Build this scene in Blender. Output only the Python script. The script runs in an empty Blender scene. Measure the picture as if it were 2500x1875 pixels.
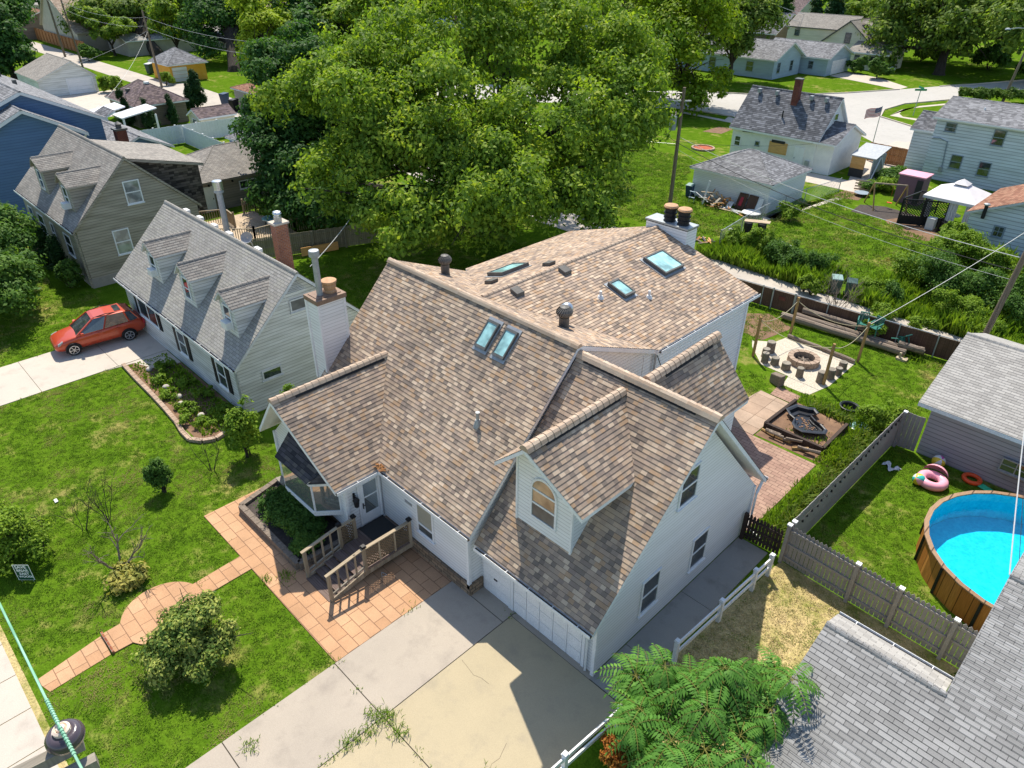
import bpy, math, random
import numpy as np
from mathutils import Vector, Matrix
from mathutils.geometry import tessellate_polygon
sc = bpy.context.scene
col = sc.collection
rad = math.radians
V = lambda *a: Vector(a)
# ------------------------------------------------------------------ camera
H0 = 19.0
YAW, PIT, ROL, FPX = rad(-45.0), rad(31.8), rad(0.46), 1750.0
def cam_axes():
    cy, sy, cp, sp = math.cos(YAW), math.sin(YAW), math.cos(PIT), math.sin(PIT)
    F = V(sy*cp, cy*cp, -sp); R = V(cy, -sy, 0); U = R.cross(F)
    cr, sr = math.cos(ROL), math.sin(ROL)
    return R*cr+U*sr, U*cr-R*sr, F
CR, CU, CF = cam_axes()
CAM = V(0, 0, H0)
cd = bpy.data.cameras.new('camera'); co = bpy.data.objects.new('camera', cd); col.objects.link(co)
M = Matrix.Identity(4)
for i in range(3):
    M[i][0], M[i][1], M[i][2], M[i][3] = CR[i], CU[i], -CF[i], CAM[i]
co.matrix_world = M
cd.sensor_fit = 'HORIZONTAL'; cd.sensor_width = 36; cd.lens = FPX/2500*36; cd.clip_end = 3000; cd.clip_start = 0.05
sc.camera = co
# survey of the place: a sight line through the photograph, met with a real plane
REG = dict(r1=(0,0), r2=(600,0), r3=(1240,0), r4=(1860,0), m1=(0,460), m2=(600,460), m3=(1240,460), m4=(1860,460),
           l1=(0,930), l2=(600,930), l3=(1240,930), l4=(1860,930), b1=(0,1395), b2=(600,1395), b3=(1240,1395), b4=(1860,1395))
def ray(r, x, y):
    if r == 's': sx, sy = x, y
    else: sx, sy = REG[r][0]+x/3.456, REG[r][1]+y/3.456
    return CF + CR*((sx-1250)/FPX) - CU*((sy-937.5)/FPX)
def G(r, x, y, z=0.0):
    d = ray(r, x, y); return CAM + d*((H0-z)/-d.z)
def GX(r, x, y, X):
    d = ray(r, x, y); return CAM + d*(X/d.x)
def GY(r, x, y, Y):
    d = ray(r, x, y); return CAM + d*(Y/d.y)
def GP(r, x, y, n, c):
    n = V(*n); d = ray(r, x, y); return CAM + d*((c-n.dot(CAM))/n.dot(d))
def GD(sx, sy, dist):
    d = ray('s', sx, sy).normalized(); return CAM + d*dist
# ------------------------------------------------------------------ objects
def tag(o, label=None, cat=None, group=None, kind=None):
    if label: o['label'] = label
    if cat: o['category'] = cat
    if group: o['group'] = group
    if kind: o['kind'] = kind
    return o
def thing(name, label, cat, loc=(0,0,0), group=None, rz=0.0):
    o = bpy.data.objects.new(name, None); col.objects.link(o)
    o.location = loc; o.rotation_euler = (0, 0, rz); o.empty_display_size = .2
    return tag(o, label, cat, group)
def world_of(o):
    m = Matrix.Translation(o.location) @ o.rotation_euler.to_matrix().to_4x4() @ Matrix.Diagonal((*o.scale, 1))
    return world_of(o.parent) @ m if o.parent else m
def dup(o, parent=None):
    c = o.copy(); col.objects.link(c)
    if parent: c.parent = parent
    for ch in o.children: dup(ch, c)
    return c
class MB:
    def __init__(s): s.v = []; s.f = []; s.mi = []; s.ub = {}
    def poly(s, pts, m=0):
        b = len(s.v); s.v += [Vector(p) for p in pts]; s.f.append(list(range(b, b+len(pts)))); s.mi.append(m); return s
    def box(s, a, b, m=0):
        x0,y0,z0 = (min(a[i],b[i]) for i in range(3)); x1,y1,z1 = (max(a[i],b[i]) for i in range(3))
        return s.hexa([V(x0,y0,z0),V(x1,y0,z0),V(x1,y1,z0),V(x0,y1,z0),V(x0,y0,z1),V(x1,y0,z1),V(x1,y1,z1),V(x0,y1,z1)], m)
    def hexa(s, p, m=0):
        b = len(s.v); s.v += [Vector(q) for q in p]
        for f in ((0,3,2,1),(4,5,6,7),(0,1,5,4),(1,2,6,5),(2,3,7,6),(3,0,4,7)): s.f.append([b+i for i in f]); s.mi.append(m)
        return s
    def bar(s, a, b, w, h=None, up=V(0,0,1), m=0):     # a beam from a to b
        a, b = Vector(a), Vector(b); h = h or w; d = (b-a).normalized()
        u = d.cross(up)
        if u.length < 1e-4: u = d.cross(V(1,0,0))
        u.normalize(); v = u.cross(d); u *= w/2; v *= h/2
        return s.hexa([a+u-v, b+u-v, b-u-v, a-u-v, a+u+v, b+u+v, b-u+v, a-u+v], m)
    def prism(s, pts, ext, m=0):                       # planar outline pushed along ext
        pts = [Vector(p) for p in pts]; ext = Vector(ext); n = len(pts)
        nn = sum(((pts[i]-pts[0]).cross(pts[i+1]-pts[0]) for i in range(1, n-1)), V(0,0,0))
        if nn.dot(ext) > 0: pts = pts[::-1]
        b = len(s.v); s.v += pts + [p+ext for p in pts]
        s.f.append([b+i for i in range(n)]); s.mi.append(m)
        s.f.append([b+n+i for i in range(n)][::-1]); s.mi.append(m)
        for i in range(n):
            j = (i+1) % n; s.f.append([b+j, b+i, b+n+i, b+n+j]); s.mi.append(m)
        return s
    def tube(s, pts, r, n=8, caps=True, m=0):
        pts = [Vector(p) for p in pts]; rs = r if isinstance(r, (list, tuple)) else [r]*len(pts)
        b = len(s.v); k = len(pts); pu = None
        for i, p in enumerate(pts):
            d = (pts[min(i+1,k-1)]-pts[max(i-1,0)]).normalized()
            u = pu - d*pu.dot(d) if pu is not None else (d.cross(V(0,0,1)) if abs(d.z) < .9 else d.cross(V(1,0,0)))
            if u.length < 1e-5: u = d.orthogonal()
            u.normalize(); pu = u; w = d.cross(u)
            for j in range(n):
                a = 2*math.pi*j/n; s.v.append(p+(u*math.cos(a)+w*math.sin(a))*rs[i])
        for i in range(k-1):
            for j in range(n):
                j2 = (j+1) % n; s.f.append([b+i*n+j, b+i*n+j2, b+(i+1)*n+j2, b+(i+1)*n+j]); s.mi.append(m)
        if caps:
            s.f.append([b+j for j in range(n)][::-1]); s.mi.append(m); s.f.append([b+(k-1)*n+j for j in range(n)]); s.mi.append(m)
        return s
    def lathe(s, c, prof, n=16, m=0, sx=1, sy=1):       # prof: (radius, z)
        c = Vector(c); b = len(s.v); k = len(prof)
        for r, z in prof:
            for j in range(n):
                a = 2*math.pi*j/n; s.v.append(c+V(r*math.cos(a)*sx, r*math.sin(a)*sy, z))
        for i in range(k-1):
            for j in range(n):
                j2 = (j+1) % n; s.f.append([b+i*n+j, b+i*n+j2, b+(i+1)*n+j2, b+(i+1)*n+j]); s.mi.append(m)
        s.f.append([b+j for j in range(n)][::-1]); s.mi.append(m); s.f.append([b+(k-1)*n+j for j in range(n)]); s.mi.append(m)
        return s
    def ball(s, c, r, n=12, m=0, sz=1.0):
        return s.lathe(c, [(max(.001, r*math.sin(math.pi*i/8)), -r*math.cos(math.pi*i/8)*sz) for i in range(9)], n, m)
    def build(s, name, mat, parent=None, smooth=False, loc=None, bevel=0):
        mats = mat if isinstance(mat, (list, tuple)) else [mat]
        me = bpy.data.meshes.new(name)
        if parent is not None: inv = world_of(parent).inverted()
        else:
            if loc is None:
                xs = [p.x for p in s.v]; ys = [p.y for p in s.v]; zs = [p.z for p in s.v]
                loc = V((min(xs)+max(xs))/2, (min(ys)+max(ys))/2, min(zs))
            inv = Matrix.Translation(-Vector(loc))
        me.from_pydata([inv @ p for p in s.v], [], s.f)
        uv = me.uv_layers.new(name='UVMap'); dat = []
        for fi, f in enumerate(s.f):
            p = [s.v[i] for i in f]
            if fi in s.ub:
                u, w = s.ub[fi]
                for q in p: dat += [q.dot(u), q.dot(w)]
                continue
            n = sum(((p[i]-p[0]).cross(p[i+1]-p[0]) for i in range(1, len(p)-1)), V(0,0,0))
            if n.length > 1e-12: n.normalize()
            else: n = V(0,0,1)
            if abs(n.z) > .999: u, w = V(1,0,0), V(0,1,0)
            else:
                u = V(-n.y, n.x, 0).normalized(); w = n.cross(u)
                if w.z < 0: w = -w
            for q in p: dat += [q.dot(u), q.dot(w)]
        uv.data.foreach_set('uv', dat)
        for m_ in mats: me.materials.append(m_)
        if len(mats) > 1: me.polygons.foreach_set('material_index', s.mi)
        if smooth: me.polygons.foreach_set('use_smooth', [True]*len(me.polygons))
        me.update()
        if smooth:
            import bmesh
            bm = bmesh.new(); bm.from_mesh(me); bmesh.ops.remove_doubles(bm, verts=bm.verts, dist=1e-4); bmesh.ops.recalc_face_normals(bm, faces=bm.faces); bm.to_mesh(me); bm.free()
        o = bpy.data.objects.new(name, me); col.objects.link(o)
        if parent is not None: o.parent = parent
        else: o.location = loc
        if bevel:
            b = o.modifiers.new('bevel', 'BEVEL'); b.width = bevel; b.segments = 2; b.limit_method = 'ANGLE'
        return o
def flat(name, pts, z, mat, label=None, cat=None, kind='structure'):
    mb = MB(); mb.poly([V(p[0], p[1], z) for p in pts])
    p = mb.v; a = sum((p[i].x*p[(i+1) % len(p)].y-p[(i+1) % len(p)].x*p[i].y) for i in range(len(p)))
    if a < 0: mb.f[0] = mb.f[0][::-1]
    o = mb.build(name, mat); tag(o, label, cat, None, kind); return o
def slab(name, pts, z0, z1, mat, label=None, cat=None, kind='structure'):
    mb = MB(); mb.prism([V(p[0], p[1], z1) for p in pts], V(0,0,z0-z1)); o = mb.build(name, mat); tag(o, label, cat, None, kind); return o
# ------------------------------------------------------------------ materials
class NT:
    def __init__(s, name):
        s.m = bpy.data.materials.new(name); s.m.use_nodes = True; s.t = s.m.node_tree; s.b = s.t.nodes['Principled BSDF']
        s.b.inputs['Roughness'].default_value = .8; s.b.inputs['Specular IOR Level'].default_value = .25
    def n(s, typ, ins=None, **pr):
        nd = s.t.nodes.new('ShaderNode'+typ)
        for k, v in pr.items(): setattr(nd, k, v)
        for k, v in (ins or {}).items(): s.set(nd.inputs[k], v)
        return nd
    def set(s, sock, v):
        if isinstance(v, bpy.types.NodeSocket): s.t.links.new(v, sock)
        else: sock.default_value = (*v, 1) if (isinstance(v, tuple) and len(v) == 3 and sock.type == 'RGBA') else v
    def m_(s, op, a, b=0.0, c=0.0):
        nd = s.n('Math', operation=op)
        for i, v in enumerate((a, b, c)): s.set(nd.inputs[i], v)
        return nd.outputs[0]
    def mix(s, f, a, b, bt='MIX'):
        nd = s.n('Mix', data_type='RGBA', blend_type=bt); s.set(nd.inputs[0], f); s.set(nd.inputs[6], a); s.set(nd.inputs[7], b); return nd.outputs[2]
    def noise(s, vec, scale, det=4, rough=.6, w=None):
        nd = s.n('TexNoise', {'Vector': vec, 'Scale': scale, 'Detail': det, 'Roughness': rough}); return nd.outputs[0]
    def ramp(s, f, stops, interp='LINEAR'):
        nd = s.n('ValToRGB', {'Fac': f}); cr = nd.color_ramp; cr.interpolation = interp
        while len(cr.elements) < len(stops): cr.elements.new(.5)
        for e, (p, c) in zip(cr.elements, stops): e.position = p; e.color = (*c, 1) if len(c) == 3 else c
        return nd.outputs[0]
    def rng(s, f, a, b, c=0.0, d=1.0):
        nd = s.n('MapRange', {'Value': f, 'From Min': a, 'From Max': b, 'To Min': c, 'To Max': d}); return nd.outputs[0]
    def uv(s): return s.n('TexCoord').outputs['UV']
    def obj(s): return s.n('TexCoord').outputs['Object']
    def pos(s): return s.n('NewGeometry').outputs['Position']
    def bump(s, h, d=.02, st=.6):
        nd = s.n('Bump', {'Height': h, 'Distance': d, 'Strength': st}); s.t.links.new(nd.outputs[0], s.b.inputs['Normal'])
    def out(s, colr, rough=None, metal=None, spec=None):
        s.set(s.b.inputs['Base Color'], colr)
        if rough is not None: s.set(s.b.inputs['Roughness'], rough)
        if metal is not None: s.b.inputs['Metallic'].default_value = metal
        if spec is not None: s.b.inputs['Specular IOR Level'].default_value = spec
        return s.m
def hx(h):      # sRGB hex to linear
    h = h.lstrip('#'); r = []
    for i in (0,2,4):
        c = int(h[i:i+2],16)/255; r.append(c/12.92 if c <= .04045 else ((c+.055)/1.055)**2.4)
    return tuple(r)
def sc3(c, k): return tuple(x*k for x in c)
def noisy(name, c1, c2, scale=3.0, rough=.8, c3=None, bump=0.0, spec=.25, metal=0.0, fine=30.0):
    t = NT(name); p = t.pos(); n = t.noise(p, scale, 5); st = [(.3,c1),(.7,c2)]
    if c3: st.append((.9,c3))
    c = t.ramp(n, st); f = t.noise(p, fine, 3); c = t.mix(.35, c, t.ramp(f, [(.25,(.45,.45,.45)),(.75,(1.5,1.5,1.5))]), 'MULTIPLY')
    if bump: t.bump(f, bump)
    return t.out(c, rough, metal, spec)
def plain(name, c, rough=.5, metal=0.0, spec=.4):
    t = NT(name); n = t.noise(t.pos(), 6, 3); return t.out(t.mix(.25, c, t.ramp(n, [(.3,(.75,.75,.75)),(.7,(1.2,1.2,1.2))]), 'MULTIPLY'), rough, metal, spec)
def shingle(name, cols, w=.3, h=.143, tab=False, slot=.0, var=.24, butt=.42, bw=.13):
    t = NT(name); uv = t.n('SeparateXYZ', {0: t.uv()}); u, v = uv.outputs[0], uv.outputs[1]
    row = t.m_('FLOOR', t.m_('DIVIDE', t.m_('ADD', v, .0004), h))
    rr = t.n('TexWhiteNoise', {'W': row}, noise_dimensions='1D').outputs[0]
    if tab: uu = t.m_('ADD', t.m_('DIVIDE', u, w), t.m_('MULTIPLY', row, .5))
    else:
        wob = t.n('TexNoise', {'Vector': t.n('CombineXYZ', {0: t.m_('MULTIPLY', u, 2.3), 1: t.m_('MULTIPLY', row, 3.7)}).outputs[0], 'Scale': 1.0, 'Detail': 1}).outputs[0]
        uu = t.m_('ADD', t.m_('ADD', t.m_('DIVIDE', u, w), t.m_('MULTIPLY', rr, 7.3)), t.m_('MULTIPLY', wob, .9))
    ci = t.m_('FLOOR', uu); fr = t.m_('FRACT', uu)
    k = t.n('TexWhiteNoise', {'Vector': t.n('CombineXYZ', {0: ci, 1: row}).outputs[0]}, noise_dimensions='2D').outputs[0]
    st = [(i/len(cols), c) for i, c in enumerate(cols)]
    c = t.ramp(k, st, 'CONSTANT' if not tab else 'LINEAR')
    big = t.noise(t.uv(), .55, 5, .65); c = t.mix(1.0, c, t.ramp(big, [(.3,(1-var,)*3),(.7,(1+var*.7,)*3)]), 'MULTIPLY')
    gr = t.noise(t.uv(), 55, 2); c = t.mix(.5, c, t.ramp(gr, [(.3,(.7,.7,.7)),(.7,(1.3,1.3,1.3))]), 'MULTIPLY')
    if slot:
        s_ = t.m_('LESS_THAN', fr, slot); c = t.mix(s_, c, t.mix(1.0, c, (.35,.35,.36), 'MULTIPLY'))
    fv = t.m_('FRACT', t.m_('DIVIDE', v, h)); b_ = t.m_('LESS_THAN', fv, bw)  # dark band at each course's foot: shadow line painted in, over the cut edge
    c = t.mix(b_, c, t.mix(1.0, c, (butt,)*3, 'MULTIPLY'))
    t.bump(gr, .004, .5)
    return t.out(c, .92, spec=.15)
def siding(name, c, h=.115, line=.72, dirt=.12, board=0):
    t = NT(name); uv = t.n('SeparateXYZ', {0: t.uv()}); v = uv.outputs[1]
    fv = t.m_('FRACT', t.m_('DIVIDE', v, h)); ln = t.m_('LESS_THAN', fv, .2)
    cc = t.mix(ln, c, sc3(c, line))
    st = t.n('TexNoise', {'Vector': t.n('CombineXYZ', {0: t.m_('MULTIPLY', uv.outputs[0], .45), 1: t.m_('MULTIPLY', v, 3.0)}).outputs[0], 'Scale': 1.0, 'Detail': 5}).outputs[0]
    cc = t.mix(1.0, cc, t.ramp(st, [(.35,(1-dirt*2.2,1-dirt*2.2,1-dirt*2.4)),(.6,(1,1,1))]), 'MULTIPLY')
    if board:
        row = t.m_('FLOOR', t.m_('DIVIDE', v, h)); rr = t.n('TexWhiteNoise', {'W': row}, noise_dimensions='1D').outputs[0]
        uu = t.m_('FRACT', t.m_('ADD', t.m_('DIVIDE', uv.outputs[0], board), rr)); cc = t.mix(t.m_('LESS_THAN', uu, .006), cc, sc3(c, .6))
    t.bump(fv, .012, .7)
    return t.out(cc, .55, spec=.3)
def planks(name, c1, c2, w=.14, horiz=False, gap=.05, rough=.85):
    t = NT(name); uv = t.n('SeparateXYZ', {0: t.uv()}); a, b = (uv.outputs[1], uv.outputs[0]) if horiz else (uv.outputs[0], uv.outputs[1])
    k = t.m_('DIVIDE', a, w); i = t.m_('FLOOR', k); r = t.n('TexWhiteNoise', {'W': i}, noise_dimensions='1D').outputs[0]
    c = t.mix(r, c1, c2)
    g = t.n('TexNoise', {'Vector': t.n('CombineXYZ', {0: t.m_('MULTIPLY', a, 40), 1: t.m_('MULTIPLY', b, 2.2), 2: i}).outputs[0], 'Scale': 1.0, 'Detail': 4}).outputs[0]
    c = t.mix(.6, c, t.ramp(g, [(.3,(.6,.6,.6)),(.7,(1.25,1.25,1.25))]), 'MULTIPLY')
    if gap: c = t.mix(t.m_('LESS_THAN', t.m_('FRACT', k), gap), c, sc3(c1, .3))
    t.bump(g, .004); return t.out(c, rough)
def bricks(name, c1, c2, mort, bw, bh, ms=.012, off=.5, var=.3, rough=.85, bumpd=.006, swap=False):
    t = NT(name); uv = t.uv()
    if swap:
        s_ = t.n('SeparateXYZ', {0: uv}); uv = t.n('CombineXYZ', {0: s_.outputs[1], 1: s_.outputs[0]}).outputs[0]
    b = t.n('TexBrick', {'Vector': uv, 'Color1': (*c1,1), 'Color2': (*c2,1), 'Mortar': (*mort,1), 'Scale': 1.0, 'Mortar Size': ms, 'Mortar Smooth': .2, 'Bias': 0.0, 'Brick Width': bw, 'Row Height': bh}, offset=off)
    n = t.noise(t.pos(), .9, 5); n2 = t.noise(t.pos(), 25, 3)
    c = t.mix(1.0, b.outputs[0], t.ramp(n, [(.3,(1-var,)*3),(.7,(1+var*.5,)*3)]), 'MULTIPLY')
    c = t.mix(.4, c, t.ramp(n2, [(.3,(.75,.75,.75)),(.7,(1.25,1.25,1.25))]), 'MULTIPLY')
    t.bump(b.outputs[1], -bumpd); return t.out(c, rough)
def leaf(name, cols, trans=.38, rough=.6):
    t = NT(name); r = t.n('NewGeometry').outputs['Random Per Island']
    lo = t.n('TexNoise', {'Vector': t.obj(), 'Scale': .45, 'Detail': 2}).outputs[0]
    k = t.m_('ADD', t.m_('MULTIPLY', r, .6), t.m_('MULTIPLY', t.rng(lo, .35, .65), .4))
    c = t.ramp(k, [(i/(len(cols)-1), q) for i, q in enumerate(cols)])
    t.out(c, rough, spec=.12)
    tr = t.n('BsdfTranslucent', {'Color': t.mix(.0, c, c)}); tc = t.mix(1.0, c, (1.25,1.35,.55), 'MULTIPLY'); t.set(tr.inputs[0], tc)
    mx = t.n('MixShader', {0: trans, 1: t.b.outputs[0], 2: tr.outputs[0]})
    t.t.links.new(mx.outputs[0], t.t.nodes['Material Output'].inputs[0]); return t.m
def glass(name, c=(.025,.032,.035), rough=.04, spec=.6, ref=0.0):
    t = NT(name); n = t.noise(t.pos(), 1.7, 2); cc = t.mix(t.rng(n, .4, .65), c, tuple(x*2.2+.01 for x in c)); t.b.inputs['IOR'].default_value = 1.9
    return t.out(cc, rough, spec=spec)
def concrete(name, c1, c2, stain, sscale=.25, dark=.0):
    t = NT(name); p = t.pos(); a = t.noise(p, sscale, 6, .6); b = t.noise(p, 1.3, 5, .65); f = t.noise(p, 40, 3)
    c = t.ramp(a, [(.3,c1),(.7,c2)]); c = t.mix(t.rng(b, .52, .75, 0, .55), c, stain)
    c = t.mix(.45, c, t.ramp(f, [(.3,(.8,.8,.8)),(.7,(1.2,1.2,1.2))]), 'MULTIPLY')
    t.bump(f, .003, .4); return t.out(c, .88, spec=.2)
def grass_ground(name, greens, dry, soil, dryamt=.5):
    t = NT(name); p = t.pos(); a = t.noise(p, .22, 6, .65); b = t.noise(p, 1.1, 6, .7); f = t.noise(p, 14, 4, .7); ff = t.noise(p, 60, 2)
    c = t.ramp(b, [(.25,greens[0]),(.5,greens[1]),(.75,greens[2])])
    k = t.m_('ADD', t.m_('MULTIPLY', a, .55), t.m_('MULTIPLY', b, .45))
    c = t.mix(t.rng(k, dryamt, dryamt+.12, 0, .85), c, dry)
    k2 = t.m_('ADD', t.m_('MULTIPLY', f, .4), t.m_('MULTIPLY', a, .6)); c = t.mix(t.rng(k2, .62, .7, 0, .7), c, soil)
    c = t.mix(.8, c, t.ramp(f, [(.3,(.5,.5,.5)),(.7,(1.45,1.45,1.45))]), 'MULTIPLY')
    c = t.mix(.5, c, t.ramp(ff, [(.3,(.6,.6,.6)),(.7,(1.4,1.4,1.4))]), 'MULTIPLY')
    t.bump(f, .05, .6); return t.out(c, 1.0, spec=.0)
MAT = {}
m = MAT
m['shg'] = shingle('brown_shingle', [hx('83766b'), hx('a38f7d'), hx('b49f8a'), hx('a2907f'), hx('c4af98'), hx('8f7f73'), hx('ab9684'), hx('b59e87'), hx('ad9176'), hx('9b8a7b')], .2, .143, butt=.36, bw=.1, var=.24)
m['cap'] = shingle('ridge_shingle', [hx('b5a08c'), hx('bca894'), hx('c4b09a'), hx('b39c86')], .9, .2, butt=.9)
m['cap_shadow'] = noisy('cap_shadow_dark', hx('2c2c2e'), hx('3c3b3b'), 4, .9)  # dark tone standing in for shadow beside the ridge caps
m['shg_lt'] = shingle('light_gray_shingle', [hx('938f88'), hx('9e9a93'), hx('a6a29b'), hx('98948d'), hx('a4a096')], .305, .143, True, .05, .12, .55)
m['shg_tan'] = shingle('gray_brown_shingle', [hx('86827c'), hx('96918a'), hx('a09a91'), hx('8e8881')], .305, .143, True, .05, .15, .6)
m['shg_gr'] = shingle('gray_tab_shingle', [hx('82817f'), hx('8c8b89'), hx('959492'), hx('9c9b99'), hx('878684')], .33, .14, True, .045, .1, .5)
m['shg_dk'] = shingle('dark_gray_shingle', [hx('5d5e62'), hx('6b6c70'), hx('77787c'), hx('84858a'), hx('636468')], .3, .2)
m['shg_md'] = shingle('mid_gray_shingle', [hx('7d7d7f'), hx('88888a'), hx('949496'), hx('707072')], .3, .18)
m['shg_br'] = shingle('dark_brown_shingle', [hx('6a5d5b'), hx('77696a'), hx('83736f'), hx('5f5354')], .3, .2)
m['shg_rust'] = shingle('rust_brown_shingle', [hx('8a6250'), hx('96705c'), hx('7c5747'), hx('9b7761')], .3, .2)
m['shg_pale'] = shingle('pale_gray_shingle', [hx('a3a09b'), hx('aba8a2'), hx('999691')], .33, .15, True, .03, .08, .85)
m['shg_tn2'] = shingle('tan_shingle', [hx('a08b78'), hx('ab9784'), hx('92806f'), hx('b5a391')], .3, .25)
W = (.80,.82,.84)
m['side'] = siding('white_siding', W, .14, .74, .03)
m['side_n'] = siding('white_siding_weathered', (.66,.67,.665), .16, .62, .12)
m['side_tan'] = siding('tan_siding', hx('a79f92'), .17, .6, .14)
m['side_blue'] = siding('blue_siding', hx('5d7ea8'), .2, .75, .05)
m['side_ltblue'] = siding('pale_blue_siding', hx('a9bccb'), .2, .8, .06)
m['side_far'] = siding('white_shake_siding', hx('d3dbe2'), .27, .55, .08, 1.2)
m['side_lav'] = siding('lavender_gray_siding', hx('a8a6ab'), .2, .6, .06)
m['side_gray'] = siding('gray_taupe_siding', hx('8f877d'), .2, .75, .1)
m['side_brown'] = siding('brown_siding', hx('7c7063'), .2, .75, .1)
m['side_cream'] = siding('cream_siding', hx('d9d3bf'), .2, .85, .06)
m['old_white'] = siding('peeling_white_siding', hx('dfe0dd'), .25, .8, .1)
m['stucco'] = noisy('white_stucco', hx('d9dad8'), hx('e6e6e2'), 2, .85)
m['stucco_gr'] = noisy('gray_stucco', hx('a9a296'), hx('bab3a6'), 1, .9, hx('8d8679'))
m['yellow'] = noisy('yellow_wall', hx('d69a35'), hx('e0aa4a'), 2, .8)
m['trim'] = noisy('white_trim', (.72,.735,.745), (.8,.81,.82), 2, .5)
m['trim_gr'] = noisy('weathered_trim', (.5,.52,.52), (.65,.66,.66), 3, .6)
m['graytrim'] = noisy('blue_gray_trim', hx('7d8a94'), hx('8c99a2'), 3, .6)
m['black'] = noisy('black_paint', (.012,.012,.014), (.022,.022,.024), 4, .5)
m['rubber'] = noisy('black_rubber', (.014,.014,.015), (.025,.025,.026), 6, .7)
m['muck'] = noisy('gutter_debris', (.02,.018,.016), (.06,.05,.04), 9, .95)
m['glass'] = glass('window_glass')
m['glass_bl'] = glass('blind_glass', (.16,.17,.17), .08, .5)
m['glass_tan'] = glass('curtain_glass', (.2,.15,.09), .08, .5)
m['sky_gl'] = glass('skylight_glass', (.2,.36,.35), .12, .5)
m['screen'] = glass('screen_glass', (.05,.055,.055), .35, .3)
m['steel'] = noisy('galvanised_steel', (.5,.52,.54), (.62,.63,.65), 5, .32, metal=.9)
m['dullmetal'] = noisy('dull_gray_metal', (.3,.32,.34), (.4,.42,.43), 5, .5, metal=.3)
m['bronze'] = noisy('bronze_cladding', (.10,.10,.095), (.15,.15,.14), 5, .5, metal=.2)
m['vent'] = noisy('brown_vent_metal', (.09,.085,.075), (.14,.13,.115), 5, .5)
m['clay'] = noisy('clay_cap', hx('b38a66'), hx('c49b78'), 5, .7)
m['brick'] = bricks('red_brick', hx('8a4a34'), hx('a8643f'), hx('94857a'), .22, .075, .012)
m['brick_dk'] = bricks('dark_red_brick', hx('6e3229'), hx('7d4033'), hx('6d5a52'), .22, .075, .01)
m['stone'] = bricks('stacked_stone', hx('7d6c5b'), hx('a48d74'), hx('4d453c'), .34, .16, .014, .4)
m['paver'] = bricks('tan_paver', hx('b38a67'), hx('c09875'), hx('80614a'), .62, .42, .012, .37, .16)
m['paver_br'] = bricks('brown_paver', hx('98796a'), hx('a98b79'), hx('705a4d'), .42, .2, .012, .5, .22)
m['paver_slab'] = bricks('weathered_slab', hx('a48c78'), hx('b09a86'), hx('7d6a58'), .9, .9, .015, .0, .25)
m['conc'] = concrete('driveway_concrete', hx('b9ae9c'), hx('bfb094'), hx('a69c8f'), .12)
m['conc_dk'] = concrete('stained_concrete', hx('8f8c86'), hx('a29d94'), hx('6d6a65'), .3)
m['conc_lt'] = concrete('pale_concrete', hx('b7aea2'), hx('c2b7a8'), hx('9f958a'), .3)
m['road'] = concrete('street_concrete', hx('aaa7a0'), hx('b6b2ab'), hx('96938d'), .08)
m['alley'] = concrete('alley_gravel', hx('a9a197'), hx('b9b0a4'), hx('8d867c'), .3)
m['joint'] = noisy('joint_dirt', (.05,.045,.035), (.1,.085,.06), 8, .95)
m['soil'] = noisy('bare_soil', hx('6b5444'), hx('8a6d55'), 2, .95, hx('a3896d'), .02)
m['soil_dk'] = noisy('dark_mulch', hx('3d3835'), hx('544c47'), 4, .95, bump=.02)
m['gravel'] = noisy('pale_gravel', hx('a99f8d'), hx('d6cdbb'), 18, .9, hx('8d8271'), .03, fine=60)
m['wood_new'] = planks('honey_timber', hx('9b7c50'), hx('a8895c'), .4, False, 0)
m['wood_old'] = planks('weathered_timber', hx('8a7d69'), hx('a39580'), .14, False, 0)
m['wood_rail'] = planks('weathered_rail', hx('a5957c'), hx('b8a98f'), .3, False, 0)
m['wood_gray'] = planks('gray_timber', hx('80796d'), hx('9a9284'), .2, False, 0)
m['wood_dk'] = planks('dark_stained_timber', hx('3a302b'), hx('4b3f38'), .2, False, 0)
m['tread'] = planks('brown_deck_board', hx('6a5a53'), hx('7b6a61'), .14, True, .06)
m['lattice'] = planks('lattice_strip', hx('6b5c48'), hx('7d6d57'), .2, False, 0)
m['deck'] = planks('deck_board', hx('b09c82'), hx('c4b096'), .14, True, .07)
m['fence_wd'] = planks('gray_green_fence_board', hx('7b7663'), hx('8f8a76'), .14, False, .08)
m['fence_br'] = planks('brown_fence_board', hx('9a6a42'), hx('ad7a4e'), .15, False, .06)
m['vinyl_gr'] = noisy('taupe_vinyl', hx('8f8a86'), hx('9a9591'), 2, .6)
m['vinyl_w'] = noisy('white_vinyl', (.74,.75,.76), (.82,.82,.83), 2, .45)
m['bark'] = planks('tree_bark', (.045,.036,.028), (.07,.058,.046), .12, False, .1, .95)
m['bark_gr'] = noisy('gray_bark', hx('6d6257'), hx('8a7d70'), 9, .95, bump=.02)
m['log'] = planks('weathered_log', hx('786b5e'), hx('95877a'), .09, True, .12, .95)
m['pole'] = planks('utility_pole_wood', hx('776a5c'), hx('8c7d6c'), .08, False, .1, .95)
m['pool_wall'] = planks('amber_pool_panel', hx('a5682f'), hx('bd7f3f'), .42, False, .07, .6)
t = NT('pool_liner'); v_ = t.n('TexVoronoi', {'Vector': t.pos(), 'Scale': 9.0}).outputs[0]; nn = t.noise(t.pos(), 3.5, 3)
m['liner'] = t.out(t.mix(t.rng(nn, .35, .65), t.ramp(v_, [(.2,(.0,.50,.70)),(.6,(.0,.58,.76))]), t.ramp(v_, [(.2,(.02,.58,.78)),(.6,(.06,.66,.82))])), .4)
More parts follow.
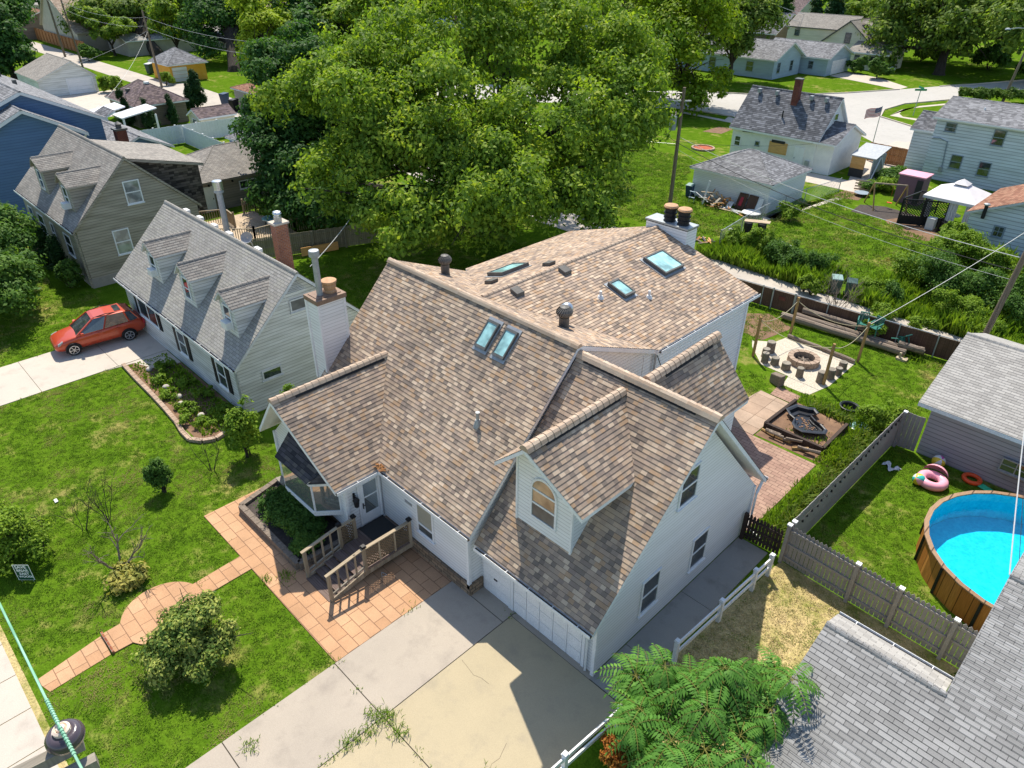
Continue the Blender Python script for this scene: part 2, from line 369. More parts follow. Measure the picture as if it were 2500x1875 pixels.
t = NT('pool_water'); nn = t.noise(t.pos(), 3.2, 4); bp = t.n('Bump', {'Height': nn, 'Distance': .03, 'Strength': .5}); tr_ = t.n('BsdfTransparent', {'Color': (.45,.90,.97)}); gl_ = t.n('BsdfGlossy', {'Color': (1.0,1.0,1.0), 'Roughness': .05, 'Normal': bp.outputs[0]}); fr_ = t.n('Fresnel', {'IOR': 1.33, 'Normal': bp.outputs[0]})
mx_ = t.n('MixShader', {0: fr_.outputs[0], 1: tr_.outputs[0], 2: gl_.outputs[0]}); t.t.links.new(mx_.outputs[0], t.t.nodes['Material Output'].inputs[0]); m['water'] = t.m
t = NT('mirror_window_glass'); m['glass_ref'] = t.out((.42,.46,.45), .03, .75, .5)
m['red'] = NT('car_red_paint').m
t = NT('car_red_paint'); t.b.inputs['Coat Weight'].default_value = .7; t.b.inputs['Coat Roughness'].default_value = .04
m['red'] = t.out(hx('b8401c'), .4, .15, .5)
m['carwhite'] = plain('car_white_paint', (.7,.72,.74), .2); m['carblack'] = plain('car_black_paint', (.01,.011,.013), .15)
m['chrome'] = plain('alloy_wheel', (.55,.55,.56), .28, .8); m['headl'] = plain('headlight_lens', (.34,.35,.34), .08)
m['plastic_w'] = plain('white_plastic', (.72,.72,.7), .4); m['green_pl'] = plain('green_plastic', hx('2f6f63'), .4)
m['bin_blue'] = plain('blue_bin_plastic', hx('24405f'), .45); m['bin_green'] = plain('dark_green_bin_plastic', hx('23443c'), .5); m['bin_lid'] = plain('gray_green_lid', hx('7d9890'), .5)
m['basin'] = plain('black_basin_plastic', (.018,.02,.024), .3)
m['pink'] = plain('pink_vinyl', hx('f0a9b9'), .3); m['orange'] = plain('orange_vinyl', hx('ea5a2a'), .35); m['mint'] = plain('mint_board', hx('35c08d'), .5)
m['mauve'] = plain('mauve_board', hx('7a5a68'), .7); m['ply'] = planks('plywood', hx('c9985c'), hx('d4a76d'), .6, True, 0)
m['canvas'] = noisy('canopy_cloth', hx('cfcbca'), hx('dad7d6'), 1.5, .8)
m['reed'] = bricks('brown_fence_slat', hx('6b5142'), hx('7d6050'), hx('3a2c24'), .05, 3.0, .012, 0, .3)
m['galv'] = noisy('galvanised_pipe', hx('9aa0a2'), hx('b4b9ba'), 5, .45, metal=.4)
m['wire_gr'] = planks('green_wire', hx('6fa98a'), hx('9dcbb0'), .04, True, 0, .5)
m['cable'] = plain('black_cable', (.02,.02,.02), .6); m['cable_lt'] = plain('bare_cable', (.62,.62,.6), .4, .3)
m['rope'] = plain('pale_rope', hx('b5ab8c'), .9)
m['insul'] = plain('glazed_brown_insulator', hx('4d444a'), .18, 0, .6); m['cream'] = plain('cream_ceramic', hx('e8d3bf'), .4)
m['xfmr'] = plain('transformer_gray', hx('8e9aa3'), .4, .2); m['signgreen'] = plain('sign_green', hx('0f4a35'), .5); m['streetgreen'] = plain('street_sign_green', hx('1f8a5f'), .45)
m['white'] = plain('sign_white', (.78,.8,.78), .5)
m['flagred'] = plain('flag_red', hx('a8323c'), .8); m['flagblue'] = plain('flag_blue', hx('2a3560'), .8); m['flagwhite'] = plain('flag_white', (.72,.72,.72), .8)
m['grate'] = plain('dark_grate', (.03,.03,.03), .7)
# foliage
m['lf_maple'] = leaf('maple_leaf', [(0.076,0.138,0.024),(0.144,0.244,0.031),(0.250,0.356,0.039),(0.443,0.503,0.053)])
m['lf_dark'] = leaf('dark_tree_leaf', [(0.033,0.086,0.024),(0.056,0.138,0.034),(0.113,0.217,0.042)])
m['lf_bright'] = leaf('bright_tree_leaf', [(0.101,0.184,0.012),(0.177,0.276,0.019),(0.316,0.380,0.021)])
m['lf_yellow'] = leaf('yellow_green_leaf', [(.20,.30,.02),(.30,.40,.03),(.42,.48,.05)])
m['lf_oak'] = leaf('oak_leaf', [(0.063,0.121,0.024),(0.134,0.211,0.035),(0.268,0.341,0.050)])
m['lf_shrub'] = leaf('shrub_leaf', [(0.045,0.108,0.021),(0.083,0.172,0.030),(0.159,0.266,0.040)], .3)
m['lf_vari'] = leaf('variegated_leaf', [(0.036,0.090,0.015),(0.096,0.168,0.032),(0.312,0.360,0.076),(0.504,0.504,0.140)], .25)
m['lf_sumac'] = leaf('sumac_leaf', [(0.066,0.175,0.028),(0.112,0.263,0.045),(0.184,0.362,0.068)], .3, .4)
m['lf_hosta'] = leaf('hosta_leaf', [(.16,.2,.04),(.36,.34,.08),(.5,.42,.12)], .25)
m['lf_arb'] = leaf('arborvitae_leaf', [(0.016,0.049,0.014),(0.029,0.075,0.021),(0.052,0.111,0.026)], .1)
m['lf_weed'] = leaf('weed_leaf', [(0.092,0.176,0.018),(0.172,0.277,0.026),(0.291,0.403,0.036)], .3)
m['lf_iris'] = leaf('iris_blade', [(.06,.12,.02),(.14,.21,.03),(.34,.30,.08)], .3)
m['lf_red'] = leaf('red_vine_leaf', [(.32,.07,.02),(.40,.16,.03),(.2,.2,.03)], .3)
m['lf_hedge'] = leaf('hedge_leaf', [(.05,.11,.014),(.09,.16,.02),(.15,.23,.03)], .25)
m['grass'] = grass_ground('lawn', [(.050,.110,.006),(.085,.16,.010),(.125,.20,.016)], (.33,.26,.10), (.26,.18,.10), .53)
m['grass_dry'] = grass_ground('dry_lawn', [(.16,.19,.03),(.26,.25,.07),(.34,.3,.11)], (.52,.40,.2), (.42,.29,.16), .40)
# ------------------------------------------------------------------ building helpers
Z = V(0,0,1)
def clip(poly, k, v0, keep_above):
    out = []
    for i in range(len(poly)):
        a, b = poly[i], poly[(i+1) % len(poly)]; da, db = a[k]-v0, b[k]-v0
        if not keep_above: da, db = -da, -db
        if da >= -1e-9: out.append(a)
        if (da > 1e-9 and db < -1e-9) or (da < -1e-9 and db > 1e-9):
            t_ = da/(da-db); out.append((a[0]+(b[0]-a[0])*t_, a[1]+(b[1]-a[1])*t_))
    return out
def slope(roof, trim, poly, h=.143, lift=.011, deck=.17):
    """shingle courses, each a tilted strip with a real butt edge, over a white-edged deck"""
    poly = [Vector(p) for p in poly]
    n = sum(((poly[i]-poly[0]).cross(poly[i+1]-poly[0]) for i in range(1, len(poly)-1)), V(0,0,0)).normalized()
    if n.z < 0: n = -n; poly = poly[::-1]
    u = V(-n.y, n.x, 0).normalized(); w = n.cross(u)
    if w.z < 0: w = -w
    d0 = poly[0].dot(n)
    p2 = [(p.dot(u), p.dot(w)) for p in poly]
    vmin, vmax = min(p[1] for p in p2), max(p[1] for p in p2)
    for k in range(math.floor(vmin/h), math.ceil(vmax/h)):
        q = clip(clip(p2, 1, k*h, True), 1, (k+1)*h, False)
        if len(q) < 3: continue
        pts = [u*a+w*b+n*(d0+.012+lift*(1-(b-k*h)/h)) for a, b in q]
        roof.ub[len(roof.f)] = (u, w); roof.poly(pts)
        lo = [a for a in q if abs(a[1]-max(k*h, vmin)) < 1e-6]
        if len(lo) >= 2:
            a0, a1 = min(lo), max(lo); b0 = a0[1]
            hi = .012+lift*(1-(b0-k*h)/h)
            roof.ub[len(roof.f)] = (u, w)
            roof.poly([u*a0[0]+w*b0+n*(d0-.004), u*a1[0]+w*b0+n*(d0-.004), u*a1[0]+w*b0+n*(d0+hi), u*a0[0]+w*b0+n*(d0+hi)])
    if trim is not None: trim.prism([p-n*.003 for p in poly], V(0,0,-deck))
def ridge(mb, p0, p1, r=.13, seg=.26):
    p0, p1 = Vector(p0), Vector(p1); d = p1-p0; L = d.length; r *= .86; k = max(1, int(L/seg)); d.normalize()
    sd = d.cross(Z).normalized()
    for i in range(k):
        a, b = p0+d*(L*i/k), p0+d*(L*(i+1)/k+.03); ra, rb = r*1.0, r*.9
        prof = [(1.25,-.95),(.8,-.2),(.35,.18),(-.35,.18),(-.8,-.2),(-1.25,-.95)]
        A = [a+sd*(x*ra)+Z*(y*ra+.05) for x, y in prof]; B = [b+sd*(x*rb)+Z*(y*rb+.03) for x, y in prof]
        for j in range(5): mb.poly([A[j], A[j+1], B[j+1], B[j]])
        mb.poly(A[::-1]); mb.poly(B)
def window(root, c, u, n, w, h, frame='trim', pane='glass', style='double', sill=True, fw=.07, name='window'):
    c, u, n = Vector(c), Vector(u).normalized(), Vector(n).normalized(); mb = MB(); pr = .045
    def b(x0, x1, z0, z1, d0, d1, mb_): mb_.hexa([c+u*x+Z*z+n*d for x, z, d in ((x0,z0,d0),(x1,z0,d0),(x1,z0,d1),(x0,z0,d1),(x0,z1,d0),(x1,z1,d0),(x1,z1,d1),(x0,z1,d1))])
    b(-w/2, -w/2+fw, -h/2, h/2, 0, pr, mb); b(w/2-fw, w/2, -h/2, h/2, 0, pr, mb)
    b(-w/2+fw, w/2-fw, h/2-fw, h/2, 0, pr-.002, mb); b(-w/2+fw, w/2-fw, -h/2, -h/2+fw, 0, pr-.002, mb)
    if style == 'double': b(-w/2+fw, w/2-fw, -.03, .03, 0, pr-.01, mb)
    if style == 'slider': b(-.03, .03, -h/2+fw, h/2-fw, 0, pr-.01, mb)
    if style == 'grid':
        b(-.02, .02, -h/2+fw, h/2-fw, 0, pr-.01, mb); b(-w/2+fw, -.02, -.02, .02, 0, pr-.012, mb); b(.02, w/2-fw, -.02, .02, 0, pr-.012, mb)
    if sill: b(-w/2-.04, w/2+.04, -h/2-.05, -h/2-.001, 0, pr+.04, mb)
    o = mb.build(name, m[frame], root)
    p = MB(); b(-w/2+fw-.01, w/2-fw+.01, -h/2+fw-.01, h/2-fw+.01, .002, .018, p); p.build('pane', m[pane], o)
    return o
def shutters(root, c, u, n, w, h, sw=.38):
    c, u, n = Vector(c), Vector(u), Vector(n)
    for s in (-1, 1):
        mb = MB(); x = s*(w/2+sw/2+.02)
        mb.hexa([c+u*(x+a)+Z*z+n*d for z in (-h/2, h/2) for a, d in ((-sw/2,.004),(sw/2,.004),(sw/2,.035),(-sw/2,.035))])
        for k in range(8):
            z = -h/2+.1+k*(h-.2)/7; mb.bar(c+u*(x-sw/2+.05)+Z*z+n*.04, c+u*(x+sw/2-.05)+Z*z+n*.04, .012, .05)
        mb.build('shutter', m['black'], root)
def gutter(root, p0, p1, out, r=.11):
    p0, p1, o = Vector(p0), Vector(p1), Vector(out).normalized(); mb = MB(); h = .11
    for a, b_, mm in ((0,.012,0),):
        pass
    def sl(o0, o1, z0, z1, mm): mb.hexa([q+o*d+Z*z for z in (z0, z1) for q, d in ((p0,o0),(p1,o0),(p1,o1),(p0,o1))], mm)
    sl(r-.015, r, -h, .012, 0); sl(0, r-.016, -h, -h+.012, 0); sl(.004, r-.02, -h+.014, -h+.055, 1)
    k = int((p1-p0).length/.9)
    for i in range(k):
        q = p0+(p1-p0)*((i+.5)/k); mb.bar(q+o*.0, q+o*r+Z*.004, .02, .01)
    return mb.build('gutter', [m['trim'], m['muck']], root)
def downspout(root, pts, r=.045, mat='trim'):
    mb = MB()
    for a, b_ in zip(pts[:-1], pts[1:]): mb.bar(a, b_, r*2, r*1.6, up=V(.3,.2,1))
    return mb.build('downspout', m[mat], root)
def gable_x(root, x0, x1, y0, y1, ze, yr, zr, ov, rk, wall, shg, trim='trim', h=.143, deck=.17, wh0=0.0, rcap=None, rr=.12, gut=False, zeb=None):
    """house body with its ridge along X: walls, roof, trim"""
    zeb = ze if zeb is None else zeb
    s1 = (zr-ze)/(yr-(y0-ov)); s2 = (zr-zeb)/((y1+ov)-yr); dk = deck+.03
    w = MB(); w.prism([V(x0,y0,wh0), V(x0,y0,zr-s1*(yr-y0)-dk), V(x0,yr,zr-dk), V(x0,y1,zr-s2*(y1-yr)-dk), V(x0,y1,wh0)], V(x1-x0,0,0)); w.build('wall', m[wall], root)
    r, t_ = MB(), MB()
    slope(r, t_, [V(x0-rk,y0-ov,ze), V(x1+rk,y0-ov,ze), V(x1+rk,yr,zr), V(x0-rk,yr,zr)], h, deck=deck)
    slope(r, t_, [V(x0-rk,y1+ov,zeb), V(x1+rk,y1+ov,zeb), V(x1+rk,yr,zr), V(x0-rk,yr,zr)], h, deck=deck)
    ro = r.build('roof', m[shg], root); t_.build('fascia', m[trim], root)
    c = MB(); ridge(c, V(x0-rk,yr,zr), V(x1+rk,yr,zr), rr); c.build('ridge_cap', m[rcap or shg], ro)
    return ro
def gable_y(root, x0, x1, y0, y1, ze, xr, zr, ov, rk, wall, shg, trim='trim', h=.143, deck=.17, wh0=0.0, rcap=None, rr=.12):
    s1 = (zr-ze)/(xr-(x0-ov)); s2 = (zr-ze)/((x1+ov)-xr); dk = deck+.03
    w = MB(); w.prism([V(x0,y0,wh0), V(x0,y0,zr-s1*(xr-x0)-dk), V(xr,y0,zr-dk), V(x1,y0,zr-s2*(x1-xr)-dk), V(x1,y0,wh0)], V(0,y1-y0,0)); w.build('wall', m[wall], root)
    r, t_ = MB(), MB()
    slope(r, t_, [V(x0-ov,y0-rk,ze), V(x0-ov,y1+rk,ze), V(xr,y1+rk,zr), V(xr,y0-rk,zr)], h, deck=deck)
    slope(r, t_, [V(x1+ov,y0-rk,ze), V(x1+ov,y1+rk,ze), V(xr,y1+rk,zr), V(xr,y0-rk,zr)], h, deck=deck)
    ro = r.build('roof', m[shg], root); t_.build('fascia', m[trim], root)
    c = MB(); ridge(c, V(xr,y0-rk,zr), V(xr,y1+rk,zr), rr); c.build('ridge_cap', m[rcap or shg], ro)
    return ro
def hip(root, x0, x1, y0, y1, ze, zr, ov, wall, shg, trim='trim', h=.2, deck=.16, rcap=None):
    w = MB(); w.box((x0,y0,0), (x1,y1,ze-deck+.02)); w.build('wall', m[wall], root)
    X0, X1, Y0, Y1 = x0-ov, x1+ov, y0-ov, y1+ov; LX, LY = X1-X0, Y1-Y0
    if LX >= LY: a, b = V(X0+LY/2-.001,(Y0+Y1)/2,zr), V(X1-LY/2+.001,(Y0+Y1)/2,zr)
    else: a, b = V((X0+X1)/2,Y0+LX/2-.001,zr), V((X0+X1)/2,Y1-LX/2+.001,zr)
    A, B, C, D = V(X0,Y0,ze), V(X1,Y0,ze), V(X1,Y1,ze), V(X0,Y1,ze)
    r, t_ = MB(), MB()
    if LX >= LY: fs = ([A,B,b,a], [C,D,a,b], [D,A,a], [B,C,b])
    else: fs = ([A,B,a], [B,C,b,a], [C,D,b], [D,A,a,b])
    for f_ in fs: slope(r, None, f_, h)
    t_.box((X0+.01,Y0+.01,ze-deck), (X1-.01,Y1-.01,ze-.004))
    ro = r.build('roof', m[shg], root); t_.build('fascia', m[trim], root)
    c = MB(); ridge(c, a, b, .1)
    for p, q in ((A,a),(D,a),(B,b),(C,b)) if LX >= LY else ((A,a),(B,a),(C,b),(D,b)): ridge(c, p, q, .1)
    c.build('ridge_cap', m[rcap or shg], ro)
    return ro
def skylight(root, corners, n, th=.13, glass_m='sky_gl'):
    """corners on the roof plane, n its normal"""
    c = [Vector(p) for p in corners]; n = Vector(n).normalized(); mid = sum(c, V(0,0,0))/4
    mb = MB(); inn = [p+(mid-p).normalized()*.11 for p in c]
    mb.prism([p+n*.0 for p in c], n*th*.7)
    for i in range(4):
        j = (i+1) % 4; mb.hexa([c[i]+n*th*.7, c[j]+n*th*.7, inn[j]+n*th*.7, inn[i]+n*th*.7, c[i]+n*th, c[j]+n*th, inn[j]+n*th, inn[i]+n*th])
    o = mb.build('skylight', m['bronze'], root)
    g = MB(); g.prism([p+n*(th*.72) for p in inn], n*th*.12); g.build('pane', m[glass_m], o)
    f = MB(); out = [p-(mid-p).normalized()*.14 for p in c]; f.prism([p+n*.032 for p in out], n*.012); f.build('flashing', m['dullmetal'], o)
    return o
def chimney_flue(parent, p, r=.16, h=.9, capr=.24, mat='steel'):
    mb = MB(); mb.lathe(p, [(r,0),(r,h),(r*1.06,h),(r*1.06,h+.03)], 16); mb.lathe(Vector(p)+Z*(h+.04), [(capr*.9,0),(capr,.02),(capr,.2),(capr*.94,.24),(.02,.27)], 18)
    return mb.build('flue_pipe', m[mat], parent, smooth=False)
def turbine(root, p, s=1.0, mat='vent'):
    mb = MB(); p = Vector(p); mb.lathe(p, [(.2*s,-.15),(.17*s,.05),(.17*s,.38*s)], 16)
    o = mb.build('turbine_vent', m[mat], root)
    f = MB(); c = p+Z*.38*s
    for i in range(20):
        a = 2*math.pi*i/20; pts = []
        for k in range(6):
            th = math.pi*k/5; r = s*(.14+.13*math.sin(th)); b = a+.5*k/5; pts.append(c+V(r*math.cos(b), r*math.sin(b), s*.36*k/5))
        for k in range(5):
            w0 = V(-math.sin(a), math.cos(a), 0)*.035*s; f.poly([pts[k]-w0, pts[k]+w0, pts[k+1]+w0, pts[k+1]-w0])
    f.lathe(c+Z*.34*s, [(.16*s,0),(.15*s,.03),(.02,.06)], 16); f.build('turbine_fins', m[mat], o); return o
# ================================================================== the house in the middle
def main_house():
    root = thing('house', 'white sided house in the middle with brown shingle roofs, attached garage and skylights', 'house', (-16, 15, 0))
    P = lambda mb, n_, mt, par=root, **k: mb.build(n_, m[mt] if isinstance(mt, str) else mt, par, **k)
    # walls -----------------------------------------------------------
    w = MB()
    w.prism([V(-22.7,11.08,.42), V(-22.7,11.08,2.72), V(-22.7,15.85,7.65), V(-22.7,20.3,5.8), V(-22.7,20.3,.42)], V(9.72,0,0))      # main block
    w.prism([V(-23.3,19.9,.3), V(-23.3,19.9,5.82), V(-18.1,19.9,7.4), V(-12.96,19.9,5.82), V(-12.96,19.9,.3)], V(0,7.6,0))        # rear wing
    w.prism([V(-22.7,9.62,.5), V(-22.7,9.62,2.62), V(-20.3,9.62,5.1), V(-17.88,9.62,2.62), V(-17.88,9.62,.5)], V(0,4.2,0))         # front gable
    P(w, 'wall', 'side')
    g = MB(); gz = lambda y: 2.38+1.081*(y-11.12)
    g.prism([V(-12.97,11.62,.02), V(-12.97,11.62,2.3), V(-12.97,15.93,7.3), V(-12.97,20.5,2.3), V(-12.97,20.5,.02)], V(4.94,0,0))
    P(g, 'garage_wall', 'side')
    # corner boards
    for x, y in ((-12.98,11.05),(-8.02,11.6),(-8.02,20.5),(-17.86,9.6),(-22.7,9.6),(-12.95,27.5)):
        cb = MB(); cb.box((x-.07,y-.07,.3 if x < -8.1 and x != -8.02 else .03), (x+.045,y+.05,2.25 if x > -8.1 else (2.6 if y < 20 else 5.6)))
        P(cb, 'corner_board', 'trim')
    st = MB(); st.box((-17.8,10.98,0), (-12.93,11.7,.5)); st.box((-13.3,11.0,0), (-12.9,11.55,.52)); st.box((-22.6,9.7,0), (-17.95,11.2,.52)); P(st, 'foundation', 'stone')
    fb = MB(); fb.box((-22.6,11.3,0), (-13.05,20.2,.5)); fb.box((-23.2,20,0), (-13.0,27.4,.4)); P(fb, 'foundation', 'conc_dk')
    # roofs ------------------------------------------------------------
    r, t_ = MB(), MB()
    slope(r, t_, [V(-22.95,10.95,2.82), V(-12.8,10.95,2.82), V(-12.8,15.85,7.9), V(-22.95,15.85,7.9)])
    slope(r, t_, [V(-22.95,20.4,6.0), V(-12.8,20.4,6.0), V(-12.8,15.85,7.9), V(-22.95,15.85,7.9)])
    slope(r, t_, [V(-18.1,16.42,7.655), V(-12.7,20.4,6.0), V(-12.7,27.8,6.0), V(-18.1,27.8,7.655)])
    slope(r, t_, [V(-18.1,16.42,7.655), V(-23.5,20.4,6.0), V(-23.5,27.8,6.0), V(-18.1,27.8,7.655)])
    slope(r, t_, [V(-17.69,9.12,2.8), V(-17.69,10.95,2.8), V(-20.34,13.56,5.52), V(-20.34,8.62,5.52)])
    slope(r, t_, [V(-22.99,9.12,2.8), V(-22.99,10.95,2.8), V(-20.34,13.56,5.52), V(-20.34,8.62,5.52)])
    roof = P(r, 'roof', 'shg'); P(t_, 'fascia', 'trim')
    r, t_ = MB(), MB(); y0 = 11.15
    slope(r, t_, [V(-12.82,y0,2.38), V(-7.84,y0,2.38), V(-7.6,15.9,7.62), V(-12.82,15.9,7.62)])
    slope(r, t_, [V(-12.82,20.98,2.38), V(-7.84,20.98,2.38), V(-7.6,15.9,7.62), V(-12.82,15.9,7.62)])
    # front dormer and its back twin
    gy = lambda z: y0+(z-2.38)/1.103
    sl = 1.71/1.76; xl = -12.43; zl = 7.31-sl*(xl+10.73)*-1
    slope(r, t_, [V(-8.97,11.71,5.6), V(-8.97,gy(5.6)+.05,5.6), V(-10.73,gy(7.31),7.31), V(-10.73,11.2,7.31)], deck=.14)
    slope(r, t_, [V(xl,11.71,zl), V(xl,gy(zl)+.05,zl), V(-10.73,gy(7.31),7.31), V(-10.73,11.2,7.31)], deck=.14)
    slope(r, t_, [V(-8.8,20.2,5.74), V(-8.8,17.72,5.74), V(-10.3,15.95,7.6), V(-10.3,20.08,7.7)], deck=.14)
    slope(r, t_, [V(-11.8,20.2,5.74), V(-11.8,17.72,5.74), V(-10.3,15.95,7.6), V(-10.3,20.08,7.7)], deck=.14)
    groof = P(r, 'garage_roof', 'shg'); P(t_, 'fascia', 'trim')
    d = MB(); d.prism([V(-11.9,12.17,3.3), V(-11.9,12.17,5.95), V(-10.76,12.17,7.06), V(-9.66,12.17,6.0), V(-9.66,12.17,3.3)], V(0,3.4,0)); dm = P(d, 'dormer', 'side')
    for x in (-11.93,-9.7): d = MB(); d.box((x,12.13,3.42), (x+.07,12.22,6.0)); P(d, 'corner_board', 'trim', dm)
    d = MB(); d.prism([V(-11.5,20.0,3), V(-11.5,20.0,5.9), V(-10.3,20.0,7.4), V(-9.1,20.0,5.9), V(-9.1,20.0,3)], V(0,-3.4,0)); P(d, 'dormer', 'side')
    # dark strips that paint in the shadow beside the caps, then the caps
    for a, b_, rr_, par in ((V(-22.95,15.85,7.92), V(-12.8,15.85,7.92), .15, roof), (V(-18.1,16.5,7.66), V(-18.1,27.8,7.67), .11, roof), (V(-20.34,8.62,5.54), V(-20.34,13.5,5.54), .16, roof),
                            (V(-12.8,15.9,7.66), V(-7.6,15.9,7.66), .19, groof), (V(-10.73,11.2,7.35), V(-10.73,gy(7.3)-.1,7.35), .18, groof), (V(-10.3,16.1,7.66), V(-10.3,20.1,7.76), .19, groof)):
        c = MB(); ridge(c, a, b_, rr_); P(c, 'ridge_cap', 'cap', par)
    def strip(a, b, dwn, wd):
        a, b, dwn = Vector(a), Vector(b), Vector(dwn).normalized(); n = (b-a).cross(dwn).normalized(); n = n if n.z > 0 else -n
        tr = MB(); tr.prism([a+n*.035, b+n*.035, b+n*.035+dwn*wd, a+n*.035+dwn*wd], n*.004); P(tr, 'cap_shadow_strip', 'cap_shadow', roof)
    strip(V(-20.34,9.5,5.52), V(-20.34,13.3,5.52), V(1,0,-1.026), .25); strip(V(-10.73,11.9,7.31), V(-10.73,15.2,7.31), V(1,0,-.97), .24)
    strip(V(-12.5,15.9,7.62), V(-8.3,15.9,7.62), V(0,-1,-1.1), .24); strip(V(-10.3,16.9,7.62), V(-10.3,19.6,7.68), V(1,0,-1.24), .26)
    # leaves caught in the valley
    lv = MB(); rng = random.Random(4)
    for i in range(90):
        p = V(-17.62+rng.gauss(0,.16), 11.02+rng.gauss(0,.12), 2.9+rng.random()*.08); a = rng.random()*6
        e = V(math.cos(a), math.sin(a), .3*rng.random())*.05; f = V(-e.y, e.x, .02)
        lv.poly([p-e, p+f, p+e, p-f])
    tag(lv.build('leaf_litter', noisy('dead_leaf', hx('6b4a30'), hx('a8784a'), 20, .9)), 'brown dead leaves caught where the front gable gutter meets the main roof', 'leaves', None, 'stuff')
    gutter(root, (-17.55,10.93,2.82), (-12.78,10.93,2.82), (0,-1,0)); gutter(root, (-12.72,11.13,2.38), (-7.86,11.13,2.38), (0,-1,0))
    gutter(root, (-17.67,9.12,2.8), (-17.67,10.9,2.8), (1,0,0)); gutter(root, (-12.68,20.45,6.0), (-12.68,27.8,6.0), (1,0,0)); gutter(root, (-12.8,21.0,2.38), (-7.84,21.0,2.38), (0,1,0))
    downspout(root, [V(-7.95,20.95,2.3), V(-7.93,20.6,1.9), V(-7.93,20.6,.15), V(-7.4,20.55,.06)]); downspout(root, [V(-12.85,20.5,5.9), V(-12.85,20.5,2.4)], .05, 'dullmetal'); downspout(root, [V(-8.3,11.5,2.28), V(-8.3,11.54,.05)])
    downspout(root, [V(-17.8,10.97,2.7), V(-17.8,10.97,.6)], .04)
    # windows ----------------------------------------------------------
    for yc, zc, hh in ((15.56,5.13,1.35),(17.0,1.52,1.45),(14.2,1.62,1.48)):
        window(root, V(-8.028,yc,zc), (0,1,0), (1,0,0), .98, hh, 'trim', 'glass')
    o = window(root, V(-15.27,11.075,1.9), (1,0,0), (0,-1,0), .92, 1.58, 'trim', 'screen', 'single')
    bl = MB(); bl.box((-15.65,11.048,1.58), (-14.89,11.06,2.62)); bl.build('blind', siding('window_blind', hx('a9a698'), .05, .6, .02), o)
    bl = MB(); bl.box((-15.66,11.03,1.5), (-14.88,11.07,1.57)); bl.build('rail', m['trim'], o)
    # arched dormer window
    mb = MB(); c = V(-10.78,12.168,4.62); pts = []
    def arch(w_, h0, d): return [c+V(-w_/2,-d,-h0), c+V(w_/2,-d,-h0)]+[c+V(w_/2*math.cos(a),-d,.5+w_/2*math.sin(a)*1.02) for a in [math.pi*k/14 for k in range(15)]]
    A, B = arch(1.06,.62,.05), arch(.92,.55,.05); A0, B0 = arch(1.06,.62,.0), arch(.92,.55,.0); n_ = len(A)
    for i in range(n_):
        j = (i+1) % n_; mb.hexa([A0[i],A0[j],B0[j],B0[i],A[i],A[j],B[j],B[i]])
    for z0 in (-.02,.5): mb.box((c.x-.46,12.125,c.z+z0-.03), (c.x+.46,12.168,c.z+z0+.03))
    fr = mb.build('window', m['trim'], root)
    for a, b_, mt in (((-.46,-.55),(.46,-.05),'screen'), ((-.46,.01),(.46,.47),'glass_tan')):
        q = MB(); q.box((c.x+a[0],12.145,c.z+a[1]), (c.x+b_[0],12.166,c.z+b_[1])); q.build('pane', m[mt], fr)
    q = MB(); q.prism([c+V(.46*math.cos(a),-.022,.5+.47*math.sin(a)) for a in [math.pi*k/14 for k in range(15)]], V(0,.02,0)); q.build('pane', m['glass_tan'], fr)
    # bay window on the front gable
    bx = MB(); B_ = [V(-21.3,9.62,0), V(-20.95,8.85,0), V(-18.95,8.85,0), V(-18.3,9.62,0)]
    for zz, th in ((1.08,.14),(2.56,.12)): bx.prism([p+Z*(zz+th) for p in B_], V(0,0,-th))
    for p in B_[1:3]: bx.box(p+V(-.06,-.0,1.2), p+V(.06,.1,2.58))
    for p in (B_[0],B_[3]): bx.box(p+V(-.05,-.06,1.2), p+V(.05,.0,2.58))
    for a, b_ in zip(B_[:-1], B_[1:]): bx.bar(a+Z*1.26, b_+Z*1.26, .06, .1); bx.bar(a+Z*2.52, b_+Z*2.52, .06, .1)
    bay = bx.build('bay_window', m['trim'], root)
    for a, b_ in zip(B_[:-1], B_[1:]):
        g_ = MB(); g_.bar(a+Z*1.9, b_+Z*1.9, .02, 1.24); g_.build('pane', m['glass_ref'], bay)
    br = MB(); lo = [p+Z*2.7+V(0,-.12,0) for p in B_[1:3]]
    slope(br, None, [V(-21.5,9.6,2.74), V(-21.05,8.7,2.7), V(-18.85,8.7,2.7), V(-18.15,9.6,2.74)][1:3]+[V(-18.35,9.64,3.42), V(-21.3,9.64,3.42)], deck=.05)
    slope(br, None, [V(-18.85,8.7,2.7), V(-18.1,9.6,2.7), V(-18.35,9.64,3.42)]); slope(br, None, [V(-21.05,8.7,2.7), V(-21.55,9.6,2.7), V(-21.3,9.64,3.42)])
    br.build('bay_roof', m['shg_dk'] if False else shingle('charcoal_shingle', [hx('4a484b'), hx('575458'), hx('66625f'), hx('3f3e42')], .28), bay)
    # front door in the inside corner (faces +X)
    d = MB(); x = -17.86
    d.box((x,10.06,.52), (x+.03,10.14,2.62)); d.box((x,11.0,.52), (x+.03,11.05,2.62)); d.box((x,10.14,2.5), (x+.03,11.0,2.6)); d.box((x,10.02,.44), (x+.12,11.05,.52))
    fr = d.build('door_frame', m['trim'], root)
    d = MB(); d.box((x+.002,10.15,.56), (x+.022,10.3,2.49)); d.box((x+.002,10.86,.56), (x+.022,10.99,2.49)); d.box((x+.002,10.3,.56), (x+.022,10.86,1.0)); d.box((x+.002,10.3,2.36), (x+.022,10.86,2.49)); d.box((x+.002,10.3,1.72), (x+.021,10.86,1.78))
    dr = d.build('door', m['trim'], root)
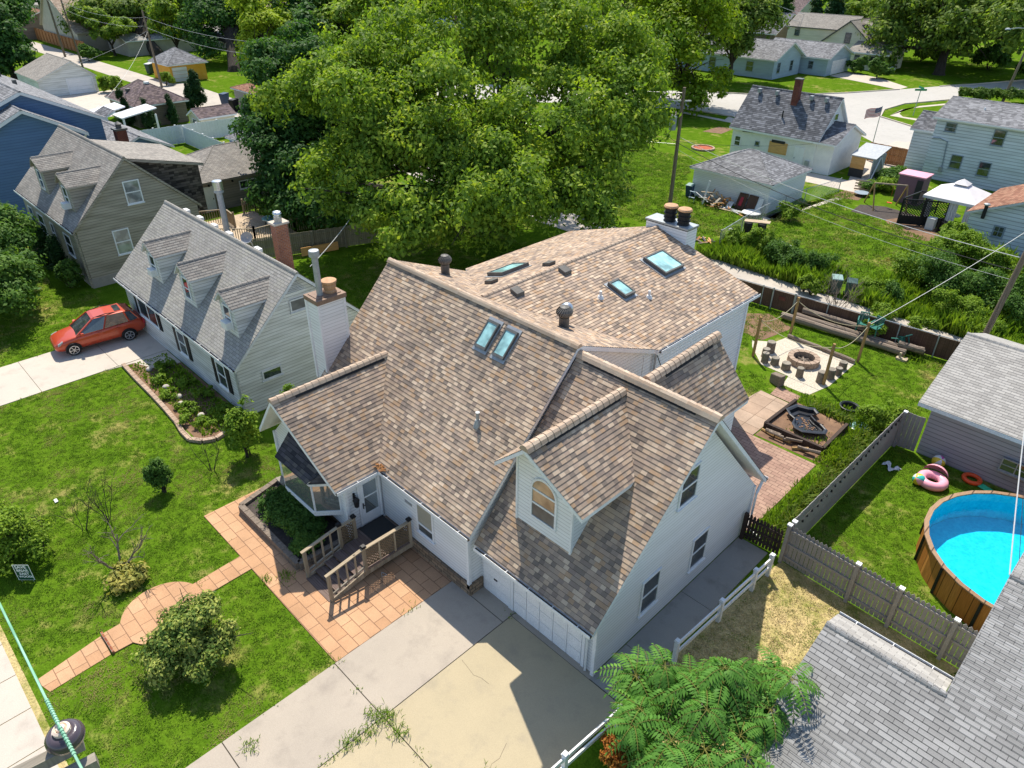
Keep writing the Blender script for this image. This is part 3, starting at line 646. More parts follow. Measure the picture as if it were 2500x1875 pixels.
    q = MB(); q.box((x+.004,10.29,1.0), (x+.012,10.87,1.72)); q.box((x+.004,10.29,1.78), (x+.012,10.87,2.36)); q.build('pane', m['glass_ref'], dr)
    q = MB(); q.box((x+.02,10.2,1.3), (x+.07,10.23,1.55)); q.bar(V(x+.07,10.2,1.45), V(x+.07,10.32,1.45), .025); q.build('handle', m['black'], dr)
    q = MB(); L = V(x+.14,9.9,1.85); q.box((x,9.86,1.95), (x+.03,9.94,2.2)); q.bar(V(x,9.9,2.15), L+Z*.3, .03); q.lathe(L, [(.05,-.22),(.09,-.18),(.11,.05),(.13,.1),(.02,.24)], 8)
    la = q.build('wall_lantern', m['black'], root); q = MB(); q.lathe(L, [(.07,-.17),(.095,.04)], 8); q.build('lantern_glass', m['headl'], la)
    q = MB(); q.box((-16.4,11.062,2.02), (-16.0,11.08,2.12)); q.build('number_plate', m['dullmetal'], root)
    # garage doors
    d = MB(); y = 11.62
    for k in range(5):
        for i in range(4):
            xa, xb = -11.42+k*.58, -11.42+k*.58+.55; za = .04+i*.5
            d.box((xa,y-.03,za), (xb,y-.001,za+.48)); d.box((xa+.06,y-.036,za+.1), (xb-.06,y-.03,za+.38))
    gd = d.build('garage_door', m['vinyl_w'], root)
    d = MB(); d.box((-11.56,y-.05,.02), (-11.44,y,2.2)); d.box((-8.51,y-.05,.02), (-8.4,y,2.2)); d.box((-11.44,y-.045,2.06), (-8.51,y,2.2)); d.build('frame', m['trim'], gd)
    d = MB()
    for i in range(5): d.box((-12.86,y-.03,.04+i*.41), (-11.66,y-.001,.04+i*.41+.4))
    g2 = d.build('garage_door', m['vinyl_w'], root); d = MB(); d.box((-12.35,y-.06,.82), (-12.2,y-.03,.86)); d.build('handle', m['black'], g2)
    d = MB(); d.box((-11.66,y-.05,.02), (-11.57,y-.002,2.2)); d.build('frame', m['trim'], g2)
    d = MB(); d.lathe(V(-11.95,11.45,2.1), [(.03,0),(.09,.02),(.1,.1),(.02,.14)], 10); d.build('security_light', m['black'], root)
    # roof furniture ------------------------------------------------------
    nf = V(0,-1.037,1).normalized(); nr = V(.3065,0,1).normalized()
    MF = lambda r_, x_, y_: GP(r_, x_, y_, (0,-1.037,1), 2.82-1.037*10.95)
    WR = lambda r_, x_, y_: GP(r_, x_, y_, (.3065,0,1), 7.655-.3065*18.1)
    for xa in (-16.62,-15.72): skylight(root, [V(xa,14.78,6.79), V(xa+.56,14.78,6.79), V(xa+.56,15.52,7.56), V(xa,15.52,7.56)], nf, .14)
    for pts in (((1570,705),(1590,780),(1125,610),(1460,680)), None):
        pass
    def wsk(x0, x1, ya, yb): skylight(root, [V(x, yy, 7.655-.3065*(x+18.1)) for x, yy in ((x0,ya),(x1,ya),(x1,yb),(x0,yb))], nr, .2)
    a, b_, c_ = WR('m3',1125,605), WR('m3',1280,535), WR('m3',1325,765); wsk(a.x+.05, c_.x-.1, a.y, b_.y)
    a, b_, c_ = WR('m3',825,818), WR('m3',915,785), WR('m3',985,960); wsk(a.x+.05, c_.x-.1, a.y, b_.y)
    WL = lambda r_, x_, y_: GP(r_, x_, y_, (-.3065,0,1), 7.655+.3065*18.1)
    nl = V(-.3065,0,1).normalized(); a = V(-19.9,18.6,0)
    skylight(root, [V(x, yy, 7.655+.3065*(x+18.1)) for x, yy in ((-19.7,19.1),(-20.6,19.1),(-20.6,20.7),(-19.7,20.7))], nl, .2)
    for px, py in ((470,700),(70,880)):
        p = WR('m3',px+10,py+8); mb = MB(); mb.hexa([p+V(a_,b2,-.3065*a_+z) for z in (0,.17) for a_, b2 in ((-.2,-.2),(.2,-.2),(.2,.2),(-.2,.2))]); mb.build('box_vent', m['vent'], root, bevel=.02)
    for px, py in ((345,650),(-140,800)):
        p = WL('m3',px,py); mb = MB(); mb.hexa([p+V(a_,b2,.3065*a_+z) for z in (0,.17) for a_, b2 in ((-.2,-.2),(.2,-.2),(.2,.2),(-.2,.2))]); mb.build('box_vent', m['vent'], root, bevel=.02)
    for px, py in ((780,925),(1190,920)):
        p = WR('m3',px,py); mb = MB(); mb.lathe(p, [(.055,-.05),(.055,.3),(.04,.3)], 10); mb.lathe(p+Z*.0, [(.16,-.03),(.09,.1)], 10, 0); mb.build('vent_pipe', m['plastic_w'], root)
    p = MF('l2',1958,360); mb = MB(); mb.lathe(p, [(.06,-.1),(.06,.42),(.075,.42),(.075,.46),(.05,.46)], 10); mb.lathe(p, [(.17,-.12),(.08,.16)], 10); mb.build('vent_pipe', m['dullmetal'], root)
    turbine(root, V(-21.5,17.55,7.25), 1.05, 'vent'); tb = turbine(root, V(-14.9,17.5,7.2), 1.1, 'vent')
    mb = MB(); mb.ball(V(-15.35,18.15,7.55), .26, 14); mb.build('sun_tube', m['steel'], root, smooth=True)
    # side chimney (left) and rear chimney
    c = MB(); c.box((-23.55,12.25,.2), (-22.72,13.4,7.12)); ch = c.build('chimney', m['side'], root)
    for x_, y_ in ((-22.72,12.25),(-22.72,13.4),(-23.55,12.25)): c = MB(); c.box((x_-.09,y_-.05,3.6), (x_+.03,y_+.05,7.12)); c.build('corner_board', m['trim'], ch)
    c = MB(); c.box((-23.62,12.17,7.12), (-22.64,13.48,7.3)); c.box((-23.5,12.3,7.3), (-22.8,13.35,7.33)); c.build('chimney_cap', noisy('brown_cap_metal', hx('7b6555'), hx('937a67'), 4, .6), ch)
    chimney_flue(ch, V(-23.1,12.6,7.3), .12, 1.55, .2, 'dullmetal')
    c = MB(); c.lathe(V(-23.1,13.05,7.3), [(.24,0),(.27,.1),(.22,.14),(.27,.3),(.24,.36),(.3,.42),(.3,.5),(.05,.56)], 16); c.build('chimney_pot', m['clay'], ch)
    c = MB(); c.box((-18.75,27.62,.2), (-16.5,28.45,7.86)); ch = c.build('chimney', m['side'], root)
    c = MB(); c.box((-18.8,27.57,7.87), (-16.45,28.5,7.95)); c.build('chimney_cap', m['galv'], ch)
    c = MB(); c.box((-18.78,27.585,7.83), (-16.47,28.485,7.869)); c.build('cap_flashing', m['black'], ch)
    for xx in (-17.75,-17.0):
        c = MB(); c.lathe(V(xx,28.03,7.95), [(.3,0),(.26,.06),(.26,.14),(.3,.16),(.3,.22),(.25,.24),(.25,.34),(.3,.36),(.3,.42),(.25,.44),(.25,.56),(.3,.58),(.3,.64)], 18)
        fl = c.build('chimney_pot', m['black'], ch); c = MB(); c.lathe(V(xx,28.03,8.59), [(.32,0),(.34,.04),(.3,.1),(.02,.15)], 18); c.build('pot_lid', m['clay'], fl)
    # loose wires at the back corner
    c = MB(); c.tube([V(-12.9,20.7,5.6), V(-12.75,20.95,4.9), V(-12.9,21.2,4.2), V(-12.85,21.0,3.4)], .018, 6); c.build('cable', m['cable'], root)
    return root
main_house()
def entry_steps():
    root = thing('entry_steps', 'wooden porch stairs with lattice railing at the front door of the brown-roofed house', 'stairs', (-16.7, 9.2, 0))
    B = lambda mb, n_, mt, par=root: mb.build(n_, m[mt], par)
    zf = .52; x0, x1, y0, y1 = -17.5, -16.0, 8.95, 11.0
    d = MB(); d.box((-17.84,9.62,zf-.06), (x1+.04,y1,zf)); d.box((x0,y0,zf-.06), (x1+.04,9.62,zf)); B(d, 'deck', 'tread')
    d = MB(); d.box((-17.8,9.9,zf+.004), (-16.35,10.95,zf+.02)); B(d, 'door_mat', 'grate')
    d = MB(); d.bar(V(x1+.02,y0,zf-.17), V(x1+.02,y1,zf-.17), .05, .2); d.bar(V(x0,y0+.02,zf-.17), V(x1,y0+.02,zf-.17), .05, .2); B(d, 'rim_joist', 'wood_old')
    def post(x, y, h, z0=0, mt='wood_old'):
        p = MB(); p.box((x-.055,y-.055,z0), (x+.055,y+.055,h)); return B(p, 'post', mt)
    def cap(p, x, y, h):
        c = MB(); c.box((x-.085,y-.085,h), (x+.085,y+.085,h+.04)); c.prism([V(x-.07,y-.07,h+.04), V(x+.07,y-.07,h+.04), V(x+.07,y+.07,h+.04), V(x-.07,y+.07,h+.04)], V(0,0,.04)); B(c, 'post_cap', 'black', p)
    for x, y in ((x1,y0),(x1,10.88),(x0,y0),(x0,9.56)):
        p = post(x, y, zf+1.0, zf-.28 if x == x1 else 0); cap(p, x, y, zf+1.0)
    for y in (9.55,10.2): q = MB(); q.box((x1+.01,y-.03,zf), (x1+.05,y+.03,zf+.88)); B(q, 'baluster', 'wood_rail')
    for y in (y0+.25,10.7): post(x1-.18, y, zf-.06)
    for x, y in ((x1,10.88),(x0,9.56)): r = MB(); r.bar(V(x,y0,zf+.92), V(x,y,zf+.92), .13, .04); B(r, 'handrail', 'wood_rail')
    def lattice(x, ya, yb):
        l = MB(); za, zb = zf+.08, zf+.86; H = zb-za; L = yb-ya
        k = int((L+H)/.13)
        for sgn in (1,-1):
            for i in range(1, k):
                s = i*.13; pa = (max(0, s-H), min(s, H)); pb = (min(s, L), max(0, s-L))
                a, b_ = (ya+pa[0], za+pa[1]), (ya+pb[0], za+pb[1])
                if sgn < 0: a, b_ = (2*ya+L-a[0], a[1]), (2*ya+L-b_[0], b_[1])
                l.bar(V(x+.006*sgn, a[0], a[1]), V(x+.006*sgn, b_[0], b_[1]), .042, .012, up=V(1,0,0))
        l.bar(V(x,ya,za), V(x,yb,za), .04, .05)
        B(l, 'lattice_panel', 'lattice')
    lattice(x1, y0+.05, 10.83); lattice(x0, y0+.05, 9.5)
    # flight of four treads going down toward -Y
    yb = 7.45; n_ = 4; rise = zf/(n_+.0); run = (y0-yb)/n_
    for i in range(n_):
        zt = zf-rise*(i+.6); ya = y0-run*i
        t_ = MB(); t_.box((x0+.03,ya-run*.52,zt-.04), (x1-.03,ya-.02,zt)); t_.box((x0+.03,ya-run-.03,zt-.042), (x1-.03,ya-run*.54,zt-.002)); B(t_, 'tread', 'tread')
    for x in (x0,x1):
        s = MB(); s.prism([V(x-.02,y0,zf-.3), V(x-.02,y0,zf-.05), V(x-.02,yb,.1), V(x-.02,yb,0.0), V(x-.02,yb+.35,0.0)], V(.05,0,0)); B(s, 'stringer', 'wood_old')
        p = post(x, yb+.08, 1.22)
        q = MB(); q.bar(V(x,yb-.02,1.24), V(x,y0,zf+.95), .12, .04); B(q, 'handrail', 'wood_rail')
        q = MB(); q.bar(V(x,yb+.1,.3), V(x,y0-.05,zf+.1), .05, .08); B(q, 'bottom_rail', 'wood_gray')
        for k in range(1, 4):
            y = yb+.08+(y0-yb-.1)*k/4; zz = .3+(zf-.2)*k/4; q = MB(); q.box((x-.02,y-.03,zz-.1), (x+.02,y+.03,zz+.95-.03)); B(q, 'baluster', 'wood_old')
    return root
entry_steps()
# ================================================================== ground, roads, paths
flat('ground', [(-420,-60),(90,-60),(90,420),(-420,420)], 0, m['grass'])
flat('street', [(p.x,p.y) for p in (G('r3',-600,700), G('r3',1560,772), G('r3',2060,800), G('r4',430,795), G('r4',700,785), G('r4',1160,755), G('r4',1500,728), G('r4',1780,712), G('r4',2300,668), G('r4',2500,780), G('r4',1690,800), G('r4',1590,845), G('r4',1200,880), G('r4',1030,930), G('r4',1000,985), G('r4',1290,1075), G('r4',1700,1200), G('r4',1120,1300), G('r4',800,1125), G('r3',1900,985), G('r3',1500,920), G('r3',-600,820))], .006, m['road'])
for pts in ([G('r4',430,797), G('r4',700,787), G('r4',1160,757)], [G('r4',1500,730), G('r4',1780,714), G('r4',2300,670)], [G('r4',1690,798), G('r4',1590,843), G('r4',1200,878), G('r4',1030,928), G('r4',998,987), G('r4',1290,1077)], [G('r3',1560,770), G('r3',2060,798)], [G('r3',1500,922), G('r3',1900,987)]):
    k = MB()
    for a, b_ in zip(pts[:-1], pts[1:]): k.bar(a+Z*.06, b_+Z*.06, .18, .14)
    tag(k.build('kerb', m['conc_lt']), None, None, None, 'structure')
sw = [G('r4',1570,872), G('r4',1330,895), G('r4',1180,925), G('r4',1080,975), G('r4',1330,1022), G('r4',1330,1005), G('r4',1190,985), G('r4',1160,960), G('r4',1200,920), G('r4',1350,905), G('r4',1580,882)]
flat('sidewalk', [(p.x,p.y) for p in sw], .01, m['conc_lt'])
flat('sidewalk', [(p.x,p.y) for p in (G('r3',1470,955), G('r3',1900,1040), G('r3',1935,1005), G('r3',1860,985), G('r3',1830,1010), G('r3',1490,945))], .01, m['conc_lt'])
flat('sidewalk', [(p.x,p.y) for p in (G('r4',700,1170), G('r4',1000,1215), G('r4',1200,1300), G('r4',1220,1200), G('r4',1130,1190), G('r4',1060,1225), G('r4',780,1180))], .012, m['conc_lt'])
flat('driveway', [(p.x,p.y) for p in (G('r4',570,640), G('r4',720,605), G('r4',1000,660), G('r4',1230,735), G('r4',1150,757), G('r4',900,705))], .012, m['conc_lt'])
flat('driveway', [(-25.8,54.5),(-24.9,54.5),(-24.2,66),(-27.4,76),(-27.4,90),(-24,90),(-23.4,70),(-22.9,66.5),(-25.2,53)], .01, m['conc_lt'])
flat('driveway', [(-29.2,66.5),(-23.6,66.5),(-23.6,69.8),(-29.2,69.8)], .014, m['conc_lt'])
flat('alley', [(-420,42),(-60,41.4),(-40,40.4),(10,40.2),(10,43.2),(-40,43.9),(-62,45.6),(-420,46)], .008, m['alley'])
flat('driveway', [(-119.8,26),(-119.8,41.6),(-98,41.6),(-101,35),(-101,24)], .012, m['conc_lt'])
flat('parking_apron', [(-119,41),(-80,41),(-72,45.6),(-119,47.5)], .011, m['alley'])
# front: concrete drive in slabs with dirt-filled joints
slab('driveway_base', [(-13.85,-3),(-6.75,-3),(-6.75,11.62),(-13.85,11.62)], -.1, .012, m['joint'])
cA = concrete('drive_gray', hx('a1978a'), hx('aea394'), hx('8a8177'), .35); cB = concrete('drive_warm', hx('a5997f'), hx('b3a588'), hx('928978'), .3)
for (x0,x1,y0,y1), mt in (((-13.85,-11.36,6.24,11.0),cA), ((-13.85,-11.36,2.6,6.21),cA), ((-13.85,-11.36,-3,2.57),cA), ((-11.33,-6.78,6.24,11.38),cB), ((-11.33,-6.78,2.6,6.21),cB), ((-11.33,-6.78,-3,2.57),cB), ((-11.33,-8.0,11.4,11.62),cA), ((-13.0,-11.36,11.03,11.62),cA)):
    slab('driveway_slab', [(x0,y0),(x1,y0),(x1,y1),(x0,y1)], -.05, .03, mt)
for y0, y1 in ((11.42,13.2),(13.22,16.3),(16.32,20.1)): slab('side_path', [(-8.0,y0),(-6.82,y0),(-6.82,y1),(-8.0,y1)], -.05, .022, m['conc_dk'])
cr = MB()
for pts in ([(-11.2,9.1),(-10.9,9.06),(-10.55,9.0),(-10.3,9.1),(-10.0,9.12)], [(-8.3,8.2),(-8.12,7.75),(-8.16,7.5),(-8.0,7.2),(-7.6,6.85),(-7.4,6.5)]):
    for a, b_ in zip(pts[:-1], pts[1:]): cr.bar(V(*a,.0315), V(*b_,.0315), .007, .003)
tag(cr.build('driveway_crack', m['joint']), None, None, None, 'structure')
slab('paver_patio', [(-20.1,6.3),(-13.86,6.27),(-13.86,10.99),(-17.8,10.99),(-18.0,9.0),(-23.05,9.0),(-23.05,6.3)], -.05, .034, m['paver'])
slab('paver_path', [(-23.05,9.0),(-22.75,9.0),(-22.75,13),(-23.5,13)], -.05, .03, m['paver'])
slab('paver_path', [(-20.1,6.3),(-19.25,6.3),(-19.2,4.5),(-20.0,4.5)], -.05, .033, m['paver'])
circ = [(-19.5+1.3*math.cos(a), 3.3+1.3*math.sin(a)) for a in [2*math.pi*i/40 for i in range(40)]]
slab('paver_circle', circ, -.05, .05, m['paver'])
slab('paver_path', [(-19.98,1.55),(-18.98,1.5),(-18.95,2.3),(-20.0,2.3)], -.05, .047, m['paver'])
slab('paver_path', [(-19.95,1.5),(-19.0,1.45),(-18.9,-.3),(-19.6,-.5)], -.06, .02, m['paver'])
st = MB(); st.box((-20.0,1.5,0), (-18.96,1.57,.12)); tag(st.build('path_step', m['brick']), 'brick riser step across the tan paver front path', 'step')
x = -34.0
while x < -8:
    slab('sidewalk_slab', [(x,-2.3),(x+1.5,-2.3),(x+1.5,-.85),(x,-.85)], -.05, .022, m['conc_lt']); x += 1.53
slab('curb_walk', [(-40,-6),(-8,-6),(-8,-2.33),(-40,-2.33)], -.05, .02, m['conc_lt'])
flat('sidewalk_dirt', [(-40,-2.4),(-8,-2.4),(-8,-.62),(-40,-.75)], .006, m['grass_dry'])
for ya, yb in ((-4,1.2),(1.22,4.6),(4.62,8.2),(8.22,11.9)): slab('neighbor_driveway', [(-41.2,ya),(-37.15,ya),(-37.15,yb),(-41.2,yb)], -.05, .03, m['conc_lt'])
slab('neighbor_path', [(-37.1,7.6),(-36.9,8.9),(-35.3,9.6),(-35.3,10.7),(-37.1,10.7)], -.05, .026, m['conc_lt'])
# back yard paving, beds, gravel
slab('brick_patio', [(-12.9,20.6),(-7.9,20.6),(-7.95,26.35),(-10.5,26.35),(-12.9,26.35)], -.05, .03, m['paver_br'])
slab('stone_patio', [(-12.95,26.38),(-10.95,26.38),(-10.95,30.0),(-12.6,30.1)], -.05, .033, m['paver_slab'])
slab('brick_patio', [(-12.1,30.15),(-10.9,30.1),(-10.9,31.0),(-12.2,31.1)], -.05, .03, m['paver_br'])
flat('garden_soil', [(-10.9,26.5),(-7.4,26.6),(-7.0,24.9),(-6.5,27.8),(-7.5,30.4),(-10.8,30.4)], .012, m['soil'])
flat('gravel_bed', [(-15.6,34.6),(-14.6,35.3),(-14.4,36.3),(-10.45,36.2),(-10.4,33.0),(-10.75,31.4),(-12.1,31.4),(-12.3,32.4),(-13.9,32.5),(-15.2,33.9)], .014, m['gravel'])
flat('bare_patch', [(-17.4,35.2),(-15.2,35.0),(-14.7,37.6),(-16.6,38.4),(-18,37)], .01, m['soil'])
flat('bare_patch', [(-21.4,61.0),(-18.6,60.9),(-17.2,63.9),(-19.9,64.4),(-21.6,63.4)], .012, m['soil_dk'])
flat('bare_patch', [(-18.6,60.9),(-16.6,58.4),(-14.4,58.2),(-14.0,61),(-17.2,63.9)], .01, m['soil'])
flat('bare_patch', [(-24.2,63.8),(-22.2,64.4),(-22.4,66.4),(-24.4,66.6)], .013, m['soil'])
flat('dry_yard', [(-6.85,11.3),(-1.5,11.3),(-1.5,17),(-.2,19.8),(-6.3,20.1)], .008, m['grass_dry'])
flat('garden_soil', [(-36.9,8.5),(-32.5,8.5),(-30.0,8.3),(-27.9,8.3),(-27.6,9.3),(-28.2,10.7),(-36.9,10.7)], .012, m['soil'])
flat('bare_patch', [(p.x,p.y) for p in (G('r3',1640,1110), G('r3',1780,1070), G('r3',1900,1090), G('r3',1800,1130))], .012, m['soil'])
# ================================================================== fences
def picket_fence(name, label, a, b, h, mat, pw=.15, gap=.01, point=True, posts=None, rails=True, th=.02, group=None, side=1, post_mat=None, pcap=True, cat='fence'):
    a, b = Vector(a), Vector(b); L = (b-a).length; d = (b-a).normalized(); n = V(-d.y, d.x, 0)*side
    root = thing(name, label, cat, ((a.x+b.x)/2, (a.y+b.y)/2, 0), group)
    k = int(L/pw); pk = MB()
    for i in range(k):
        p0 = a+d*(i*L/k+gap/2); p1 = a+d*((i+1)*L/k-gap/2); hh = h+.012*math.sin(i*1.7)
        pr = [p0+Z*.04, p1+Z*.04, p1+Z*(hh-.09 if point else hh)] + ([(p0+p1)/2+Z*hh] if point else []) + [p0+Z*(hh-.09 if point else hh)]
        pk.prism(pr, n*th)
    pk.build('picket_panel', m[mat], root)
    if rails:
        for z in (.3, h*.52, h-.22):
            r = MB(); r.bar(a-n*.03+Z*z, b-n*.03+Z*z, .05, .09); r.build('rail', m[post_mat or mat], root)
    for t_ in (posts if posts is not None else [i/max(1, round(L/2.3)) for i in range(round(L/2.3)+1)]):
        p = a+d*L*t_-n*.07; q = MB(); q.box((p.x-.06,p.y-.06,0), (p.x+.06,p.y+.06,h+.02)); po = q.build('post', m[post_mat or mat], root)
        if pcap: q = MB(); q.box((p.x-.08,p.y-.08,h+.02), (p.x+.08,p.y+.08,h+.07)); q.build('post_cap', m['trim'], po)
    return root
picket_fence('vinyl_fence', 'long taupe vinyl fence between the paved back yard and the pool lawn', (-6.32,20.25,0), (-6.22,30.15,0), 1.8, 'vinyl_gr', side=1, point=False, posts=[0,1], rails=False)
picket_fence('vinyl_fence', 'taupe picket fence with posts between the round pool and the dry grass', (-6.3,20.1,0), (1.0,19.75,0), 1.75, 'vinyl_gr', gap=.02, side=1, posts=[0,.335,.525,.75,1])
picket_fence('fence_panel', 'short taupe fence panel joining the long fence to the lavender gray garage', (-6.22,30.22,0), (-5.36,30.3,0), 1.8, 'vinyl_gr', posts=[], pcap=False, rails=False, point=False)
picket_fence('picket_gate', 'dark brown dog-eared wooden gate beside the white house back corner', (-7.93,20.15,0), (-6.5,20.22,0), 1.25, 'wood_dk', pw=.13, gap=.025, posts=[0.02], pcap=False)
def rail_fence(a, b, ts, label):
    a, b = Vector(a), Vector(b); root = thing('rail_fence', label, 'fence', ((a.x+b.x)/2, (a.y+b.y)/2, 0))
    for t_ in ts:
        p = a.lerp(b, t_); q = MB(); q.box((p.x-.065,p.y-.065,0), (p.x+.065,p.y+.065,.98)); po = q.build('post', m['vinyl_w'], root)
        q = MB(); q.box((p.x-.085,p.y-.085,.98), (p.x+.085,p.y+.085,1.0)); q.prism([V(p.x-.07,p.y-.07,1.0), V(p.x+.07,p.y-.07,1.0), V(p.x+.07,p.y+.07,1.0), V(p.x-.07,p.y+.07,1.0)], V(0,0,.04)); q.build('post_cap', m['vinyl_w'], po)
    for z in (.42, .82):
        q = MB(); q.bar(a+Z*z, b+Z*z, .05, .14); q.build('rail', m['vinyl_w'], root)
rail_fence((-6.3,19.1,0), (-6.56,13.75,0), (0,.19,.56,1), 'white vinyl two rail fence beside the garage wall ending at the dark gate')
rail_fence((-6.45,10.8,0), (-6.85,4.5,0), (0,.34,.68,1), 'white vinyl two rail fence along the driveway under the palm-like leaves')
# back chain-link fence with brown slats
def slat_fence():
    root = thing('chain_link_fence', 'chain-link fence with brown slats along the alley behind the log pile', 'fence', (-12, 39.3, 0))
    a, b = V(-19.5,38.9,0), V(-5.9,40.1,0); d = (b-a); n = 7
    pn = MB(); pn.prism([a+Z*.05, b+Z*.05, b+Z*1.25, a+Z*1.25], V(.002,.02,0)); pn.build('slat_panel', m['reed'], root)
    r = MB(); r.tube([a+Z*1.3, b+Z*1.3], .025, 6); r.build('top_rail', m['galv'], root)
    for i in range(n+1):
        p = a+d*(i/n)+V(0,-.05,0); q = MB(); q.tube([p, p+Z*1.38], .035, 8); q.build('post', m['galv'], root)
    for t_ in (.19,.29):
        p = a+d*t_+V(0,-.06,0); q = MB(); q.tube([p, p+Z*1.4], .05, 8); q.build('gate_post', m['galv'], root)
    p = a+d*.24+V(0,-.04,.85); q = MB(); q.box((p.x-.3,p.y-.01,p.z-.12), (p.x+.1,p.y+.01,p.z+.12)); q.build('plaque', m['brick_dk'], root)
slat_fence()
def mesh_fence(name, label, pts, h, mat='galv', fill=True):
    root = thing(name, label, 'fence', pts[0])
    t = NT('chain_mesh'); 
    r = MB()
    for a, b_ in zip(pts[:-1], pts[1:]):
        a, b_ = Vector(a), Vector(b_); r.tube([a+Z*h, b_+Z*h], .025, 6)
    r.build('top_rail', m[mat], root)
    g = MB()
    for a, b_ in zip(pts[:-1], pts[1:]):
        a, b_ = Vector(a), Vector(b_); L = (b_-a).length; k = int((L+h)/.22)
        for i in range(1, k):
            s = i*.22
            for sg in (0,1):
                p, q = (max(0,s-h), min(s,h)), (min(s,L), max(0,s-L))
                if sg: p, q = (L-p[0], p[1]), (L-q[0], q[1])
                d = (b_-a)/L; g.bar(a+d*p[0]+Z*p[1], a+d*q[0]+Z*q[1], .008, .008)
    if fill: g.build('wire_mesh', m[mat], root)
    for p in pts:
        q = MB(); q.tube([Vector(p), Vector(p)+Z*(h+.08)], .035, 8); q.build('post', m[mat], root)
    return root
mesh_fence('chain_link_fence', 'open chain-link fence running from the scrap heap past the white hip-roof garage', [(-24.7,46.0,0),(-25.1,49.8,0),(-25.4,53.6,0),(-25.4,57.2,0),(-25.2,60.4,0),(-24.5,65.6,0)], 1.2)
picket_fence('wooden_fence', 'weathered gray-green board fence behind the white dormered house', (-46.5,17.6,0), (-42.6,28.5,0), 1.55, 'fence_wd', pw=.14, side=1, point=False, pcap=False)
pw_ = MB(); pw_.hexa([V(-43.92,23.0,.05), V(-43.28,25.6,.05), V(-43.23,25.58,.05), V(-43.87,22.98,.05), V(-43.92,23.0,.65), V(-43.28,25.6,.65), V(-43.23,25.58,.65), V(-43.87,22.98,.65)])
tag(pw_.build('plywood_sheet', m['ply']), 'pale plywood sheet leaning on the weathered board fence', 'plywood')
picket_fence('vinyl_fence', 'tall white vinyl privacy fence beside the small brown-roofed shed', (-81.9,26.0,0), (-81.0,39.5,0), 1.9, 'vinyl_w', pw=.3, point=False, gap=.01, side=-1)
picket_fence('vinyl_fence', 'white vinyl privacy fence crossing toward the blue shed with tall poles', (-81.2,31.1,0), (-69,30.9,0), 1.8, 'vinyl_w', pw=.3, point=False, gap=.01, side=-1)
picket_fence('wooden_fence', 'brown wooden privacy fence along the far alley at the upper left', (-196,47.5,0), (-160,46.8,0), 2.3, 'fence_br', pw=.4, point=False, pcap=False, post_mat='fence_br')
picket_fence('wooden_fence', 'tan wooden fence in front of the two-storey white house', (-27.2,78.5,0), (-23.4,78.2,0), 1.8, 'fence_br', pw=.2, point=False, pcap=False)
# ================================================================== neighbours
def cape_dormer(root, xc, hw, yf, zr, ze, plane_y, shg, side, h=.143, front='trim_gr'):
    """gabled dormer on a slope that rises toward +Y; plane_y(z) gives where the slope reaches z"""
    r, t_ = MB(), MB(); o = .16
    for s in (-1,1):
        slope(r, t_, [V(xc+s*hw,yf-o,ze), V(xc+s*hw,plane_y(ze)+.1,ze), V(xc,plane_y(zr)+.05,zr), V(xc,yf-o-.08,zr)], h, deck=.1)
    ro = r.build('dormer_roof', m[shg], root); t_.build('fascia', m[front], ro)
    c = MB(); ridge(c, V(xc,yf-o,zr), V(xc,plane_y(zr),zr), .09); c.build('ridge_cap', m[shg], ro)
    w = MB(); hw2 = hw-.12; w.prism([V(xc-hw2,yf,ze-1.9), V(xc-hw2,yf,ze-.05), V(xc,yf,zr-.2), V(xc+hw2,yf,ze-.05), V(xc+hw2,yf,ze-1.9)], V(0,3.0,0)); d = w.build('dormer', m[side], root)
    return d
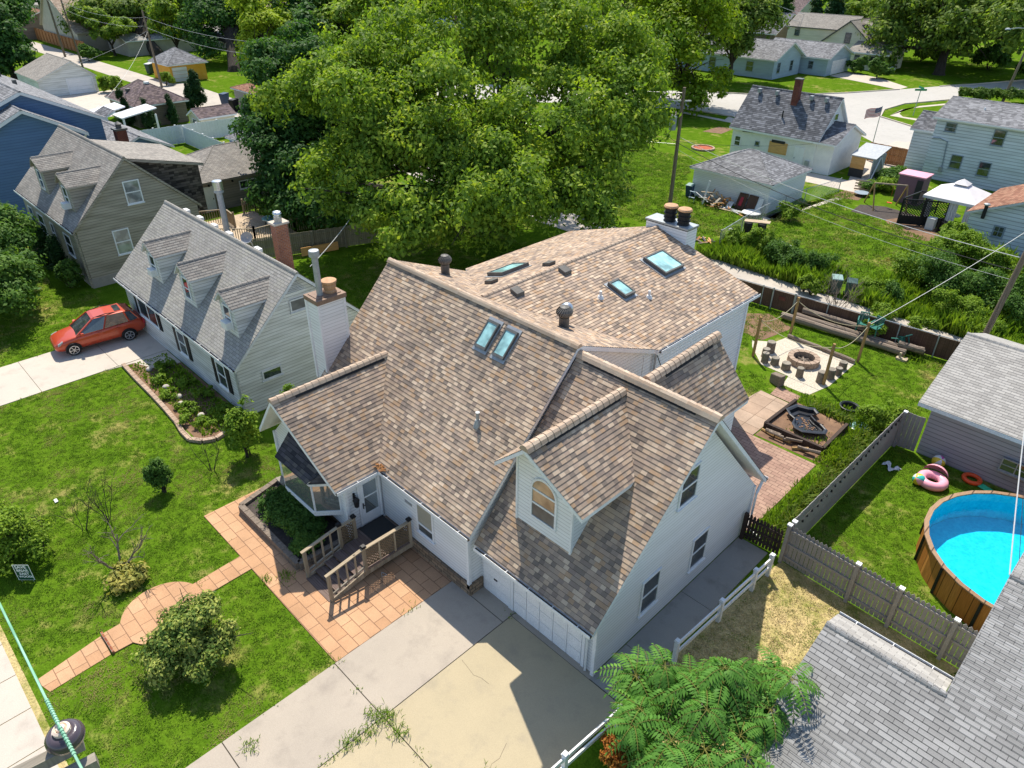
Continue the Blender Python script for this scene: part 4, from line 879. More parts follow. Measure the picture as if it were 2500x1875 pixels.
def white_cape():
    root = thing('house', 'small white clapboard house with light gray roof and three dormers beside the red car', 'house', (-35,14,0))
    gable_x(root, -41.6, -28.2, 10.75, 17.7, 2.78, 14.2, 6.32, .22, .38, 'side_n', 'shg_lt', trim='trim_gr', rcap='shg_lt', rr=.1)
    py = lambda z: 10.53+(z-2.78)/.965
    for xc, ac in ((-37.75,True),(-33.75,False),(-29.45,True)):
        d = cape_dormer(root, xc, .82, 11.42, 5.82, 5.15, py, 'shg_tan', 'side_n')
        wn = window(d, V(xc,11.41,4.52), (1,0,0), (0,-1,0), .72, 1.15, 'trim', 'glass', 'double', sill=False)
        if ac:
            a_ = MB(); a_.box((xc-.28,11.1,4.0), (xc+.28,11.45,4.36)); a_.build('air_conditioner', m['plastic_w'], d, bevel=.02)
    for xc, ww in ((-34.35,.95),(-30.0,.95)):
        window(root, V(xc,10.74,1.5), (1,0,0), (0,-1,0), ww, 1.35, 'trim', 'glass'); shutters(root, V(xc,10.74,1.5), (1,0,0), (0,-1,0), ww, 1.4)
    window(root, V(-38.6,10.74,1.75), (1,0,0), (0,-1,0), 2.6, 1.1, 'trim', 'glass', 'slider'); shutters(root, V(-38.6,10.74,1.75), (1,0,0), (0,-1,0), 2.6, 1.1)
    window(root, V(-28.19,14.3,4.66), (0,1,0), (1,0,0), 1.05, .62, 'trim_gr', 'screen', 'single'); window(root, V(-28.19,12.35,1.75), (0,1,0), (1,0,0), 1.0, .5, 'trim_gr', 'glass', 'single')
    l = MB()
    for i in range(8):
        z = 5.28+i*.075; hw = .5*(1-i/8.5); l.box((-28.2,14.2-hw,z), (-28.15,14.2+hw,z+.03))
    l.build('gable_louver', m['trim_gr'], root)
    gutter(root, (-42,10.52,2.78), (-27.84,10.52,2.78), (0,-1,0)); downspout(root, [V(-28.1,10.62,2.6), V(-28.1,10.66,.1)], .045, 'dullmetal')
    for y in (17.8,): pass
    s = MB(); s.lathe(V(-40.2,16.6,3.8), [(.17,-.2),(.17,2.9),(.27,2.92),(.27,3.0),(.25,3.05)], 16); fl = s.build('flue_pipe', m['dullmetal'], root); s = MB(); s.lathe(V(-40.2,16.6,6.85), [(.26,0),(.28,.02),(.28,.5),(.24,.53),(.02,.55)], 18); s.build('flue_cap', m['steel'], fl, smooth=False)
    s = MB(); s.box((-34.6,16.6,3.6), (-34.05,17.3,6.3)); c = s.build('chimney', m['brick'], root); s = MB(); s.box((-34.68,16.52,6.3), (-33.97,17.38,6.4)); s.lathe(V(-34.32,16.95,6.4), [(.2,0),(.2,.25)], 12); s.build('chimney_cap', m['conc_lt'], c)
    s = MB(); s.lathe(V(-34.32,16.95,6.65), [(.2,0),(.2,.04),(.17,.06),(.17,.16),(.24,.18),(.2,.28),(.02,.33)], 12); s.build('flue_cap', m['steel'], c)
    s = MB(); c_ = V(-37.1,16.3,4.95); s.tube([V(-37.3,16.7,4.1), V(-37.2,16.6,4.5), c_+V(0,.1,-.1)], .03, 6); sd = s.build('satellite_mount', m['dullmetal'], root)
    s = MB(); n_ = V(.4,-.75,.55).normalized(); u = n_.cross(Z).normalized(); v = n_.cross(u); pts = []
    for rr_ in (.02,.2,.38):
        pts.append([c_+u*math.cos(a)*rr_*1.0+v*math.sin(a)*rr_*.85-n_*(.09-.6*rr_*rr_) for a in [2*math.pi*i/20 for i in range(20)]])
    for q in range(2):
        for i in range(20): s.poly([pts[q][i], pts[q][(i+1)%20], pts[q+1][(i+1)%20], pts[q+1][i]])
    s.build('satellite_dish', m['dullmetal'], sd)
    for x in (-40.6,-38.9,-37.2,-35.5,-32.5): s = MB(); s.box((x,14.55,5.98), (x+.5,14.75,6.14)); s.build('ridge_vent', m['plastic_w'], root)
    s = MB(); s.box((-28.6,17.7,.1),(-26.6,20.2,.75)); s.build('rear_deck', m['deck'], root)
    for a, b_ in ((V(-26.65,17.8,0),V(-26.65,20.1,0)),(V(-26.7,20.15,0),V(-28.6,20.15,0))):
        s = MB(); s.bar(a+Z*1.65, b_+Z*1.65, .1, .05); k = 14
        for i in range(k+1): p = a.lerp(b_, i/k); s.bar(p+Z*.75, p+Z*1.65, .035)
        s.build('railing', m['vinyl_w'], root)
    t_ = MB(); t_.lathe(V(-27.4,18.8,.75), [(.05,0),(.05,.68),(.45,.7),(.45,.74)], 18); tag(t_.build('patio_table', m['plastic_w']), 'round white table on the small deck behind the white dormered house', 'table')
white_cape()
def tan_cape():
    root = thing('house', 'tan sided house with gray-brown roof, two front dormers and white windows', 'house', (-55,14,0))
    gable_x(root, -60.0, -48.3, 10.75, 18.3, 3.78, 14.5, 7.58, .22, .18, 'side_tan', 'shg_tan', trim='side_tan', rcap='shg_tan', rr=.1)
    py = lambda z: 10.53+(z-3.78)/.957
    for xc in (-55.3,-50.2):
        d = cape_dormer(root, xc, 1.05, 11.3, 6.8, 6.1, py, 'shg_tan', 'side_tan', front='side_tan'); window(d, V(xc,11.29,5.35), (1,0,0), (0,-1,0), .8, 1.3, 'trim', 'glass', sill=False)
    a_ = MB(); a_.box((-50.5,10.9,4.65), (-49.95,11.28,5.02)); a_.build('air_conditioner', m['plastic_w'], root, bevel=.02)
    window(root, V(-48.29,14.55,5.4), (0,1,0), (1,0,0), 1.0, 1.45, 'trim', 'glass_bl'); window(root, V(-48.29,13.18,2.5), (0,1,0), (1,0,0), 1.0, 1.6, 'trim', 'glass_bl')
    for xc, ww in ((-50.9,1.3),(-53.9,.7),(-56.4,1.4),(-58.6,1.0)): window(root, V(xc,10.74,2.2), (1,0,0), (0,-1,0), ww, 1.4, 'trim', 'glass')
    r, t_ = MB(), MB(); slope(r, t_, [V(-56,14.9,7.25), V(-49,14.9,7.25), V(-49,19.6,6.15), V(-56,19.6,6.15)]); r.build('dormer_roof', m['shg_tan'], root); t_.build('fascia', m['side_tan'], root)
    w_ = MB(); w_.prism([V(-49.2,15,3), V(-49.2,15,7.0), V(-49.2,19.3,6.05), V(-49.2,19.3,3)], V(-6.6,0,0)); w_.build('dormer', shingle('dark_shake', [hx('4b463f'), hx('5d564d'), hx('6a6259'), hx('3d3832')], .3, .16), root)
    s = MB(); s.box((-60,10.7,0),(-48.28,11,.55)); s.box((-48.6,10.72,0),(-48.26,18.3,.6)); s.build('foundation', m['conc_dk'], root)
    gutter(root, (-60.2,10.52,3.78), (-48.1,10.52,3.78), (0,-1,0)); downspout(root, [V(-48.25,10.62,3.6), V(-48.25,10.66,.1)], .05, 'side_tan')
tan_cape()
def blue_house():
    root = thing('house', 'large blue sided house with gray roofs at the left edge', 'house', (-72,16,0))
    gable_x(root, -80, -65.2, 9.2, 17.0, 5.9, 13.4, 8.1, .45, .5, 'side_blue', 'shg_md', h=.2, deck=.25)
    gable_x(root, -92, -67.4, 8.0, 19.4, 6.3, 14.2, 9.0, .4, .4, 'side_blue', 'shg_md', h=.25, deck=.25)
    gable_x(root, -80, -69.9, 20.2, 25.2, 2.7, 22.7, 4.0, .35, .3, 'side_blue', 'shg_md', h=.25)
    s = MB(); s.box((-66.9,19.9,0), (-66.1,20.7,5.4)); c = s.build('chimney', m['brick_dk'], root); s = MB(); s.box((-67,19.8,5.4), (-66,20.8,5.55)); s.lathe(V(-66.5,20.3,5.55), [(.22,0),(.22,.3),(.3,.32),(.05,.5)], 10); s.build('chimney_cap', m['bronze'], c)
    s = MB(); s.lathe(V(-82.5,16.2,8.4), [(.14,-.4),(.14,1.1)], 10); f = s.build('flue_pipe', m['vent'], root); s = MB(); s.lathe(V(-82.5,16.2,9.5), [(.3,0),(.3,.14),(.02,.22)], 12); s.build('flue_cap', m['galv'], f)
    for x_, y_ in ((-79,16.6),(-86,17)): s = MB(); s.box((x_-.15,y_-.15,7.4), (x_+.15,y_+.15,8.2)); s.build('vent_pipe', m['bronze'], root)
    downspout(root, [V(-65.0,17.3,5.7), V(-65.1,17.05,5.3), V(-65.1,17.05,.2)], .06)
blue_house()
def mini(name, label, cat, kind, args, extra=None, group=None):
    x0, x1, y0, y1 = args[:4]; root = thing(name, label, cat, ((x0+x1)/2, (y0+y1)/2, 0), group)
    {'x': gable_x, 'y': gable_y, 'hip': hip}[kind](root, *args)
    if extra: extra(root)
    return root
def box_part(root, name, mt, a, b): q = MB(); q.box(a, b); return q.build(name, m[mt], root)
def panel_door(root, x, y0, y1, z1, mt='vinyl_w', rows=4, cols=4):
    q = MB()
    for i in range(rows):
        for j in range(cols):
            ya, yb = y0+(y1-y0)*j/cols, y0+(y1-y0)*(j+1)/cols; za, zb = .03+(z1-.03)*i/rows, .03+(z1-.03)*(i+1)/rows
            q.box((x,ya+.02,za+.015), (x+.03,yb-.02,zb-.015))
    return q.build('garage_door', m[mt], root)
def gg_extra(r):
    d = box_part(r, 'door', 'trim', (-57.52,22.35,.05), (-57.44,23.3,2.05)); box_part(d, 'handle', 'black', (-57.44,23.15,1.0), (-57.38,23.2,1.1))
    window(r, V(-57.48,26.3,1.65), (0,1,0), (1,0,0), 1.5, .7, 'trim', 'glass', 'slider'); q = MB(); q.box((-64.3,21.95,.05), (-58.6,21.99,2.0)); q.build('garage_door', m['vinyl_w'], r)
    for y in (23.0,25.0): q = MB(); q.lathe(V(-57.4,y,2.05), [(.05,0),(.1,.05),(.06,.2)], 8); q.build('wall_light', m['black'], r)
mini('garage', 'taupe sided garage with gray hip roof and white door behind the sun deck', 'garage', 'hip', (-64.5,-57.5,22.0,31.5,2.45,4.2,.3,'side_gray','shg_tan','side_gray',.16), gg_extra)
def wg_extra(r):
    panel_door(r, -119.8, 31.6, 34.7, 1.95, 'vinyl_w', 4, 1); q = MB(); q.box((-119.8,31.4,0), (-119.74,31.6,2.1)); q.box((-119.8,34.7,0), (-119.74,34.9,2.1)); q.box((-119.8,31.6,1.97), (-119.74,34.7,2.1)); q.build('door_frame', m['trim'], r)
mini('garage', 'old white garage with peeling paint and weathered brown roof at the far left', 'garage', 'x', (-130,-119.8,27.9,35.3,2.2,32.66,4.3,.15,.2,'old_white','shg_tan','old_white',.25), wg_extra)
def bh_extra(r): box_part(r, 'roof_vent', 'plastic_w', (-95.0,33.0,4.1), (-94.5,33.5,4.45)); q = MB(); q.lathe(V(-96.6,31.6,3.5), [(.3,-.1),(.3,.15),(.02,.22)], 10); q.build('box_vent', m['vent'], r)
mini('garage', 'brown sided garage with brown hip roof among the columnar evergreens', 'garage', 'hip', (-100.2,-91.9,30.4,36.2,2.45,4.4,.35,'side_brown','shg_br'), bh_extra)
def yh_extra(r): panel_door(r, -119.98, 46.3, 48.6, 2.1, 'old_white', 4, 1)
mini('garage', 'yellow garage with gray hip roof and scuffed white door across the alley', 'garage', 'hip', (-126.6,-120,46.0,51.6,2.5,4.4,.4,'yellow','shg_md'), yh_extra)
def sh_extra(r): window(r, V(-84.2,33.78,1.0), (1,0,0), (0,-1,0), 1.2, 1.5, 'trim', 'glass_bl'); 
mini('shed', 'small cream shed with brown gable roof behind the white vinyl fence', 'shed', 'y', (-85.7,-82.8,33.8,37.8,2.0,-84.25,2.8,.2,.2,'side_cream','shg_br','trim',.2), sh_extra)
def bs_extra(r): panel_door(r, -65.98, 32.4, 33.6, 1.9, 'trim', 1, 1)
mini('shed', 'blue shed with gray roof at the end of the crossing white fence', 'shed', 'hip', (-71.4,-66,31.6,36,2.3,3.3,.3,'side_blue','shg_md'), bs_extra)
mini('garage', 'gray garage with rust-brown roof half hidden by the dark tree', 'garage', 'hip', (-95,-84,43.9,50,2.6,3.6,.3,'stucco_gr','shg_rust'))
mini('house', 'tall gray stucco house with brown roof behind the far alley', 'house', 'y', (-186,-165,47.5,68,3.4,-178,10.5,.4,.4,'stucco_gr','shg_tn2','stucco_gr',.4))
mini('house', 'brown-roofed low house left of the tall gray stucco house', 'house', 'x', (-225,-193,44,56,3.0,50,5.5,.4,.4,'side_brown','shg_rust','trim',.5))
mini('house', 'white gabled house with pale roof far behind the brown fence', 'house', 'x', (-265,-225,62,80,3.4,71,7.0,.4,.4,'side_far','shg_pale','trim',.5))
mini('house', 'orange-brown roofed house peeking left of the far utility pole', 'house', 'x', (-262,-228,44,57,3.2,50,6.5,.4,.4,'side_cream','shg_rust','trim',.5))
mini('garage', 'long pale gray outbuilding behind the chain fence near the yellow garage', 'garage', 'y', (-163,-153,52,74,2.6,-158,4.0,.3,.3,'stucco_gr','shg_pale','trim',.4))
mini('house', 'cream house half hidden behind the oak trunk at the top left', 'house', 'y', (-190,-168,88,104,3.2,-179,7.5,.4,.4,'side_cream','shg_tn2','trim',.5))
mini('house', 'pale house with tan roof between the dark trees at the top', 'house', 'x', (-172,-150,120,134,3.2,127,7,.4,.4,'side_far','shg_tn2','trim',.5))
mini('house', 'blue-gray low house glimpsed through the trees at the top middle', 'house', 'x', (-150,-128,150,164,3.2,157,6.5,.4,.4,'side_ltblue','shg_md','trim',.5))
def rg_extra(r):
    window(r, V(-38.0+.6,69.89,1.6), (1,0,0), (0,-1,0), .7, 1.0, 'trim', 'glass'); window(r, V(-35.2,69.89,1.7), (1,0,0), (0,-1,0), .5, .45, 'graytrim', 'glass', 'single')
    window(r, V(-29.18,73.0,4.4), (0,1,0), (1,0,0), .9, 1.3, 'trim', 'glass')
    q = MB(); q.box((-33.9,69.84,1.1), (-32.0,69.9,2.2)); q.build('boarded_opening', m['ply'], r)
    q = MB(); q.box((-33.7,69.82,2.1), (-32.3,69.88,2.35)); q.build('scorch_mark', m['grate'], r)
    d = box_part(r, 'door', 'trim', (-31.2,69.83,.1), (-30.2,69.9,2.1)); box_part(d, 'handle', 'black', (-31.1,69.8,1.0), (-31.05,69.83,1.1))
    c = box_part(r, 'chimney', 'brick_dk', (-33.5,71.9,5.0), (-32.9,72.5,7.7)); box_part(c, 'chimney_cap', 'bronze', (-33.55,71.85,7.7), (-32.85,72.55,7.8))
    for x in (-37.2,-35.3,-31.7,-30.2): box_part(r, 'roof_vent', 'dullmetal', (x-.15,72.2,6.0), (x+.15,72.6,6.38))
    q = MB(); q.lathe(V(-33.6,70.9,4.4), [(.07,-.2),(.07,.55)], 8); q.build('vent_pipe', m['black'], r)
    gable_x(r, -29.2, -27.5, 70.0, 76.0, 2.9, 73.0, 4.3, .4, .3, 'stucco', 'shg_dk', 'trim', .2)
    q = MB(); q.tube([V(-37.0,69.85,2.6), V(-34.5,69.8,2.75), V(-29.3,69.8,2.8)], .03, 6); q.build('cable', m['cable'], r)
    box_part(r, 'electric_meter', 'dullmetal', (-29.9,69.7,.5), (-29.5,69.9,1.0))
mini('house', 'white stucco house with dark gray roof, brick chimney and a boarded opening', 'house', 'x', (-38.1,-29.2,69.9,76.1,2.9,73.0,6.45,.35,.3,'stucco','shg_dk','trim',.2), rg_extra)
mini('garage', 'white sided garage with gray hip roof and lumber piled against it', 'garage', 'hip', (-33.2,-26.0,55.3,61.6,2.45,3.95,.3,'side','shg_md'))
def ts_extra(r):
    gable_x(r, -23.4, -21.2, 77.7, 82, 3.9, 79.8, 5.2, .25, .3, 'side_far', 'shg_dk', 'trim', .2)
    Y_ = 76.09
    for xx, zz, w_, h_ in ((-19.9,4.75,.95,.8),(-15.9,4.5,1.0,1.35),(-18.6,1.9,1.0,1.25),(-16.2,1.7,1.0,1.25)): window(r, V(xx,Y_,zz), (1,0,0), (0,-1,0), w_, h_, 'graytrim', 'glass')
    q = MB(); q.tube([V(-21.6,Y_-.05,3.6), V(-20.5,Y_-.06,3.7), V(-19.8,Y_-.06,3.5), V(-19.6,Y_-.06,1.2)], .05, 6); q.build('service_pipe', m['graytrim'], r)
    box_part(r, 'electric_meter', 'dullmetal', (-19.8,Y_-.2,.8), (-19.5,Y_-.01,1.25))
    q = MB(); q.lathe(V(-18.2,78.2,6.15), [(.2,-.1),(.1,.05),(.07,.3)], 10); q.build('vent_pipe', m['plastic_w'], r); gutter(r, (-21.4,75.75,5.5), (-7,75.75,5.5), (0,-1,0))
mini('house', 'two-storey white shake sided house with gray roof at the right edge', 'house', 'x', (-21.2,-5,76.1,84,5.5,79.9,6.75,.35,.35,'side_far','shg_md','trim',.2), ts_extra)
def ls_extra(r):
    window(r, V(-10.4,59.29,1.55), (1,0,0), (0,-1,0), .75, .85, 'graytrim', 'glass', 'grid', fw=.1)
    q = MB(); q.lathe(V(-11.6,59.0,2.5), [(.13,-.2),(.12,.75)], 10); f = q.build('flue_pipe', m['black'], r); q = MB(); q.lathe(V(-11.6,59.0,3.25), [(.2,0),(.2,.1),(.1,.14)], 10); q.build('flue_cap', m['galv'], f)
    box_part(r, 'foundation', 'conc_dk', (-12.55,59.25,0), (-7,59.31,.25))
mini('garage', 'pale blue-white sided garage with brown roof and small grid window', 'garage', 'y', (-12.5,-6.3,59.3,67,2.5,-9.4,4.0,.25,.3,'side_far','shg_rust','trim_gr',.2), ls_extra)
def pg_extra(r):
    window(r, V(-1.75,30.28,1.15), (1,0,0), (0,-1,0), 1.1, .6, 'dullmetal', 'glass', 'grid', fw=.05)
mini('garage', 'lavender gray sided garage with pale shingle roof behind the round pool', 'garage', 'x', (-5.3,4,30.4,38.6,2.55,34.6,4.15,.35,.5,'side_lav','shg_pale','trim',.15), pg_extra)
def corner_house():
    root = thing('house', 'gray shingle roofed house filling the bottom right corner', 'house', (2,14,0))
    w_ = MB(); w_.prism([V(-2.8,8.2,0),V(-2.8,8.2,.95),V(-2.8,14.85,3.6),V(-2.8,15.5,3.25),V(-2.8,15.5,0)], V(2.95,0,0)); w_.prism([V(.15,9.0,0), V(.15,9.0,1.3), V(.15,18.3,5.0), V(.15,27.0,1.6), V(.15,27,0)], V(8,0,0)); w_.build('wall', m['side_n'], root)
    r, t_ = MB(), MB(); zf = lambda y: 5.22-.4*(18.34-y)
    slope(r, t_, [V(-3.12,8.0,zf(8.0)), V(-.2,8.0,zf(8.0)), V(-.2,14.85,zf(14.85)), V(-3.12,14.85,zf(14.85))]); slope(r, t_, [V(-.2,8.0,zf(8)), V(9,8.0,zf(8)), V(9,18.34,5.22), V(-.2,18.34,5.22)])
    slope(r, t_, [V(-.2,18.34,5.22), V(9,18.34,5.22), V(9,27.4,1.6), V(-.2,27.4,1.6)])
    ro = r.build('roof', m['shg_gr'], root); t_.build('fascia', m['trim'], root)
    r, t_ = MB(), MB(); slope(r, t_, [V(-3.12,15.78,3.4), V(-.22,15.78,3.4), V(-.22,14.85,zf(14.85)), V(-3.12,14.85,zf(14.85))]); r.build('rear_roof', m['shg_pale'], root); t_.build('fascia', m['trim'], root)
    c = MB(); ridge(c, V(-3.12,14.85,zf(14.85)), V(-.2,14.85,zf(14.85)), .12, .13); c.build('ridge_cap', m['shg_gr'], ro)
    c = MB(); ridge(c, V(-.2,18.34,5.22), V(9,18.34,5.22), .12, .13); c.build('ridge_cap', m['shg_gr'], ro)
    gutter(root, (-3.12,15.8,3.4), (-.2,15.8,3.4), (0,1,0))
corner_house()
def ranch():
    root = thing('house', 'pale blue ranch house with gray roof and attached garage across the street', 'house', (-64,124,0))
    gable_x(root, -80, -58.8, 117.6, 126.6, 2.9, 122.4, 5.2, .5, .6, 'side_ltblue', 'shg_md', 'trim', .35)
    gable_x(root, -66, -54.4, 127.4, 136.2, 2.7, 131.6, 4.6, .4, .5, 'side_ltblue', 'shg_md', 'trim', .35)
    panel_door(root, -54.38, 129.2, 134.6, 2.2, 'vinyl_w', 4, 4)
    for xx in (-70,-63): window(root, V(xx,117.58,1.6), (1,0,0), (0,-1,0), 1.3, 1.5, 'graytrim', 'glass')
    for yy in (119.3,123.6): window(root, V(-58.78,yy,1.6), (0,1,0), (1,0,0), 1.0, 1.6, 'graytrim', 'glass')
    window(root, V(-57.2,127.38,1.5), (1,0,0), (0,-1,0), .9, 1.2, 'graytrim', 'glass')
ranch()
def cream_house():
    root = thing('house', 'cream gabled house with gray-brown roof and dark dormers behind the blue ranch', 'house', (-58,150,0))
    gable_y(root, -63, -53.6, 143, 158, 3.2, -58.4, 7.2, .5, .5, 'side_cream', 'shg_tan', 'bronze', .35)
    gable_x(root, -72, -60, 147, 155, 5.2, 151, 7.3, .3, .3, 'side_cream', 'shg_tan', 'bronze', .35)
    gable_x(root, -56, -49.5, 139.5, 147, 2.7, 143.2, 4.2, .4, .4, 'side_cream', 'shg_tan', 'trim', .35)
    for yy in (146.5,151.5):
        q = MB(); q.box((-56.5,yy-1,4), (-54.2,yy+1,6.0)); d = q.build('dormer', m['graytrim'], root)
        r, t_ = MB(), MB(); slope(r, t_, [V(-54.0,yy-1.2,6.0), V(-54.0,yy+1.2,6.0), V(-57.6,yy+1.2,6.9), V(-57.6,yy-1.2,6.9)], .35); r.build('dormer_roof', m['shg_tan'], d)
    window(root, V(-58.4,142.95,4.4), (1,0,0), (0,-1,0), 1.1, 1.7, 'bronze', 'glass'); window(root, V(-70,146.95,5.3-1), (1,0,0), (0,-1,0), 1.0, 1.3, 'bronze', 'glass')
    for xx in (-54.6,-52.0): window(root, V(xx,139.45,1.5), (1,0,0), (0,-1,0), .9, 1.5, 'bronze', 'glass')
cream_house()
mini('house', 'dark brick house with gray roof in the shade behind the ranch', 'house', 'x', (-98,-76,150,163,3.2,156,6.6,.4,.5,'side_brown','shg_dk','trim',.5))
mini('house', 'brown-roofed house among conifers beyond the power lines', 'house', 'x', (-110,-90,185,199,3.2,192,7,.4,.5,'side_cream','shg_br','trim',.5))
# patio cover and deck -------------------------------------------------
def patio_cover():
    root = thing('patio_cover', 'white roofed patio cover on posts beside the columnar evergreens', 'patio cover', (-88.5,28,0))
    for x0, x1, y0, y1, z0, z1 in ((-91.5,-88.4,24.8,28.2,2.5,3.1),(-88.3,-85.4,26.6,30.4,2.5,3.1)):
        q = MB(); q.hexa([V(x0,y0,z0), V(x1,y0,z0), V(x1,y1,z1), V(x0,y1,z1), V(x0,y0,z0+.12), V(x1,y0,z0+.12), V(x1,y1,z1+.12), V(x0,y1,z1+.12)]); q.build('roof_panel', m['vinyl_w'], root)
    r, t_ = MB(), MB(); slope(r, t_, [V(-89.6,24.6,2.5), V(-86.2,24.6,2.5), V(-86.2,26.4,3.3), V(-89.6,26.4,3.3)], .2); r.build('lean_to_roof', m['shg_dk'], root); t_.build('fascia', m['trim'], root)
    for x, y in ((-91.3,25),(-88.5,25),(-88.2,30.2),(-85.6,26.8),(-85.6,30.2),(-86.4,24.8)): q = MB(); q.box((x-.09,y-.09,0), (x+.09,y+.09,2.55)); q.build('post', m['vinyl_w'], root)
patio_cover()
def sun_deck():
    root = thing('deck', 'sunlit wooden deck with brown balustrades behind the white dormered house', 'deck', (-51,22,0))
    q = MB(); q.box((-54.2,19.6,.2), (-47.6,24.8,.45)); q.build('deck_floor', m['deck'], root)
    def bal(a, b_):
        a, b_ = Vector((*a,.45)), Vector((*b_,.45)); q = MB(); q.bar(a+Z*.95, b_+Z*.95, .1, .05); k = int((b_-a).length/.16)
        for i in range(k+1): p = a.lerp(b_, i/k); q.bar(p, p+Z*.95, .04)
        q.build('balustrade', m['wood_old'], root)
        for p in (a, b_): q = MB(); q.box((p.x-.06,p.y-.06,.0), (p.x+.06,p.y+.06,1.6)); q.build('post', m['wood_old'], root)
    bal((-49.6,19.7),(-47.7,21.6)); bal((-47.7,21.6),(-47.7,24.8)); bal((-54.2,20.2),(-53.2,22.2)); bal((-54.1,24.0),(-52.6,26.6)); bal((-47.7,24.8),(-47.2,27.2)); bal((-52.6,26.6),(-51.2,27.8)); bal((-53.2,22.2),(-51.6,22.0))
sun_deck()
def deck_things():
    t_ = thing('patio_table', 'glass topped table with chairs on the sunlit deck', 'table', (-49.6,24.0,.45)); q = MB(); q.lathe(V(-49.6,24.0,1.15), [(.75,0),(.75,.03)], 8); q.build('table_top', m['sky_gl'], t_)
    for a in range(4): q = MB(); x, y = -49.6+.5*math.cos(a*1.57+.8), 24.0+.5*math.sin(a*1.57+.8); q.bar(V(x,y,.45), V(x,y,1.15), .04); q.build('leg', m['black'], t_)
    g = thing('grill', 'black barrel grill standing by the taupe garage wall', 'grill', (-54.2,25.2,0)); q = MB(); q.tube([V(-54.7,24.9,1.0), V(-53.7,25.5,1.0)], .3, 12); q.build('firebox', m['black'], g)
    for dx in (-.4,.4): q = MB(); q.bar(V(-54.2+dx,25.2,0), V(-54.2+dx,25.2,.8), .06); q.build('leg', m['black'], g)
    q = MB(); q.box((-53.7,25.3,.95), (-53.2,25.8,1.0)); q.build('side_shelf', m['wood_rail'], g)
    g = thing('grill', 'gray covered grill at the shaded corner of the sun deck', 'grill', (-50.2,26.2,.45)); q = MB(); q.lathe(V(-50.2,26.2,.45), [(.5,0),(.46,.9),(.3,1.25),(.02,1.4)], 12); q.build('cover', m['dullmetal'], g)
deck_things()
